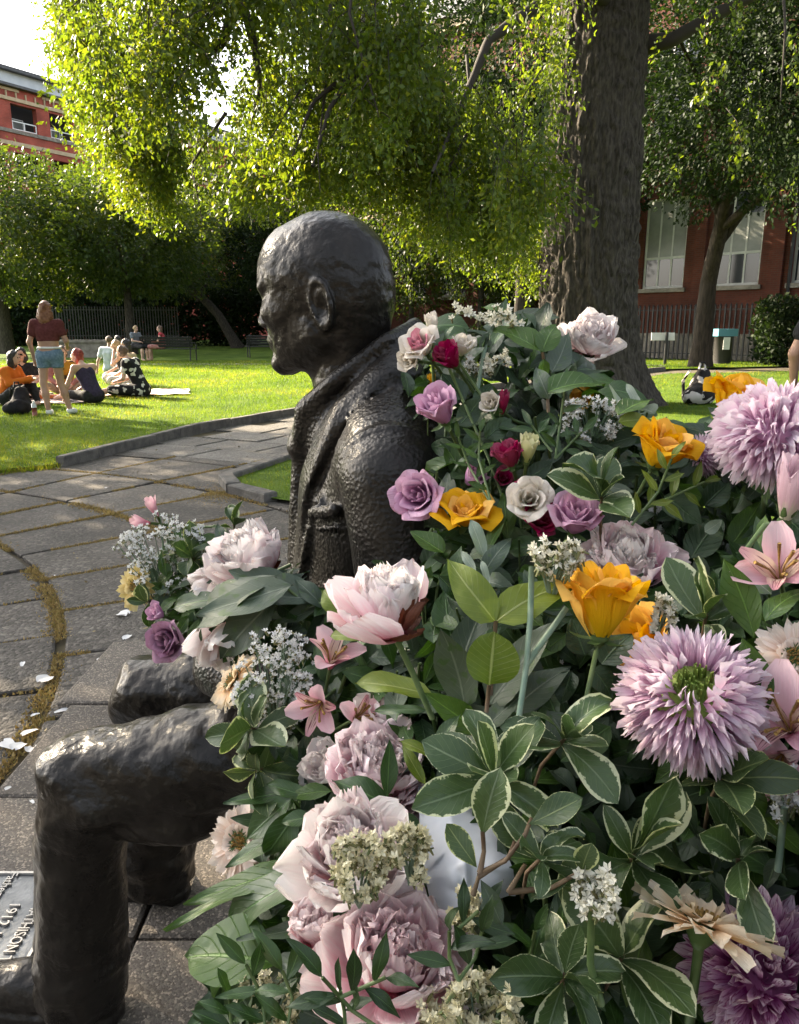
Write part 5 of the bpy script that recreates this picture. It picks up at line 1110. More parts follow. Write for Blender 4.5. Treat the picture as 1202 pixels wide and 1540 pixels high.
# ================================================================ flowers: petals, leaves and blooms
CR, CU, CT = Vector((1, 0, 0)), Vector((0, _s, _c)), Vector((0, -_c, _s))
CAMP = Vector((0, 0, CAMH))
def axis(a, at=None):
    """direction (right, up, towards the viewer) as seen where the thing stands"""
    if at is None: return (CR * a[0] + CU * a[1] + CT * a[2]).normalized()
    t = (CAMP - Vector(at)).normalized(); r = Vector((0, 0, 1)).cross(t).normalized(); u = t.cross(r)
    return (r * a[0] + u * a[1] + t * a[2]).normalized()
def frame_of(z, twist=0.0):
    z = z.normalized(); x = Vector((1, 0, 0)) if abs(z.x) < 0.9 else Vector((0, 1, 0)); y = z.cross(x).normalized(); x = y.cross(z)
    M = Matrix((x, y, z)).transposed().to_4x4(); return M @ Matrix.Rotation(twist, 4, 'Z')
def petal_mat(name, base, mid, tip, streak=None, sfreq=26.0, sstr=0.5, rough=0.7, trans=0.4, edge=None, pos=0.38, blotch=None):
    m = mat(name, base, rough, spec=0.3, sheen=0); nt = m.node_tree; N = nt.nodes; Lk = nt.links.new; b = N['Principled BSDF']
    uv = N.new('ShaderNodeUVMap'); sp = N.new('ShaderNodeSeparateXYZ'); Lk(uv.outputs[0], sp.inputs[0])
    oi = N.new('ShaderNodeObjectInfo')
    cmb = N.new('ShaderNodeCombineXYZ')
    mu = N.new('ShaderNodeMath'); mu.operation = 'MULTIPLY'; Lk(sp.outputs[0], mu.inputs[0]); mu.inputs[1].default_value = sfreq
    Lk(mu.outputs[0], cmb.inputs[0]); mv = N.new('ShaderNodeMath'); mv.operation = 'MULTIPLY'; Lk(sp.outputs[1], mv.inputs[0]); mv.inputs[1].default_value = 2.2; Lk(mv.outputs[0], cmb.inputs[1])
    mr = N.new('ShaderNodeMath'); mr.operation = 'MULTIPLY'; Lk(oi.outputs['Random'], mr.inputs[0]); mr.inputs[1].default_value = 50; Lk(mr.outputs[0], cmb.inputs[2])
    nz = N.new('ShaderNodeTexNoise'); nz.inputs['Scale'].default_value = 1.0; nz.inputs['Detail'].default_value = 3; Lk(cmb.outputs[0], nz.inputs['Vector'])
    # base-to-tip colour, shifted a little by the streaks
    ad = N.new('ShaderNodeMath'); ad.operation = 'MULTIPLY_ADD'; Lk(nz.outputs['Fac'], ad.inputs[0]); ad.inputs[1].default_value = sstr
    sb = N.new('ShaderNodeMath'); sb.operation = 'SUBTRACT'; Lk(sp.outputs[1], sb.inputs[0]); sb.inputs[1].default_value = sstr * 0.5; Lk(sb.outputs[0], ad.inputs[2])
    rp = N.new('ShaderNodeValToRGB'); el = rp.color_ramp.elements; el[0].color = (*base, 1); el[1].color = (*tip, 1); el[0].position = 0.08; el[1].position = 0.9
    e = el.new(pos); e.color = (*mid, 1); Lk(ad.outputs[0], rp.inputs[0]); out = rp.outputs[0]
    if streak:
        r2 = N.new('ShaderNodeValToRGB'); r2.color_ramp.elements[0].position = 0.52; r2.color_ramp.elements[1].position = 0.62
        r2.color_ramp.elements[0].color = (0, 0, 0, 1); r2.color_ramp.elements[1].color = (0.9, 0.9, 0.9, 1); Lk(nz.outputs['Fac'], r2.inputs[0])
        mx = N.new('ShaderNodeMix'); mx.data_type = 'RGBA'; Lk(r2.outputs[0], mx.inputs[0]); Lk(out, mx.inputs[6]); mx.inputs[7].default_value = (*streak, 1); out = mx.outputs[2]
    # rims that have begun to brown
    nb = N.new('ShaderNodeTexNoise'); nb.inputs['Scale'].default_value = 0.35; nb.inputs['Detail'].default_value = 3; Lk(cmb.outputs[0], nb.inputs['Vector'])
    mb_ = N.new('ShaderNodeMath'); mb_.operation = 'MULTIPLY_ADD'; Lk(nb.outputs['Fac'], mb_.inputs[0]); mb_.inputs[1].default_value = 0.55; Lk(sp.outputs[1], mb_.inputs[2])
    rb_ = N.new('ShaderNodeMapRange'); rb_.inputs['From Min'].default_value = 1.27; rb_.inputs['From Max'].default_value = 1.36; rb_.inputs['To Max'].default_value = 0.55; Lk(mb_.outputs[0], rb_.inputs[0])
    mxb = N.new('ShaderNodeMix'); mxb.data_type = 'RGBA'; Lk(rb_.outputs[0], mxb.inputs[0]); Lk(out, mxb.inputs[6]); mxb.inputs[7].default_value = (mid[0] * 0.62, mid[1] * 0.45, mid[2] * 0.3, 1); out = mxb.outputs[2]
    # each petal a shade of its own
    hv = N.new('ShaderNodeHueSaturation'); m2 = N.new('ShaderNodeMapRange'); m2.inputs['To Min'].default_value = 0.86; m2.inputs['To Max'].default_value = 1.1; Lk(oi.outputs['Random'], m2.inputs[0]); Lk(m2.outputs[0], hv.inputs['Value'])
    m3 = N.new('ShaderNodeMapRange'); m3.inputs['To Min'].default_value = 1.15; m3.inputs['To Max'].default_value = 0.85; Lk(oi.outputs['Random'], m3.inputs[0]); Lk(m3.outputs[0], hv.inputs['Saturation'])
    Lk(out, hv.inputs['Color']); out = hv.outputs[0]
    Lk(out, b.inputs['Base Color'])
    bp = N.new('ShaderNodeBump'); bp.inputs['Strength'].default_value = 0.6; bp.inputs['Distance'].default_value = 0.0025; Lk(nz.outputs['Fac'], bp.inputs['Height']); Lk(bp.outputs[0], b.inputs['Normal'])
    add_trans(m, trans, out, (1, 1, 1)); return m
PM = dict(
    pale=petal_mat('pale_pink_peony_petal', (0.82, 0.28, 0.40), (0.92, 0.64, 0.67), (0.94, 0.86, 0.84), sstr=0.6),
    blush=petal_mat('blush_peony_petal', (0.80, 0.20, 0.34), (0.91, 0.55, 0.61), (0.94, 0.83, 0.82), sstr=0.7),
    lilacp=petal_mat('lilac_peony_petal', (0.78, 0.30, 0.46), (0.88, 0.57, 0.67), (0.93, 0.80, 0.81), sstr=0.7),
    white=petal_mat('whitish_peony_petal', (0.87, 0.50, 0.54), (0.93, 0.78, 0.77), (0.95, 0.90, 0.87), sstr=0.6),
    magenta=petal_mat('magenta_inner_petal', (0.70, 0.10, 0.24), (0.88, 0.44, 0.53), (0.92, 0.74, 0.75), sstr=0.7),
    brown=petal_mat('withered_brown_petal', (0.30, 0.02, 0.06), (0.22, 0.055, 0.025), (0.15, 0.05, 0.025), sstr=0.8, trans=0.15),
    lilac=petal_mat('lilac_rose_petal', (0.52, 0.24, 0.44), (0.58, 0.29, 0.50), (0.68, 0.42, 0.56), sstr=0.6),
    dusk=petal_mat('dusky_rose_petal', (0.26, 0.12, 0.20), (0.30, 0.14, 0.24), (0.38, 0.2, 0.3), sstr=0.4),
    yellow=petal_mat('golden_rose_petal', (0.82, 0.56, 0.02), (0.86, 0.52, 0.012), (0.86, 0.46, 0.012), sstr=0.5, trans=0.4),
    crimson=petal_mat('crimson_rose_petal', (0.30, 0.012, 0.06), (0.34, 0.012, 0.07), (0.40, 0.03, 0.11), sstr=0.4, rough=0.5),
    cream=petal_mat('cream_rose_petal', (0.60, 0.66, 0.38), (0.78, 0.74, 0.60), (0.80, 0.74, 0.66), sstr=0.4),
    green=petal_mat('greenish_bud_petal', (0.45, 0.52, 0.16), (0.62, 0.64, 0.26), (0.74, 0.72, 0.44), sstr=0.5),
    pinkcream=petal_mat('pink_edged_petal', (0.74, 0.68, 0.52), (0.74, 0.5, 0.5), (0.60, 0.22, 0.30), sstr=0.5),
    tulip=petal_mat('veined_pink_bud_petal', (0.62, 0.60, 0.42), (0.66, 0.42, 0.48), (0.70, 0.5, 0.56), sstr=0.9),
    mum=petal_mat('lilac_chrysanthemum_petal', (0.62, 0.30, 0.50), (0.80, 0.52, 0.68), (0.90, 0.76, 0.83), sstr=0.4),
    mumwhite=petal_mat('pale_chrysanthemum_petal', (0.70, 0.48, 0.64), (0.80, 0.64, 0.76), (0.87, 0.78, 0.83), sstr=0.4),
    purple=petal_mat('purple_striped_petal', (0.38, 0.07, 0.25), (0.60, 0.26, 0.48), (0.88, 0.74, 0.82), streak=(0.34, 0.06, 0.22), sfreq=9, sstr=0.5),
    peach=petal_mat('peach_gerbera_petal', (0.90, 0.52, 0.22), (0.93, 0.68, 0.40), (0.93, 0.80, 0.60), sstr=0.5),
    palepeach=petal_mat('pale_peach_petal', (0.82, 0.48, 0.34), (0.86, 0.66, 0.54), (0.88, 0.78, 0.70), sstr=0.6),
    lemon=petal_mat('lemon_gerbera_petal', (0.70, 0.42, 0.06), (0.76, 0.56, 0.16), (0.8, 0.68, 0.34), sstr=0.4),
    alst=petal_mat('pink_lily_petal', (0.66, 0.22, 0.30), (0.80, 0.42, 0.50), (0.84, 0.58, 0.62), sstr=0.6),
    alstin=petal_mat('freckled_lily_petal', (0.68, 0.46, 0.40), (0.76, 0.62, 0.46), (0.66, 0.34, 0.38), streak=(0.16, 0.015, 0.04), sfreq=11, sstr=0.5))
M_sepal = mat('green_sepal', (0.05, 0.10, 0.025), 0.55, (0.09, 0.14, 0.04), 60, trans=0.2)
M_stem = mat('green_stem', (0.07, 0.12, 0.035), 0.5, (0.12, 0.17, 0.06), 50)
M_woody = mat('brown_stem', (0.09, 0.055, 0.03), 0.7, (0.16, 0.11, 0.06), 60)
M_bluestem = mat('bluish_stem', (0.12, 0.19, 0.13), 0.55, (0.19, 0.26, 0.18), 50)

def petal_grid(L, w, f0, f1, cup=0.3, nu=6, nv=7, ruf=0.0, rb=0.0, p=1.0, tipround=0.55, neck=0.28, notch=0.0, seed=0, bend=0.0, thick=0, tipk=0.9):
    """one petal growing from the flower's base outwards along +x; f0, f1 are angles from the flower's axis at base and tip"""
    r = np.random.default_rng(seed); V = []; UV = []
    vs = np.linspace(0, 1, nv); ph = rad(f0) + (rad(f1) - rad(f0)) * vs ** p
    dr, dz = np.sin(ph), np.cos(ph); R = rb + np.concatenate([[0], np.cumsum((dr[1:] + dr[:-1]) / 2)]) * L / (nv - 1); Z = np.concatenate([[0], np.cumsum((dz[1:] + dz[:-1]) / 2)]) * L / (nv - 1)
    ph0 = r.uniform(0, 6); uu = np.linspace(-1, 1, nu + 1); ju = sum(r.normal(0, 0.75) * np.sin(uu * f_ + r.uniform(0, 6)) for f_ in (2.5, 5, 8))
    for j, v in enumerate(vs):
        shape = (neck + (1 - neck) * min(1, (v / tipround)) ** 0.8) * (1 if v < tipround else math.sqrt(max(0.0, 1 - ((v - tipround) / (1.0001 - tipround)) ** 2 * tipk)))
        for i in range(nu + 1):
            u = -1 + 2 * i / nu; hw = w / 2 * shape
            n = (-math.cos(ph[j]), 0, math.sin(ph[j]))
            off = cup * u * u * hw + ruf * w * (v ** 1.5) * (0.5 * math.sin(u * 5 + ph0 + v * 3) * abs(u) + 0.32 * ju[i] * (v > 0.7)) + bend * w * u * v
            back = notch * L * (abs(ju[i]) * 0.5 + 0.4 * (abs(u) < 0.25)) * max(0, (v - 0.7) / 0.3)
            V.append((R[j] + n[0] * off - dr[j] * back, u * hw, Z[j] + n[2] * off - dz[j] * back)); UV.append((i / nu, v))
    F = [(j * (nu + 1) + i, j * (nu + 1) + i + 1, (j + 1) * (nu + 1) + i + 1, (j + 1) * (nu + 1) + i) for j in range(nv - 1) for i in range(nu)]
    return V, F, UV
PROTO = {}
def petal_mesh(key, *a, **k):
    if key in PROTO: return PROTO[key]
    V, F, UV = petal_grid(*a, **k); o = mk('petal', V, F, PM['pale'], None, True, UV); me = o.data; bpy.data.objects.remove(o); PROTO[key] = me; return me
def put(name, me, parent, rot, m, scale=1.0, loc=(0, 0, 0), label=None):
    o = link(name, me, parent, loc=loc, rot=rot, scale=scale)
    if m is not None and me.materials and me.materials[0] != m:
        o.material_slots[0].link = 'OBJECT'; o.material_slots[0].material = m
    if label: o['label'] = label
    return o
FR = random.Random(21)
PILE = []            # depth samples of the heap, for packing greenery behind the blooms
def bloom(name, label, cat, px, py, d, D, ax, sink=0.3, group=None, pile=True):
    c = W(px, py, d); a = axis(ax, c); t = thing(name, label, cat, c - a * (D * sink), frame_of(a, FR.uniform(0, 6)).to_euler(), group)
    if pile: PILE.append((px, py, d, D))
    return t
def tube_part(name, pts, r, m, parent, n=7):
    mb = MB(); mb.tube(pts, r, n); return mb.build(name, m, parent, True)
def local_pts(t, pts):
    M = Matrix.Translation(t.location) @ t.rotation_euler.to_matrix().to_4x4(); I = M.inverted(); return [I @ Vector(p) for p in pts]
def stem(t, D, ln=0.12, r=0.0028, m=None, to=None):
    if to is not None: P = local_pts(t, [t.location, *to])
    else: P = [(0, 0, 0.0), (0.0, 0, -ln * 0.5), (ln * 0.12, 0, -ln)]
    tube_part('stem', P, r, m or M_stem, t)
def sepals(t, D, n=5, L=0.3, ang=(70, 40), w=0.12, m=None):
    me = petal_mesh(('sepal', n, L, ang, w), L, w, ang[0], ang[1], 0.3, 4, 5, tipround=0.3, neck=0.6, seed=3)
    for k in range(n): put('sepal', me, t, (0, 0, 2 * PI * k / n + 0.3), m or M_sepal, D)

def peony(label, px, py, d, D, ax, m, inner=None, open_=1.0, wilt=0, n=(8, 15, 46, 58), group=None, st=None, wr=0.5):
    t = bloom('peony', label, 'peony', px, py, d, D, ax, 0.30, group)
    im = inner or m; o = open_
    spec = (('guard', n[0], 0.62, 0.50, 88, 22, 0.34, 0.10), ('middle', n[1], 0.60, 0.36, 66, 8, 0.40, 0.13), ('frill', n[2], 0.55, 0.22, 46, -2, 0.45, 0.19), ('core', n[3], 0.50, 0.155, 22, -10, 0.5, 0.22))
    for li, (nm, cnt, L, w, f0, f1, cup, ruf) in enumerate(spec):
        for k in range(cnt):
            var = FR.randrange(5)
            me = petal_mesh(('peony', nm, var, round(o, 2)), L, w, f0 * o + (var - 2) * 5, f1 * o + (var - 2) * 7, cup, 8, 8, ruf=ruf, neck=0.3, tipround=0.62, notch=(0.03, 0.06, 0.10, 0.10)[li], seed=var * 7 + li)
            pm = im if li >= 2 else m
            if li == 3 and FR.random() < 0.35: pm = m
            if wilt and li < 2 and k < wilt: pm = PM['brown']
            put('petal', me, t, (FR.uniform(-.15, .15), FR.uniform(-.2, .2) - 0.06, 2 * PI * (k + 0.5 * li) / cnt + FR.uniform(-.3, .3)), pm, D * FR.uniform(0.84, 1.1) * (0.62 if pm is PM['brown'] else 1))
    sepals(t, D, 5, 0.26, (95, 50), 0.17, PM['brown'] if wilt else None)
    stem(t, D, 0.13, 0.003, None, st)
    return t
def wrap_petal(key, r0, r1, h, half, lip, seed):
    if key in PROTO: return PROTO[key]
    r = np.random.default_rng(seed); V = []; UV = []; nu, nv = 12, 10
    j1, j2 = r.uniform(-1, 1), r.uniform(0, 6)
    for j in range(nv):
        v = j / (nv - 1)
        R = r0 * 0.35 + (r1 - r0 * 0.35) * math.sin(min(1, v * 1.25) * PI / 2) + lip * max(0, (v - 0.68) / 0.32) ** 1.7
        for i in range(nu + 1):
            u = -1 + 2 * i / nu; sh = (0.42 + 0.58 * min(1, v / 0.5) ** 0.7) * (1 - 0.30 * max(0, (v - 0.72) / 0.28) ** 2)
            tip = 1 - 0.26 * abs(u) ** 2.4 * v ** 2 - 0.03 * j1 * u + 0.02 * math.sin(u * 6 + j2) * v
            a = half * u * sh; z = h * (v * tip - 0.10 * max(0, (v - 0.85) / 0.15) * (lip / max(r1, .05)) * 1.6)
            RR = R * (1 + 0.05 * math.sin(3 * u + j2) * v) + lip * 0.30 * abs(u) ** 3 * v * math.sin(j2) + 0.012 * math.sin(7 * u + j2) * max(0, v - .6)
            V.append((RR * math.cos(a), RR * math.sin(a), z)); UV.append((i / nu, v))
    F = [(j * (nu + 1) + i, j * (nu + 1) + i + 1, (j + 1) * (nu + 1) + i + 1, (j + 1) * (nu + 1) + i) for j in range(nv - 1) for i in range(nu)]
    o = mk('petal', V, F, PM['lilac'], None, True, UV); me = o.data; bpy.data.objects.remove(o); PROTO[key] = me; return me
def rose(label, px, py, d, D, ax, m, open_=1.0, outer=None, tall=1.0, st=None, group=None, name='rose', cat='rose', layers=5):
    t = bloom(name, label, cat, px, py, d, D, ax, 0.42 * tall, group)
    L = [(3, 0.06, 0.09, 0.80, 1.5, 0.01), (3, 0.11, 0.16, 0.84, 1.25, 0.03), (4, 0.17, 0.24, 0.86, 1.05, 0.07), (5, 0.24, 0.33, 0.84, 0.95, 0.12), (5, 0.30, 0.40, 0.78, 0.85, 0.17)][:layers]
    for li, (n, r0, r1, h, half, lip) in enumerate(L):
        for k in range(n):
            var = FR.randrange(3)
            me = wrap_petal(('rose', li, var, round(open_, 2), round(tall, 2)), r0, r1 * (0.75 + 0.25 * open_), h * 1.02 * tall, half, lip * open_, li * 10 + var)
            put('petal', me, t, (FR.uniform(-.05, .05), FR.uniform(-.06, .06) * (1 + li * .3), 2 * PI * k / n + li * 1.1 + FR.uniform(-.2, .2)), (outer if outer and li >= 3 else m), D * FR.uniform(0.94, 1.05))
    sepals(t, D, 5, 0.42, (115, 60) if open_ > 0.7 else (60, 5), 0.14)
    hip = MB(); hip.tube([(0, 0, -0.13 * D), (0, 0, -0.06 * D), (0, 0, 0.02 * D), (0, 0, 0.08 * D)], [0.04 * D, 0.1 * D, 0.15 * D, 0.12 * D], 8); hip.build('receptacle', M_sepal, t, True)
    stem(t, D, 0.12, 0.0024, None, st)
    return t
def mum(label, px, py, d, D, ax, m, centre=None, narrow=True, group=None, alt=None, hollow=False):
    t = bloom('chrysanthemum', label, 'chrysanthemum', px, py, d, D, ax, 0.16, group)
    if narrow: rows = [(58, 122, 150, 0.21, 0), (68, 111, 140, 0.23, 1), (76, 100, 128, 0.23, 2), (80, 90, 114, 0.23, 3), (80, 80, 102, 0.23, 4), (78, 70, 90, 0.22, 5), (72, 60, 78, 0.22, 6), (64, 50, 64, 0.21, 7), (54, 40, 50, 0.20, 8), (42, 30, 34, 0.20, 9), (30, 19, 14, 0.19, 10), (16, 8, 0, 0.18, 11)]
    else: rows = [(34, 116, 118, 0.27, 0), (40, 103, 92, 0.28, 1), (42, 90, 70, 0.28, 2), (40, 77, 54, 0.28, 3), (36, 64, 40, 0.27, 4), (30, 51, 26, 0.26, 5), (24, 38, 12, 0.25, 6), (17, 25, 0, 0.24, 7), (9, 10, -10, 0.22, 8)]
    w = 0.031 if narrow else 0.085
    allp = []
    for n, f0, f1, L, li in rows:
        if hollow and li >= 10: continue
        for k in range(n): allp.append((li, n, k, f0, f1, L))
    order = list(range(len(allp))); FR.shuffle(order); single = set(order[:285]); rest = {}
    for q, (li, n, k, f0, f1, L) in enumerate(allp):
        var = FR.randrange(4)
        me = petal_mesh(('mum', narrow, li, var, False), L, w, f0 + (var - 1.5) * 7, f1 + (var - 1.5) * (30 if narrow else 9), 0.8 if narrow else 0.6, 2 if narrow else 4, 6, rb=0.0, neck=0.7, tipround=0.55 if narrow else 0.7, tipk=0.995 if narrow else 0.92, bend=(var - 1.5) * 0.9 if narrow else (var - 1.5) * .3, seed=li * 5 + var)
        pm = alt if alt and (li < 2 or FR.random() < .3) else m; rot = (FR.uniform(-.16, .16), FR.uniform(-.16, .16), 2 * PI * k / n + FR.uniform(-.12, .12) + li); sc = D * FR.uniform(0.75, 1.2)
        off = (Euler((0, 0, rot[2])).to_matrix() @ Vector((0.29 * math.sin(rad(f0)), 0, 0.23 * math.cos(rad(f0)) + 0.05))) * D
        if q in single: put('petal', me, t, rot, pm, sc, off)
        else:
            M = np.array(Euler(rot).to_matrix()) * sc; co = np.empty(len(me.vertices) * 3, np.float32); me.vertices.foreach_get('co', co); co = co.reshape(-1, 3) @ M.T + np.array(off)
            nu1 = 3 if narrow else 5; R_ = rest.setdefault(pm.name, [pm, [], [], [], 0]); R_[1].append(co); R_[2].append(np.array([v for p in me.polygons for v in p.vertices]).reshape(-1, 4) + R_[4]); R_[3].append(np.array([((i % nu1) / (nu1 - 1), (i // nu1) / 5) for i in range(len(co))])); R_[4] += len(co)
    for pm, V, F, U, _ in rest.values(): mk('petals', np.concatenate(V), np.concatenate(F).astype(np.int32), pm, t, True, np.concatenate(U), kind='stuff')
    c = MB()
    for k in range(70 if centre else 14):
        a, q = FR.uniform(0, 6.28), FR.random() ** 0.5 * 0.13 * D; p = Vector((q * math.cos(a), q * math.sin(a), 0.2 * D)); h = D * FR.uniform(0.08, 0.15); c.tube([p, p * 1.0 + Vector((0, 0, h))], [0.014 * D, 0.006 * D], 4)
    c.add(*(lambda VF: ([(v[0], v[1], v[2] * 0.78 + 0.05 * D) for v in VF[0]], VF[1]))(ico((0, 0, 0), 0.275 * D)))
    c.build('disc', centre or m, t, kind='stuff')
    sepals(t, D, 8, 0.2, (105, 80), 0.1); stem(t, D, 0.12, 0.0034)
    return t
M_disc = mat('green_flower_disc', (0.12, 0.2, 0.02), 0.7, (0.2, 0.26, 0.05), 200)
M_discb = mat('ochre_flower_disc', (0.22, 0.12, 0.03), 0.8, (0.4, 0.25, 0.06), 300)
def gerbera(label, px, py, d, D, ax, m, st=None, droop=0, n=21):
    t = bloom('gerbera', label, 'gerbera', px, py, d, D, ax, 0.1)
    for li, (nn, L, f0, f1) in enumerate(((n, 0.50, 84, 94 + droop), (n, 0.44, 76, 84 + droop), (18, 0.24, 55, 60))):
        for k in range(nn):
            var = FR.randrange(3)
            me = petal_mesh(('gerb', li, var, droop), L, 0.13, f0 + var * 3, f1 + (var - 1) * 10, 0.25, 4, 6, rb=0.03, neck=0.5, tipround=0.75, notch=0.04, seed=li + 10 * var, bend=(var - 1) * 0.3)
            put('petal', me, t, (FR.uniform(-.05, .05), FR.uniform(-.05, .05), 2 * PI * (k + 0.5 * li) / nn + FR.uniform(-.05, .05)), m, D * FR.uniform(0.9, 1.05))
    c = MB()
    for k in range(70):
        a, q = FR.uniform(0, 6.28), FR.random() ** 0.5 * 0.12 * D; p = Vector((q * math.cos(a), q * math.sin(a), 0.03 * D)); c.tube([p, p + Vector((0, 0, 0.07 * D))], [0.012 * D, 0.006 * D], 4)
    c.build('disc', M_discb, t, kind='stuff')
    mb = MB(); mb.tube([(0, 0, -0.16 * D), (0, 0, -0.1 * D), (0, 0, 0), (0, 0, 0.04 * D)], [0.035 * D, 0.08 * D, 0.15 * D, 0.15 * D], 12); mb.build('calyx', M_sepal, t, True)
    sepals(t, D, 14, 0.2, (60, 65), 0.07)
    stem(t, D, 0.14, 0.0042, None, st)
    return t
def lily(label, px, py, d, D, ax, closed=1.0):
    t = bloom('alstroemeria', label, 'alstroemeria', px, py, d, D, ax, 0.3)
    for k in range(3):
        me = petal_mesh(('alo', k % 2, closed), 0.74, 0.34, 16, 74 * closed, 0.4, 6, 7, neck=0.22, tipround=0.62, ruf=0.05, seed=k)
        put('petal', me, t, (FR.uniform(-.1, .1), FR.uniform(-.1, .1), 2 * PI * k / 3 + FR.uniform(-.15, .15)), PM['alst'], D)
        me = petal_mesh(('ali', k % 2, closed), 0.72, 0.2, 12, 58 * closed, 0.35, 5, 7, neck=0.3, tipround=0.5, ruf=0.03, seed=k + 5)
        put('petal', me, t, (FR.uniform(-.1, .1), FR.uniform(-.1, .1), 2 * PI * (k + 0.5) / 3 + FR.uniform(-.15, .15)), PM['alstin'] if closed > 0.5 else PM['alst'], D)
    if closed > 0.5:
        for k in range(5):
            a = FR.uniform(0, 6.28); e = 0.2 * D; tube_part('stamen', [(0, 0, 0), (e * .4 * math.cos(a), e * .4 * math.sin(a), .35 * D), (e * math.cos(a), e * math.sin(a), .55 * D)], [0.0009, 0.0008, 0.0018], M_discb, t, 5)
    stem(t, D, 0.12, 0.0022); return t

# ---------------- leaves
def leaf_mat(name, c1, c2, vein=None, margin=None, rough=0.4, trans=0.22, tcol=(1.3, 1.5, 0.5), vfreq=9.0, spec=0.5, mthr=0.70, patch=None, bump=0.4):
    m = mat(name, c1, rough, spec=spec); nt = m.node_tree; N = nt.nodes; Lk = nt.links.new; b = N['Principled BSDF']
    uv = N.new('ShaderNodeUVMap'); sp = N.new('ShaderNodeSeparateXYZ'); Lk(uv.outputs[0], sp.inputs[0]); oi = N.new('ShaderNodeObjectInfo'); tc = N.new('ShaderNodeTexCoord')
    def mth(op, a, b_=None, c=None):
        n_ = N.new('ShaderNodeMath'); n_.operation = op
        for i, x in enumerate((a, b_, c)):
            if x is None: continue
            if isinstance(x, (int, float)): n_.inputs[i].default_value = x
            else: Lk(x, n_.inputs[i])
        return n_.outputs[0]
    au = mth('ABSOLUTE', mth('MULTIPLY_ADD', sp.outputs[0], 2.0, -1.0))
    cm = N.new('ShaderNodeCombineXYZ'); Lk(mth('MULTIPLY', sp.outputs[0], 5.0), cm.inputs[0]); Lk(mth('MULTIPLY', sp.outputs[1], 11.0), cm.inputs[1]); Lk(mth('MULTIPLY', oi.outputs['Random'], 40.0), cm.inputs[2])
    nz = N.new('ShaderNodeTexNoise'); nz.inputs['Scale'].default_value = 1.0; nz.inputs['Detail'].default_value = 4; Lk(cm.outputs[0], nz.inputs['Vector'])
    def mixc(f, a, c):
        x = N.new('ShaderNodeMix'); x.data_type = 'RGBA'
        Lk(f, x.inputs[0])
        for i, q in ((6, a), (7, c)):
            if isinstance(q, tuple): x.inputs[i].default_value = (*q, 1)
            else: Lk(q, x.inputs[i])
        return x.outputs[2]
    def ramp(s, lo, hi, mx=1.0):
        r_ = N.new('ShaderNodeMapRange'); r_.inputs['From Min'].default_value = lo; r_.inputs['From Max'].default_value = hi; r_.inputs['To Max'].default_value = mx; Lk(s, r_.inputs[0]); return r_.outputs[0]
    col = mixc(ramp(mth('ADD', mth('MULTIPLY', nz.outputs['Fac'], 0.6), mth('MULTIPLY', oi.outputs['Random'], 0.5)), 0.25, 0.8), c1, c2)
    # side veins slant towards the tip; the midrib is paler
    ph = mth('SUBTRACT', sp.outputs[1], mth('MULTIPLY', au, 0.28)); wv = mth('ABSOLUTE', mth('SINE', mth('MULTIPLY', ph, vfreq * PI)))
    vv = ramp(wv, 0.22, 0.0, 0.45); mid = ramp(au, 0.07, 0.025, 0.85)
    vc = vein or tuple(min(1, c * 1.9 + 0.02) for c in c2)
    col = mixc(vv, col, tuple(0.5 * (a + b_) for a, b_ in zip(c2, vc))); col = mixc(mid, col, vc)
    if margin:
        k = mth('ADD', au, mth('MULTIPLY', mth('SUBTRACT', nz.outputs['Fac'], 0.5), 0.62)); k = mth('ADD', mth('ADD', k, mth('MULTIPLY', sp.outputs[1], 0.10)), mth('MULTIPLY_ADD', oi.outputs['Random'], 0.34, -0.2))
        n2 = N.new('ShaderNodeTexNoise'); n2.inputs['Scale'].default_value = 3.2; n2.inputs['Detail'].default_value = 2; Lk(cm.outputs[0], n2.inputs['Vector']); k = mth('ADD', k, mth('MULTIPLY', mth('SUBTRACT', n2.outputs['Fac'], 0.5), 0.3))
        e = mth('MAXIMUM', ramp(k, mthr + 0.20, mthr + 0.25), mth('MULTIPLY', ramp(au, 0.95, 0.985), ramp(n2.outputs['Fac'], 0.42, 0.5))); col = mixc(e, col, margin)
    if patch:
        n3 = N.new('ShaderNodeTexNoise'); n3.inputs['Scale'].default_value = 0.55; Lk(cm.outputs[0], n3.inputs['Vector']); col = mixc(ramp(n3.outputs['Fac'], 0.60, 0.66), col, patch)
    Lk(col, b.inputs['Base Color'])
    hgt = mth('ADD', mth('ADD', mth('MULTIPLY', vv, -0.9), mth('MULTIPLY', mid, -0.9)), mth('MULTIPLY', nz.outputs['Fac'], 0.5))
    bp = N.new('ShaderNodeBump'); bp.inputs['Strength'].default_value = bump; bp.inputs['Distance'].default_value = 0.002; Lk(hgt, bp.inputs['Height']); Lk(bp.outputs[0], b.inputs['Normal'])
    rr = ramp(nz.outputs['Fac'], 0.2, 0.8); mr = N.new('ShaderNodeMapRange'); mr.inputs['To Min'].default_value = rough * 0.8; mr.inputs['To Max'].default_value = rough * 1.35; Lk(rr, mr.inputs[0]); Lk(mr.outputs[0], b.inputs['Roughness'])
    add_trans(m, trans, col, tcol); return m
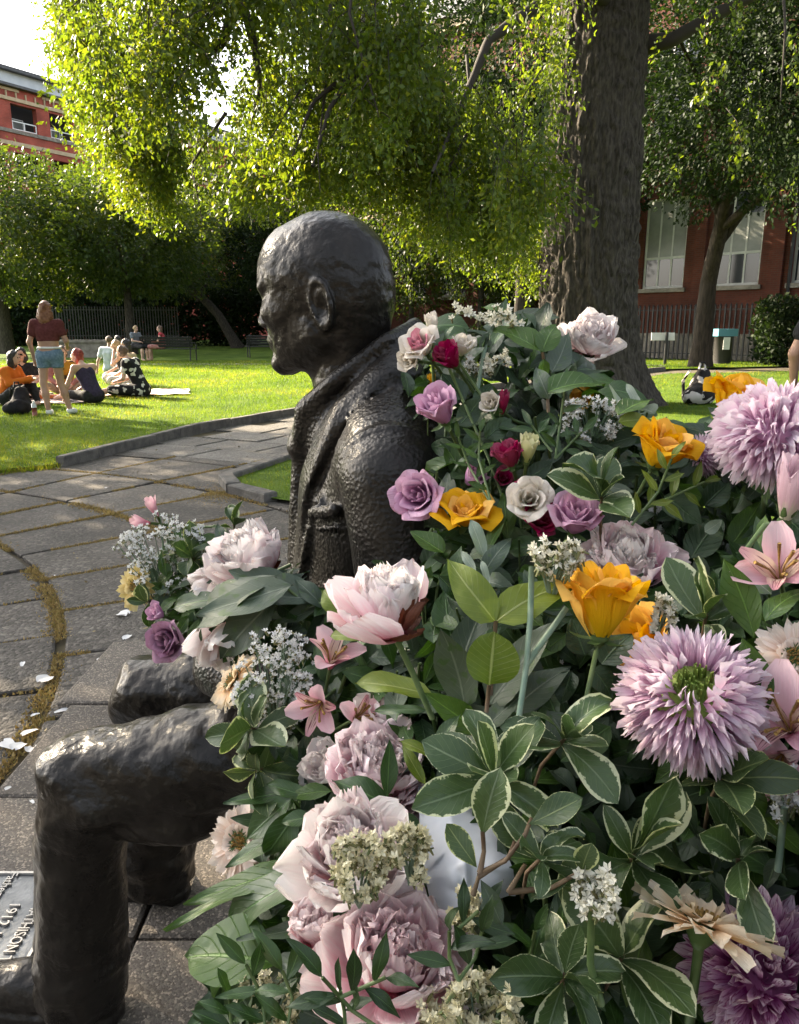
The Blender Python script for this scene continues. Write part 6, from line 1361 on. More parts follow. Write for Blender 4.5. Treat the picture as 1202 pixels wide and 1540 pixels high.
LM = dict(
    var=leaf_mat('cream_edged_leaf', (0.030, 0.060, 0.016), (0.060, 0.100, 0.030), margin=(0.50, 0.52, 0.32), rough=0.36, trans=0.14, vein=(0.14, 0.19, 0.10)),
    vary=leaf_mat('yellow_edged_leaf', (0.032, 0.062, 0.018), (0.06, 0.095, 0.03), margin=(0.46, 0.48, 0.22), rough=0.4, trans=0.25, mthr=0.78, vein=(0.2, 0.24, 0.1)),
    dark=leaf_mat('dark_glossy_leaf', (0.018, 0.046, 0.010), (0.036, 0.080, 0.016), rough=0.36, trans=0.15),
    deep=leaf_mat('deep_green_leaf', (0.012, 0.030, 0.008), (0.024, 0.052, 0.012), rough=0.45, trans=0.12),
    grey=leaf_mat('grey_green_leaf', (0.030, 0.054, 0.030), (0.062, 0.088, 0.052), rough=0.5, trans=0.12, patch=(0.045, 0.085, 0.022), vein=(0.14, 0.17, 0.12)),
    mid=leaf_mat('mid_green_leaf', (0.034, 0.080, 0.010), (0.064, 0.122, 0.018), rough=0.4, trans=0.28, bump=0.7, vfreq=7),
    lime=leaf_mat('yellow_green_leaf', (0.09, 0.14, 0.010), (0.155, 0.20, 0.018), rough=0.42, trans=0.3, vein=(0.3, 0.34, 0.12)),
    silver=leaf_mat('silvery_leaf_back', (0.20, 0.25, 0.18), (0.28, 0.32, 0.25), rough=0.6, trans=0.15, vein=(0.36, 0.4, 0.3)),
    rose=leaf_mat('toothed_rose_leaf', (0.016, 0.040, 0.014), (0.032, 0.066, 0.022), rough=0.42, trans=0.15, bump=0.8, vfreq=8))
SHAPES = {'obovate': lambda v: (math.sin(PI * min(1, v ** 1.35)) ** 0.75) if v < 1 else 0, 'lance': lambda v: math.sin(PI * v ** 0.9) ** 0.95, 'ovate': lambda v: math.sin(PI * v ** 0.68) ** 0.8, 'round': lambda v: math.sin(PI * v ** 0.9) ** 0.5, 'strap': lambda v: math.sin(PI * min(1, v * 0.96 + 0.02)) ** 0.5}
def leaf_mesh(kind, wr, var, mname, nu=6, nv=10):
    key = ('leaf', kind, round(wr, 2), var, mname, nv)
    if key in PROTO: return PROTO[key]
    r = np.random.default_rng(var * 13 + len(kind)); V = []; UV = []
    bend = r.uniform(-0.5, 0.9); fold = r.uniform(0.1, 0.4); wav = r.uniform(0.01, 0.05); tw = r.uniform(-.5, .5); p1 = r.uniform(0, 6); cv = r.uniform(-0.25, 0.25)
    if var == 5: bend, fold, wav = 1.5, 0.6, 0.08
    x = z = 0.0; y0 = 0.0
    for j in range(nv):
        v = j / (nv - 1); a = -bend * v + 0.25 * bend
        if j: x += math.cos(a) / (nv - 1); z += math.sin(a) / (nv - 1); y0 += cv * v / (nv - 1)
        w = max(SHAPES[kind](v), 0.02 if 0 < j < nv - 1 else 0.004) * wr / 2
        for i in range(nu + 1):
            u = -1 + 2 * i / nu
            h = abs(u) * w * fold + wav * math.sin(v * 9 + p1 + u * 1.5) * abs(u) + tw * v * u * w
            V.append((x - math.sin(a) * h, y0 + u * w, z + math.cos(a) * h)); UV.append((i / nu, v))
    F = [(j * (nu + 1) + i, j * (nu + 1) + i + 1, (j + 1) * (nu + 1) + i + 1, (j + 1) * (nu + 1) + i) for j in range(nv - 1) for i in range(nu)]
    o = mk('leaf', V, F, LM[mname], None, True, UV); me = o.data; bpy.data.objects.remove(o); PROTO[key] = me; return me
def leaf_at(parent, base, tip, wr, kind, mname, face=(0, 0.5, 0.9), var=None, name='leaf', roll=0.0):
    """leaf from base to tip, its upper side turned towards the direction 'face' (right, up, towards the viewer)"""
    base, tip = Vector(base), Vector(tip); x = tip - base; L = x.length; x.normalize(); f = axis(face, base)
    z = f - x * f.dot(x)
    if z.length < 0.05: z = CU - x * CU.dot(x)
    z.normalize(); y = z.cross(x)
    M = Matrix((x, y, z)).transposed().to_4x4() @ Matrix.Rotation(roll, 4, 'X')
    v = FR.randrange(5) if var is None else var
    return put(name, leaf_mesh(kind, wr, v, mname), parent, M.to_euler(), None, L, base - Vector(parent.location))
def sprig(label, leaves, m, kind='lance', wr=0.4, stems=None, stem_r=0.002, stem_m=None, group=None, face=(0, 0.5, 0.9), name='leafy_sprig', cat='greenery'):
    """leaves given as (base px, base py, tip px, tip py, depth base, depth tip[, width ratio[, material]])"""
    l0 = leaves[0]; t = thing(name, label, cat, W(l0[0], l0[1], l0[4]), group=group)
    for l in leaves:
        f = (face[0] + FR.uniform(-.35, .35), face[1] + FR.uniform(-.25, .25), face[2])
        leaf_at(t, W(l[0], l[1], l[4]), W(l[2], l[3], l[5]), l[6] if len(l) > 6 and l[6] else wr, kind, l[7] if len(l) > 7 else m, f, l[8] if len(l) > 8 else None, roll=FR.uniform(-.3, .3))
        PILE.append(((l[0] + l[2]) / 2, (l[1] + l[3]) / 2, (l[4] + l[5]) / 2, 0.04))
    for s_ in stems or []:
        tube_part('stem', [W(*p) - Vector(t.location) for p in s_], stem_r, stem_m or M_woody, t)
    return t
def rosette(label, px, py, d, L, ax, n, m='var', kind='obovate', wr=0.5, spread=(35, 100), group=None, tail=0.10, name='variegated_sprig', skip=None):
    """whorl of leaves round the end of a twig"""
    c = W(px, py, d); a = axis(ax, c); M = frame_of(a, FR.uniform(0, 6)); t = thing(name, label, 'greenery', c, group=group)
    PILE.append((px, py, d, L))
    for k in range(n):
        az = k * 2.39996 + FR.uniform(-.7, .7); el = rad(spread[0] + (spread[1] - spread[0]) * (k + 0.5) / n + FR.uniform(-8, 8))
        dr = M.to_3x3() @ Vector((math.cos(az) * math.sin(el), math.sin(az) * math.sin(el), math.cos(el)))
        b = -a * (0.012 * k / n); tip = b + dr * L * FR.uniform(0.6, 1.2); up = a - dr * a.dot(dr)
        x = dr.normalized(); z = up.normalized() if up.length > .1 else Vector((0, 0, 1)); y = z.cross(x)
        MM = Matrix((x, y, z)).transposed().to_4x4() @ Matrix.Rotation(FR.uniform(-.8, .8), 4, 'X')
        v = FR.randrange(6); put('leaf', leaf_mesh(kind, wr * FR.choice((0.85, 1.0, 1.12)), v, m), t, MM.to_euler(), None, (tip - b).length, b)
    tube_part('stem', [Vector((0, 0, 0)), -a * tail * 0.5 + Vector((0, 0.005, 0)), -a * tail + Vector((0.01, 0.02, -0.02))], 0.0017, M_woody, t)
    return t

# ---------------- tiny-flowered statice
M_statw = mat('white_statice_floret', (0.72, 0.72, 0.70), 0.7, (0.8, 0.8, 0.78), 200, trans=0.25, tcol=(1, 1, 1))
M_statc = mat('cream_statice_floret', (0.66, 0.60, 0.36), 0.7, (0.76, 0.72, 0.54), 150, trans=0.25, tcol=(1, 1, 1))
M_stati = mat('ivory_statice_floret', (0.72, 0.69, 0.55), 0.7, (0.8, 0.78, 0.68), 150, trans=0.25, tcol=(1, 1, 1))
M_statgrn = mat('statice_husk', (0.10, 0.14, 0.05), 0.8, (0.2, 0.17, 0.07), 120)
def statice(label, px, py, d, wpx, hpx, m, n=90, size=0.0045, dense=True, thick=0.02, group=None, st=None, ax=(0, .5, .85), stm=None, spikes=None):
    c = W(px, py, d); t = thing('statice', label, 'statice', c, group=group); PILE.append((px, py, d + 0.01, 0.04))
    fl = MB(); hu = MB(); brs = MB(); k_ = d / FPX; a = axis(ax, c)
    P = []
    if spikes:
        for sp_ in spikes:
            for i in range(len(sp_) - 1):
                A, Bq = W(*sp_[i]), W(*sp_[i + 1]); m_ = max(2, int((Bq - A).length / (size * 0.55)))
                for q in range(m_):
                    for _ in range(2): P.append(A.lerp(Bq, (q + FR.random()) / m_) - c + Vector((FR.gauss(0, 1), FR.gauss(0, 1), FR.gauss(0.4, 1))) * size * 0.8)
            brs.tube([W(*p) - c - a * 0.004 for p in sp_], 0.0012, 5)
    else:
        nb = max(5, n // (14 if dense else 9))
        root = -a * max(wpx, hpx) * k_ * 0.8 - CU * hpx * k_ * 0.3
        for b in range(nb):
            e = CR * FR.uniform(-.5, .5) * wpx * k_ + CU * FR.uniform(-.5, .5) * hpx * k_ + CT * FR.uniform(-.4, .6) * thick
            if (e.dot(CR) / (wpx * k_ / 2)) ** 2 + (e.dot(CU) / (hpx * k_ / 2)) ** 2 > 1.05: e *= 0.72
            brs.tube([root, root * 0.4 + e * 0.5, e - a * 0.004], [0.0012, 0.001, 0.0007], 4)
            g = (e - root).normalized(); sd = g.cross(a).normalized()
            for q in range(n // nb):
                ln = FR.uniform(-1, 1); P.append(e + sd * ln * size * (2.2 if dense else 2.6) + g * (FR.uniform(-1, 1) * size * 1.6 - abs(ln) * size) + a * FR.uniform(-.5, 1.0) * size)
    for p in P:
        z = (a + Vector((FR.gauss(0, .5), FR.gauss(0, .5), FR.gauss(0, .5)))).normalized(); M = Matrix.Translation(p) @ frame_of(z, FR.uniform(0, 6)); s = size * FR.uniform(0.7, 1.2)
        V = []; F = []
        for q in range(5):
            w0 = 2 * PI * q / 5; V += [M @ Vector((0, 0, -s * 0.2)), M @ Vector((s * 0.52 * math.cos(w0 - .52), s * 0.52 * math.sin(w0 - .52), s * 0.35)), M @ Vector((s * 0.8 * math.cos(w0), s * 0.8 * math.sin(w0), s * FR.uniform(.3, .8))), M @ Vector((s * 0.52 * math.cos(w0 + .52), s * 0.52 * math.sin(w0 + .52), s * 0.35))]
            F.append((4 * q, 4 * q + 1, 4 * q + 2, 4 * q + 3))
        fl.add(V, F); hu.tube([p - z * s * 1.3, p - z * s * 0.1], [s * 0.14, s * 0.3], 4, False)
    fl.build('florets', m, t, kind='stuff'); hu.build('husks', M_statgrn, t, kind='stuff'); brs.build('branches', stm or M_bluestem, t, kind='stuff')
    for s_ in st or []: tube_part('stem', [W(*p) - c for p in s_], 0.0028, stm or M_bluestem, t)
    return t
# ================================================================ the heap of flowers, bloom by bloom
peony('pale pink peony with a withered brown side resting on the lap beside the jacket', 372, 832, 1.09, 0.150, (-.45, .75, .45), PM['pale'], PM['white'], wilt=2)
peony('small whitish peony spilling out below the lap peony with the brown side', 314, 886, 1.12, 0.092, (-.85, -.1, .5), PM['white'], open_=0.9, n=(7, 9, 12, 8))
peony('drooping pale peony hanging head down under the large grey leaves', 350, 968, 1.06, 0.118, (.15, -.75, .6), PM['white'], PM['pale'], n=(8, 10, 12, 8))
peony('upright pink peony with a scorched brown base standing before the sleeve', 586, 900, 0.72, 0.128, (-.12, .9, .38), PM['blush'], PM['white'], open_=0.92, wilt=5, st=[W(620, 1010, .73), W(650, 1080, .76)])
peony('frilly lilac pink peony below the scorched upright one', 572, 1150, 0.80, 0.134, (.05, .55, .8), PM['lilacp'], PM['blush'])
peony('small whitish peony tucked left of the frilly lilac pink one', 482, 1150, 0.86, 0.065, (-.5, .3, .8), PM['white'], n=(7, 9, 14, 8))
peony('pale peony half hidden above the frilly lilac pink one', 588, 1072, 0.86, 0.085, (.2, .6, .75), PM['pale'], PM['white'], n=(7, 10, 14, 8))
peony('lilac peony drooping under the right side of the frilly lilac pink one', 634, 1215, 0.79, 0.075, (.5, .0, .85), PM['lilacp'], n=(7, 9, 14, 8))
peony('large pale peony with a pink heart, partly covered by yellowish statice', 525, 1276, 0.685, 0.136, (-.2, .5, .85), PM['white'], PM['blush'])
peony('half opened pink peony bud with a crimson split at its front', 470, 1396, 0.665, 0.078, (-.1, .55, .8), PM['blush'], PM['blush'], open_=0.42, n=(8, 9, 8, 6))
peony('biggest pink peony in the front, wide open with a deep pink middle', 597, 1442, 0.625, 0.140, (.08, .4, .9), PM['blush'], PM['magenta'])
peony('lilac pink peony right of the lilac rose and above the golden rose', 942, 838, 0.87, 0.130, (-.1, .65, .7), PM['lilacp'], PM['white'])
peony('pale peony at the top of the heap against the great trunk', 888, 503, 1.25, 0.118, (.1, .75, .55), PM['white'], PM['pale'])

rose('lilac rose leaning on the shoulder of the statue', 661, 614, 0.95, 0.056, (-.35, .7, .6), PM['lilac'], 0.8)
rose('open lilac rose with curling pale outer petals beside the sleeve', 632, 746, 0.95, 0.053, (-.45, .15, .9), PM['lilac'], 1.3)
rose('lilac rose left of the lilac pink peony', 866, 778, 0.87, 0.053, (.1, .7, .65), PM['lilac'], 1.0)
rose('small lilac rose half hidden above the wilting golden rose', 713, 716, 0.98, 0.038, (.5, .6, .5), PM['lilac'], 1.0, layers=4)
rose('dusky purple rose hanging at the left edge of the lap flowers', 254, 962, 1.10, 0.052, (-.6, -.05, .8), PM['dusk'], 1.1)
rose('small pink rose on the edge of the lap flowers above the dusky one', 236, 922, 1.13, 0.03, (-.7, .4, .5), PM['lilac'], 1.0, layers=4)
rose('tall golden rose on a bare green stem in the middle of the heap', 908, 908, 0.70, 0.068, (.06, .95, .25), PM['yellow'], 1.15, tall=1.15, st=[W(897, 980, .70), W(882, 1050, .72)])
rose('wilting golden rose with flat layered petals beside the open lilac rose', 700, 772, 0.93, 0.057, (0, .8, .55), PM['yellow'], 1.6, tall=0.7)
rose('golden rose behind the cream edged leaves', 998, 674, 0.87, 0.064, (.35, .8, .35), PM['yellow'], 1.25, tall=0.9)
rose('golden rose behind the topmost lilac chrysanthemum', 1112, 604, 0.97, 0.07, (.3, .8, .2), PM['yellow'], 1.5)
rose('golden rose peeping out behind the chrysanthemum with the green eye', 970, 965, 0.76, 0.06, (-.6, .3, .6), PM['yellow'], 1.2)
rose('small golden rose deep among the white sprays near the top', 872, 606, 1.10, 0.044, (.1, .6, .7), PM['yellow'], 1.1, layers=4)
rose('little yellow bloom on the left behind the lilac shoulder rose', 650, 572, 1.12, 0.024, (-.3, .9, .2), PM['yellow'], 1.3, layers=3)
rose('little yellow bloom on the right behind the lilac shoulder rose', 680, 580, 1.10, 0.024, (.3, .8, .4), PM['yellow'], 1.3, layers=3)
rose('crimson rose near the top beside the pink and white one', 676, 537, 1.0, 0.042, (-.5, .7, .5), PM['crimson'], 0.7)
rose('crimson rose touching the yellow green bud', 765, 684, 0.94, 0.040, (-.3, .85, .45), PM['crimson'], 0.75)
rose('crimson rose under the open cream rose', 812, 780, 0.91, 0.042, (.35, .35, .9), PM['crimson'], 1.0)
rose('small crimson rose peeping over the open cream rose', 784, 738, 0.93, 0.026, (-.2, .8, .5), PM['crimson'], 0.8, layers=4)
rose('slender crimson bud beside the small cream rose', 757, 606, 1.0, 0.026, (.1, .95, .25), PM['crimson'], 0.4, tall=1.5, layers=4)
rose('dark crimson rose in the shade left of the touching pair', 755, 720, 0.985, 0.032, (.2, .3, .9), PM['crimson'], 0.8, layers=4)
rose('pale green white bud standing highest at the left of the heap', 649, 490, 1.02, 0.027, (-.05, .97, .2), PM['cream'], 0.55, tall=1.5, layers=4)
rose('pink and white lisianthus under the highest white bud', 633, 519, 1.0, 0.040, (-.45, .6, .65), PM['pinkcream'], 1.4, outer=PM['cream'])
rose('white frilled lisianthus right of the highest white bud', 697, 522, 1.01, 0.033, (.2, .85, .45), PM['cream'], 1.2, layers=4)
rose('white lisianthus hanging below the pink and white one', 618, 541, 1.01, 0.032, (-.6, .1, .8), PM['cream'], 1.3, layers=4)
rose('small cream rose beside the slender crimson bud', 740, 607, 0.99, 0.031, (-.4, .3, .85), PM['cream'], 0.9, layers=4)
rose('yellow green bud with ruffled tip beside the crimson rose', 795, 676, 0.93, 0.032, (.1, .92, .35), PM['green'], 0.7, tall=1.35, layers=4)
rose('open cream rose with a pink heart above the crimson one', 796, 752, 0.895, 0.042, (0, .25, .97), PM['cream'], 1.35)
rose('pale pink veined bud on a thick stem at the right edge', 1192, 737, 0.70, 0.046, (.12, .97, .2), PM['tulip'], 0.35, tall=1.6, layers=4, st=[W(1150, 790, .69), W(1120, 830, .70)])

mum('broad lilac chrysanthemum highest at the right edge', 1170, 640, 0.80, 0.126, (.05, .8, .6), PM['mum'], alt=PM['mumwhite'])
mum('small lilac chrysanthemum beside the golden rose', 1056, 682, 0.96, 0.055, (-.3, .4, .85), PM['mum'])
mum('large lilac chrysanthemum with a hollow green eye', 1043, 1040, 0.63, 0.122, (.03, .5, .87), PM['mum'], M_disc, alt=PM['mumwhite'], hollow=True)
mum('purple striped chrysanthemum in the bottom right corner', 1155, 1460, 0.61, 0.112, (.15, .3, .93), PM['purple'], None, narrow=False)

gerbera('peach gerbera seen edge on above the far thigh', 345, 1020, 0.98, 0.08, (-.72, .5, .35), PM['peach'], droop=14)
gerbera('pale peach gerbera half hidden by leaves above the paving', 356, 1266, 0.90, 0.088, (-.55, .1, .8), PM['palepeach'], droop=8)
gerbera('peach gerbera seen from the side on a thick green stem', 1062, 1372, 0.58, 0.104, (.12, .97, .20), PM['peach'], st=[W(1050, 1430, .60), W(1035, 1560, .61)], droop=-4)
gerbera('pale yellow gerbera at the far left of the lap flowers', 200, 882, 1.2, 0.072, (-.75, .05, .65), PM['lemon'])
gerbera('pale peach gerbera cut off by the right edge', 1198, 985, 0.64, 0.066, (.2, .3, .9), PM['palepeach'])

lily('freckled pink alstroemeria at the right edge under the veined bud', 1170, 858, 0.68, 0.082, (-.15, .45, .9))
lily('freckled pink alstroemeria beside the chrysanthemum with the green eye', 1178, 1085, 0.62, 0.092, (-.25, .3, .92))
lily('pink alstroemeria lower right, facing down above the white sprig', 1172, 1150, 0.64, 0.075, (-.1, -.5, .85))
lily('pink alstroemeria right of the big white statice cluster', 500, 985, 0.88, 0.072, (.15, .7, .65))
lily('pink alstroemeria facing down below the white statice', 478, 1062, 0.86, 0.068, (-.35, -.3, .9))
lily('pink alstroemeria beside the whitish small peony', 540, 1078, 0.85, 0.058, (.4, .2, .85))
lily('closed pink alstroemeria bud at the top of the lap flowers', 232, 765, 1.25, 0.05, (-.3, .9, .3), 0.25)
lily('closed pink alstroemeria bud pointing left on the lap flowers', 214, 785, 1.25, 0.045, (-.9, .2, .3), 0.25)

statice('white wispy statice on the left of the lap flowers', 252, 835, 1.2, 150, 130, M_statw, 560, 0.0044, False, 0.05)
statice('big white statice cluster hanging over the near thigh', 412, 1022, 0.92, 110, 165, M_statw, 520, 0.0046, False, 0.04)
statice('cream statice spike curling at the very top of the heap', 735, 477, 1.02, 100, 30, M_stati, 60, 0.0068, spikes=[[(684, 472, 1.02), (700, 468, 1.02), (722, 478, 1.02), (738, 485, 1.01)], [(735, 483, 1.01), (752, 472, 1.01), (772, 476, 1.0), (782, 486, 1.0)]], st=[[(742, 490, 1.01), (728, 530, 1.0), (716, 600, 1.02)]])
statice('white statice spray under the big round leaf near the trunk', 890, 628, 0.98, 110, 60, M_statw, 260, 0.0042, False, 0.04)
statice('ivory statice head on a long bluish stem', 832, 837, 0.70, 84, 26, M_stati, 150, 0.0056, True, 0.025, ax=(0, .95, .3), st=[[(800, 852, .70), (798, 930, .69), (792, 1000, .68), (776, 1110, .66)], [(832, 846, .70), (800, 860, .70)], [(792, 1000, .68), (852, 915, .71)]])
statice('yellowish statice cluster lying on the pale peony', 540, 1296, 0.605, 78, 96, M_statc, 210, 0.0056, True, 0.03)
statice('yellowish statice tuft at the right rim of the pale peony', 616, 1280, 0.60, 56, 70, M_statc, 130, 0.0056, True, 0.025)
statice('cream statice cluster at the bottom edge beside the biggest peony', 718, 1512, 0.575, 130, 90, M_statc, 330, 0.0062, True, 0.035)
statice('small cream statice tuft at the bottom left of the bottom cluster', 660, 1535, 0.58, 50, 40, M_statc, 60, 0.0056, True, 0.02)
statice('small cream statice under the white wrapping paper', 696, 1364, 0.63, 52, 56, M_statc, 90, 0.005, True, 0.02)
statice('white statice tuft on a thin green stem', 900, 1340, 0.56, 62, 56, M_stati, 90, 0.0055, True, 0.02, st=[[(890, 1365, .56), (888, 1450, .56), (905, 1510, .57)]], stm=M_stem)
statice('ivory statice between the golden rose and the green eyed bloom', 990, 922, 0.70, 66, 30, M_stati, 80, 0.005, True, 0.02)
statice('dull ivory statice tuft beside the grey leaf near the top', 745, 542, 1.0, 40, 24, M_stati, 60, 0.005, True, 0.02)
statice('white statice between the tall leaf and the crimson rose', 715, 550, 1.02, 30, 20, M_statw, 40, 0.005, True, 0.02)
statice('white statice sprig at the lower right edge', 1188, 1192, 0.61, 50, 60, M_statw, 70, 0.0052, True, 0.02, st=[[(1180, 1215, .61), (1170, 1310, .62)]])
statice('dim white statice deep behind the golden rose stem', 830, 1030, 0.86, 90, 110, M_statw, 170, 0.0045, False, 0.03)
statice('dim white statice left of the lilac pink peony stem', 995, 780, 0.98, 46, 40, M_statw, 70, 0.0048, False, 0.03)
statice('cream statice tuft among dark sprigs in the bottom left of the heap', 400, 1505, 0.68, 110, 60, M_statc, 150, 0.005, True, 0.03)

# ---------------- foliage one can pick out
rosette('cream edged whorl of leaves in the centre of the heap', 742, 1165, 0.605, 0.062, (-.15, .55, .8), 10, spread=(18, 100))
rosette('cream edged whorl right of the central one', 850, 1110, 0.63, 0.060, (.35, .55, .75), 8, spread=(15, 95))
rosette('broad cream edged leaves fanning in front of the golden rose', 905, 745, 0.84, 0.066, (-.05, .85, .5), 8, spread=(10, 75), wr=0.56)
rosette('cream edged leaves spreading over the near thigh', 378, 1095, 0.88, 0.062, (-.6, .3, .75), 9, spread=(25, 105), wr=0.52)
rosette('yellow edged leaves below the ones on the near thigh', 385, 1160, 0.88, 0.058, (-.65, -.1, .75), 7, 'vary', spread=(25, 100))
rosette('large dark cream edged whorl right of centre, above the side-on gerbera', 955, 1285, 0.625, 0.080, (.3, .6, .75), 9, spread=(12, 100), wr=0.48)
rosette('curled cream edged leaves on the forked brown twig', 815, 1290, 0.575, 0.050, (.2, .3, .9), 8, 'var', spread=(25, 110))
rosette('cream edged leaves low down right of the bottom statice', 850, 1465, 0.575, 0.068, (.1, .5, .85), 7, spread=(20, 100), wr=0.42)
rosette('dark broad leaves behind the thin green stem at the bottom', 935, 1440, 0.60, 0.080, (.2, .6, .75), 7, 'var', spread=(20, 95), wr=0.46)
rosette('grey green cream edged whorl left of the freckled alstroemeria', 1062, 925, 0.70, 0.062, (.0, .8, .6), 7, spread=(8, 80), wr=0.52)
rosette('curly cream edged leaves beneath the green eyed chrysanthemum', 1085, 1170, 0.62, 0.055, (.1, .45, .85), 7, 'vary', spread=(20, 100))
rosette('cream edged leaves among the white statice on the lap', 290, 838, 1.18, 0.052, (-.2, .6, .8), 8, 'vary', spread=(25, 100))
rosette('cream edged leaves behind the lap peony beside the jacket', 352, 788, 1.2, 0.045, (.0, .9, .4), 6, spread=(15, 80))
rosette('cream edged leaves by the yellow gerbera', 222, 905, 1.18, 0.05, (-.5, .0, .85), 6, spread=(25, 105))
rosette('cream edged leaves at the bottom right corner beside the purple bloom', 1110, 1290, 0.60, 0.060, (-.1, .55, .85), 7, spread=(20, 100), wr=0.42)

sprig('large grey green leaves lying over the lap flowers', [(415, 868, 262, 945, 1.0, 1.02, .42), (440, 880, 300, 918, .98, 1.0, .42), (420, 895, 318, 998, 1.0, 1.02, .40), (470, 900, 380, 898, 1.0, .99, .45), (480, 905, 398, 870, 1.0, 1.02, .45), (455, 905, 345, 855, 1.02, 1.04, .40), (490, 915, 440, 870, 1.0, 1.0, .45), (480, 915, 420, 935, 1.01, 1.02, .42)], 'grey', stems=[[(500, 912, 1.0), (450, 900, 1.0), (415, 870, 1.0)]], face=(-.1, .6, .8), stem_m=M_stem)
sprig('dark leaves hanging under the large grey green ones', [(440, 925, 395, 985, 1.03, 1.05), (400, 930, 345, 1000, 1.04, 1.06), (460, 930, 470, 985, 1.03, 1.04), (300, 930, 290, 985, 1.06, 1.08), (330, 900, 250, 915, 1.08, 1.1)], 'dark', face=(-.1, .6, .8))
sprig('pair of yellow green leaves spread like wings in the middle of the heap', [(746, 935, 662, 843, .70, .71, .48), (746, 936, 858, 848, .70, .71, .42)], 'lime', stems=[[(746, 934, .70), (742, 985, .695), (738, 1045, .70)]], stem_m=M_woody, kind='ovate', face=(.0, .35, .95))
sprig('round yellow green leaf with dark blemishes facing forward', [(736, 1030, 745, 950, .69, .685, .95)], 'lime', kind='round', face=(0, .1, 1), stems=[[(736, 1030, .69), (732, 1070, .70)]])
sprig('grey green oval leaves behind the round yellow green one', [(700, 1065, 680, 940, .74, .73, .5), (735, 1060, 835, 935, .75, .74, .45), (690, 1020, 720, 905, .77, .77, .5), (770, 1070, 850, 990, .76, .76, .45), (735, 1090, 790, 1040, .74, .73, .5), (720, 1100, 640, 1040, .74, .73, .4, 'mid')], 'grey', kind='ovate')
sprig('silvery leaves standing above the wing-like pair', [(728, 838, 706, 778, .84, .85, .40, 'silver'), (725, 868, 762, 798, .82, .83, .38, 'grey'), (716, 860, 690, 828, .82, .83, .35, 'silver'), (735, 880, 722, 840, .80, .81, .3, 'silver')], 'silver', stems=[[(730, 840, .84), (728, 880, .82), (735, 930, .80)]])
sprig('mid green pointed leaf beside the sleeve', [(668, 832, 618, 798, .90, .92, .55), (676, 812, 662, 850, .92, .94, .4, 'dark')], 'mid', kind='ovate')
sprig('tall mid green leaves around the crimson rose pair', [(765, 812, 752, 735, .92, .93, .4), (800, 830, 838, 770, .92, .93, .4, 'dark'), (760, 780, 725, 740, .95, .96, .4, 'dark')], 'mid')
sprig('big mid green leaves at the top of the heap beside the cream spike', [(815, 530, 742, 482, .98, 1.0, .5), (816, 530, 832, 476, .98, 1.0, .55), (760, 470, 722, 455, 1.05, 1.06, .5), (818, 540, 810, 590, .97, .98, .5)], 'mid', kind='ovate', stems=[[(816, 530, .98), (822, 570, .98), (825, 620, 1.0)]], face=(0, .7, .6))
sprig('broad veined leaf below the top peony', [(824, 590, 912, 562, .90, .91, .62), (826, 600, 800, 548, .92, .93, .5, 'grey'), (830, 560, 862, 510, 1.0, 1.05, .4, 'grey')], 'mid', kind='ovate', face=(0, .6, .8))
sprig('pointed green leaves by the trunk behind the golden rose', [(930, 625, 978, 590, .95, .97, .55), (930, 635, 985, 625, .95, .95, .45, 'lime'), (985, 660, 1000, 622, .93, .94, .55), (960, 612, 940, 574, .97, .98, .35, 'silver'), (935, 612, 918, 578, .97, .98, .25, 'silver')], 'mid', kind='ovate')
sprig('dark toothed rose leaves under the crimson blooms', [(700, 600, 668, 560, 1.0, 1.01, .6), (720, 610, 735, 570, 1.0, 1.01, .6), (690, 640, 730, 600, 1.0, 1.0, .6), (730, 660, 770, 625, .98, .98, .6), (715, 650, 705, 690, .98, .97, .6), (750, 640, 790, 650, .98, .97, .5), (700, 690, 740, 700, .97, .97, .6), (790, 720, 835, 700, .95, .95, .6), (690, 575, 700, 530, 1.03, 1.04, .5, 'grey')], 'rose', kind='ovate', stems=[[(676, 555, 1.0), (700, 610, 1.0), (735, 690, .99), (760, 760, .97)], [(690, 545, 1.01), (735, 610, 1.0), (770, 700, .98)]], stem_m=M_stem)
sprig('dark toothed rose leaves around the golden rose stem', [(880, 985, 860, 930, .74, .75, .75), (905, 1000, 945, 945, .74, .75, .75), (890, 1005, 930, 1045, .74, .73, .8), (860, 1010, 845, 1060, .76, .75, .7), (920, 960, 960, 925, .78, .78, .7)], 'rose', kind='ovate')
sprig('dark toothed rose leaves in the hollow right of the lilac pink peony', [(1000, 745, 1055, 790, .90, .88, .7), (1040, 840, 1080, 770, .90, .91, .6), (1020, 860, 985, 800, .92, .93, .6), (1060, 760, 1100, 720, .92, .93, .6), (1100, 820, 1150, 760, .88, .89, .5, 'mid'), (1060, 800, 1088, 785, .86, .86, .6, 'silver')], 'rose', kind='ovate')
sprig('long smooth alstroemeria leaves at the right edge', [(1135, 960, 1105, 835, .67, .68, .40), (1150, 935, 1200, 870, .65, .66, .45), (1150, 1075, 1130, 955, .63, .64, .40), (1150, 830, 1145, 770, .72, .73, .35), (1090, 1150, 1105, 1100, .62, .61, .7)], 'mid', kind='lance', face=(-.2, .4, .9))
sprig('dark leaves below the white sprig at the right edge', [(1120, 1180, 1150, 1265, .63, .62, .6), (1150, 1230, 1215, 1290, .64, .63, .5), (1100, 1230, 1090, 1300, .63, .62, .45, 'var'), (1170, 1290, 1150, 1340, .64, .64, .4, 'deep'), (1160, 1200, 1100, 1250, .66, .66, .6)], 'mid', kind='ovate')
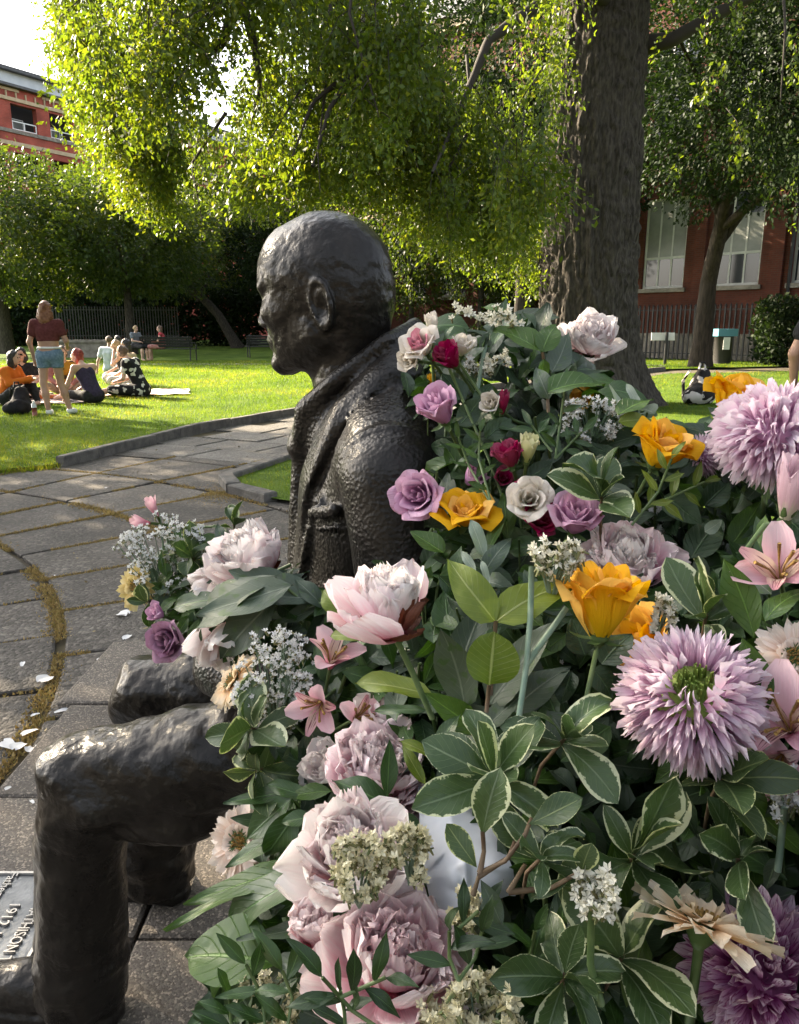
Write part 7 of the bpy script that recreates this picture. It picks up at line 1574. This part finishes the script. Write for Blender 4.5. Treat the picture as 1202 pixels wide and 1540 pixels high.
sprig('dark leaf whorl between the near thigh and the peonies', [(430, 1190, 340, 1205, .85, .86, .35), (440, 1200, 370, 1260, .84, .85, .5), (450, 1215, 400, 1300, .83, .83, .45), (470, 1200, 395, 1180, .84, .85, .35), (440, 1240, 345, 1295, .84, .86, .3), (470, 1230, 420, 1235, .82, .82, .5), (420, 1240, 350, 1225, .86, .87, .35, 'deep'), (500, 1190, 430, 1195, .83, .84, .35, 'mid'), (470, 1260, 440, 1320, .80, .80, .5, 'mid')], 'dark', kind='lance')
sprig('two leaves lying across the frilly lilac pink peony', [(600, 1222, 496, 1168, .735, .74, .42), (582, 1200, 588, 1112, .735, .74, .30), (640, 1180, 600, 1120, .75, .76, .3, 'lime'), (600, 1222, 640, 1250, .735, .74, .4)], 'dark', stems=[[(582, 1200, .735), (592, 1225, .735), (610, 1245, .74)]])
sprig('yellow green leaf beside the scorched peony and dark strap leaves under it', [(648, 1045, 530, 1020, .76, .77, .42, 'lime'), (640, 1068, 556, 1070, .73, .74, .22, 'dark'), (670, 1150, 600, 1110, .72, .73, .3, 'lime'), (655, 1135, 685, 1070, .72, .72, .4, 'dark'), (545, 960, 490, 955, .85, .87, .35, 'lime'), (520, 930, 480, 885, .93, .95, .6, 'lime')], 'dark', face=(-.1, .7, .7))
sprig('large dark glossy leaves at the lower left over the paving', [(470, 1310, 320, 1400, .72, .74, .36), (420, 1450, 264, 1425, .70, .73, .62, 'mid'), (470, 1390, 362, 1415, .71, .72, .45, 'grey'), (450, 1300, 290, 1345, .74, .78, .22, 'mid'), (440, 1290, 265, 1385, .76, .80, .14, 'mid'), (460, 1440, 375, 1490, .69, .70, .4, 'grey'), (480, 1330, 390, 1320, .74, .75, .3)], 'dark', kind='lance', face=(-.2, .65, .75))
def ruscus(label, stems_, n, L, d0, m='dark'):
    p0 = stems_[0]; t = thing('leafy_sprig', label, 'greenery', W(*p0[0]))
    for s_ in stems_:
        Q = [W(*p) for p in s_]; tube_part('stem', [q - Vector(t.location) for q in Q], 0.0015, M_stem, t)
        for k in range(n):
            f = (k + 1) / n * (len(Q) - 1); i = min(int(f), len(Q) - 2); b = Q[i].lerp(Q[i + 1], f - i); g = (Q[i + 1] - Q[i]).normalized()
            sd = g.cross(CT).normalized() * (1 if k % 2 else -1)
            tip = b + (g * 0.55 + sd * (0.8 if k < n - 1 else 0.05) + CT * FR.uniform(-.1, .4)).normalized() * L * FR.uniform(.8, 1.15)
            leaf_at(t, b, tip, 0.3, 'lance', m, (FR.uniform(-.3, .3), .4, .9))
    return t
ruscus('dark narrow leaved sprig across the front of the biggest peony', [[(520, 1560, .57), (518, 1520, .57), (512, 1490, .56)], [(590, 1560, .56), (530, 1520, .565), (485, 1470, .56)], [(512, 1500, .56), (580, 1470, .56)]], 4, 0.035, .56, 'deep')
ruscus('dark narrow leaved sprig right of the biggest peony', [[(690, 1475, .565), (676, 1440, .565), (676, 1400, .565)], [(690, 1475, .565), (715, 1440, .57), (725, 1400, .57)], [(685, 1400, .58), (720, 1370, .585)]], 3, 0.036, .565, 'deep')
ruscus('dark narrow leaved sprig with a pale stalk below the forked twig', [[(775, 1530, .60), (790, 1470, .60), (805, 1400, .60)], [(790, 1460, .60), (850, 1420, .61)]], 6, 0.034, .6)
ruscus('dark narrow leaved sprig at the bottom left of the heap', [[(400, 1560, .66), (395, 1500, .66), (370, 1450, .67)], [(430, 1560, .65), (440, 1500, .65), (425, 1460, .66)], [(350, 1560, .68), (345, 1500, .68)]], 5, 0.038, .66)
ruscus('fine leaved green sprig between the lilac roses', [[(740, 760, .93), (705, 700, .95), (690, 660, .96)], [(740, 760, .93), (720, 690, .94), (722, 650, .95)]], 6, 0.026, .94, 'mid')
ruscus('fine leaved green sprig in front of the white spray near the trunk', [[(835, 690, .93), (842, 640, .94), (850, 580, .95)], [(835, 690, .93), (875, 650, .94)], [(830, 680, .93), (800, 640, .95)]], 6, 0.028, .94, 'dark')
ruscus('thin leaved sprig crossing under the golden rose behind the fan', [[(950, 790, .84), (990, 740, .83), (1010, 690, .83)], [(960, 770, .84), (1060, 725, .86)]], 6, 0.03, .84, 'lime')
# the forked brown twig before the wrapping paper
tw = thing('leafy_sprig', 'forked brown twig with curled leaves in front of the white paper', 'greenery', W(720, 1320, .57))
for s_ in ([(712, 1345, .575), (722, 1312, .57), (760, 1295, .565), (790, 1255, .565), (800, 1230, .57)], [(722, 1312, .57), (728, 1280, .57), (726, 1250, .57)], [(720, 1318, .57), (765, 1290, .568), (775, 1265, .568)], [(765, 1342, .575), (830, 1335, .57), (875, 1310, .57)], [(765, 1342, .575), (778, 1320, .575), (790, 1300, .575)]):
    tube_part('stem', [W(*p) - Vector(tw.location) for p in s_], [0.0024] + [0.0017] * (len(s_) - 1), M_woody, tw)
for l in ((718, 1305, 668, 1242, .57, .575, .5, 'vary'), (726, 1255, 742, 1155, .57, .565, .55, 'var'), (795, 1240, 880, 1205, .565, .56, .5, 'vary'), (875, 1312, 882, 1272, .57, .56, .7, 'vary'), (722, 1322, 758, 1390, .572, .57, .4, 'grey'), (860, 1320, 800, 1355, .572, .57, .3, 'vary')):
    leaf_at(tw, W(l[0], l[1], l[4]), W(l[2], l[3], l[5]), l[6], 'obovate', l[7], (0, .3, .95))

# ---------------- white wrapping paper
def paper():
    C = [[(628, 1175, .80), (665, 1165, .80), (700, 1195, .79)], [(632, 1250, .75), (680, 1240, .72), (745, 1240, .73)], [(640, 1320, .70), (700, 1290, .665), (770, 1300, .68)], [(650, 1360, .69), (705, 1350, .66), (775, 1345, .68)]]
    n = 44; V = []; A = np.array([[list(W(*p)) for p in row] for row in C])
    for j in range(n):
        fj = j / (n - 1) * 3; a = min(int(fj), 2); t = fj - a
        for i in range(n):
            fi = i / (n - 1) * 2; b = min(int(fi), 1); s = fi - b
            p = (A[a, b] * (1 - s) + A[a, b + 1] * s) * (1 - t) + (A[a + 1, b] * (1 - s) + A[a + 1, b + 1] * s) * t; V.append(p)
    V = np.array(V); q = V * 1.0
    V = V + np.array(CT)[None] * (0.016 * np.abs(vnoise(q, 24)) + 0.012 * np.abs(vnoise(q + 3, 11)) + 0.005 * np.abs(vnoise(q, 60)))[:, None]
    I = np.arange(n * n).reshape(n, n); F = np.stack([I[:-1, :-1], I[:-1, 1:], I[1:, 1:], I[1:, :-1]], -1).reshape(-1, 4)
    o = mk('wrapping_paper', V, F, mat('white_tissue_paper', (0.62, 0.66, 0.72), 0.75, (0.70, 0.73, 0.77), 30, trans=0.3, tcol=(1, 1, 1)), None, False)
    tag(o, 'crumpled white wrapping paper between the peonies and the forked twig', 'wrapping paper')
paper()

# ---------------- greenery packed between and under the blooms
region = [(598, 560), (640, 505), (690, 478), (790, 470), (850, 540), (950, 590), (1000, 640), (1060, 640), (1110, 610), (1260, 590), (1300, 1650), (300, 1650), (330, 1480), (400, 1330), (372, 1200), (400, 1130), (420, 1000), (430, 960), (520, 905), (660, 840), (650, 760), (660, 660)]
lapreg = [(225, 840), (260, 800), (340, 800), (420, 850), (500, 900), (500, 960), (420, 985), (330, 985), (260, 940), (230, 900)]
PL = np.array(PILE)
def pile_depth(px, py):
    w = 1.0 / ((PL[:, 0] - px) ** 2 + (PL[:, 1] - py) ** 2 + 900.0) ** 1.6
    return float((w * PL[:, 2]).sum() / w.sum())
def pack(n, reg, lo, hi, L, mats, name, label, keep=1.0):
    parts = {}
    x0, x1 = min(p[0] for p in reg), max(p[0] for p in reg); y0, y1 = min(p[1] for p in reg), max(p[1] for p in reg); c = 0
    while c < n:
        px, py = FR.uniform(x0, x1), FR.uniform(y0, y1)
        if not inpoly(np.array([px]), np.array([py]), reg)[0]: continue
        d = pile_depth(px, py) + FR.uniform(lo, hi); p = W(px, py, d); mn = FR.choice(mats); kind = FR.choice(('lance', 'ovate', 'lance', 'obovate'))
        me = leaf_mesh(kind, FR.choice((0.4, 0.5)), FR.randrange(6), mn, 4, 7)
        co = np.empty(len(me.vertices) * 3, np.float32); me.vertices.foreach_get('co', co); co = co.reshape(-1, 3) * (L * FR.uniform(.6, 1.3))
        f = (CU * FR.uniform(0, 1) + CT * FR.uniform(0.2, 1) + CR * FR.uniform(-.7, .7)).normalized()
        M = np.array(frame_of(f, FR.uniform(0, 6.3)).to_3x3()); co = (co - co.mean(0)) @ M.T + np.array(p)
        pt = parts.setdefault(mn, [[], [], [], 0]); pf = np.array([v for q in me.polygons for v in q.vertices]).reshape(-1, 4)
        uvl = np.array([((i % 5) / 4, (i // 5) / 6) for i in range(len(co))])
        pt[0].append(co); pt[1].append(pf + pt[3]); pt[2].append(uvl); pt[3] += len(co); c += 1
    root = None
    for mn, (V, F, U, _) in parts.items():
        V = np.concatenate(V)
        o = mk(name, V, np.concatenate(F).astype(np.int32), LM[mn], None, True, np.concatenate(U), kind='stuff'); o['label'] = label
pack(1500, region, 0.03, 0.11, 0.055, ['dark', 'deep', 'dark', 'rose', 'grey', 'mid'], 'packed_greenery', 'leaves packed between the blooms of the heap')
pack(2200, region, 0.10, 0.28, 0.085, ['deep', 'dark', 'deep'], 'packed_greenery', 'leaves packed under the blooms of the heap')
pack(260, lapreg, 0.02, 0.12, 0.045, ['dark', 'mid', 'grey'], 'packed_greenery', 'leaves packed among the lap flowers')
# bare stems running down through the heap
st = MB()
for k in range(150):
    px, py = FR.uniform(480, 1200), FR.uniform(600, 1400)
    if not inpoly(np.array([px]), np.array([py]), region)[0]: continue
    d = pile_depth(px, py) + FR.uniform(.02, .08); a = W(px, py, d); b = W(px + FR.uniform(-60, 60) * .6, py + FR.uniform(120, 220), d + FR.uniform(.02, .1)); st.tube([a, (a + b) / 2 + Vector((FR.uniform(-.01, .01), 0, 0)), b], FR.uniform(.001, .0024), 5)
o = st.build('flower_stems', M_stem, None, True, kind='stuff'); o['label'] = 'cut stems running down through the heap of flowers'
# petals and scraps fallen on the paving
def scrap(label, px, py, s, m, z=-0.024, leaf=False, g=None):
    p = G(px, py, z); q = FR.randrange(5); me = petal_mesh(('scrap', q), 0.9, (0.5, 0.8, 0.65, 0.9, 0.4)[q], 82, 100, 0.25, 7, 7, ruf=0.16, notch=0.12, neck=0.5, tipk=0.7, seed=q + 40) if not leaf else leaf_mesh('lance', 0.36, 1, 'mid')
    o = link('fallen_petal' if not leaf else 'fallen_leaf', me, loc=p, rot=(FR.uniform(-.2, .2), FR.uniform(-.15, .1), FR.uniform(0, 6)), scale=s)
    if not leaf: o.material_slots[0].link = 'OBJECT'; o.material_slots[0].material = m
    tag(o, label, 'fallen petal' if not leaf else 'fallen leaf', g)
GR = 'petals scattered on the paving'
M_scrap = mat('white_fallen_petal', (0.72, 0.70, 0.68), 0.7, (0.78, 0.77, 0.75), 80, trans=0.2, tcol=(1, 1, 1))
for lb, px, py, s, z in (('curled white petal below the yellow gerbera', 178, 923, .07, -.024), ('white petal between the yellow gerbera and the stepped slab', 196, 955, .05, -.024), ('white petal near the corner of the pale slabs', 146, 993, .05, -.024),
    ('broad crumpled white petal beside the mossy ring joint', 76, 1017, .075, -.024), ('small greenish white petal left of the crumpled one', 33, 1002, .04, -.024), ('small white petal by the edge of the pale slab', 60, 1073, .035, -.024),
    ('upright pale green petal by the pale slab edge', 82, 1072, .06, -.02), ('ragged white petals below the upright pale green one', 58, 1097, .07, -.024), ('long white petal nearest the left edge of the paving', 20, 1125, .07, -.024), ('pair of white petals overlapping beside the long one', 38, 1118, .055, -.022), ('thin white petal between the long one and the pale slab', 44, 1131, .045, -.024),
    ('tiny white petal on the pale slab beside the knee', 17, 1183, .025, 0.008), ('tiny white petal behind the shin of the statue', 51, 1208, .025, 0.008), ('white fleck on the slabs beyond the mossy joint', 82, 866, .02, -.024), ('white speck of petal in the mossy ring joint', 162, 733, .03, -.024)):
    scrap(lb, px, py, s, M_scrap, z, g=GR)
scrap('single green leaf fallen beside the far trouser hem', 262, 1352, .11, None, 0.012, True)
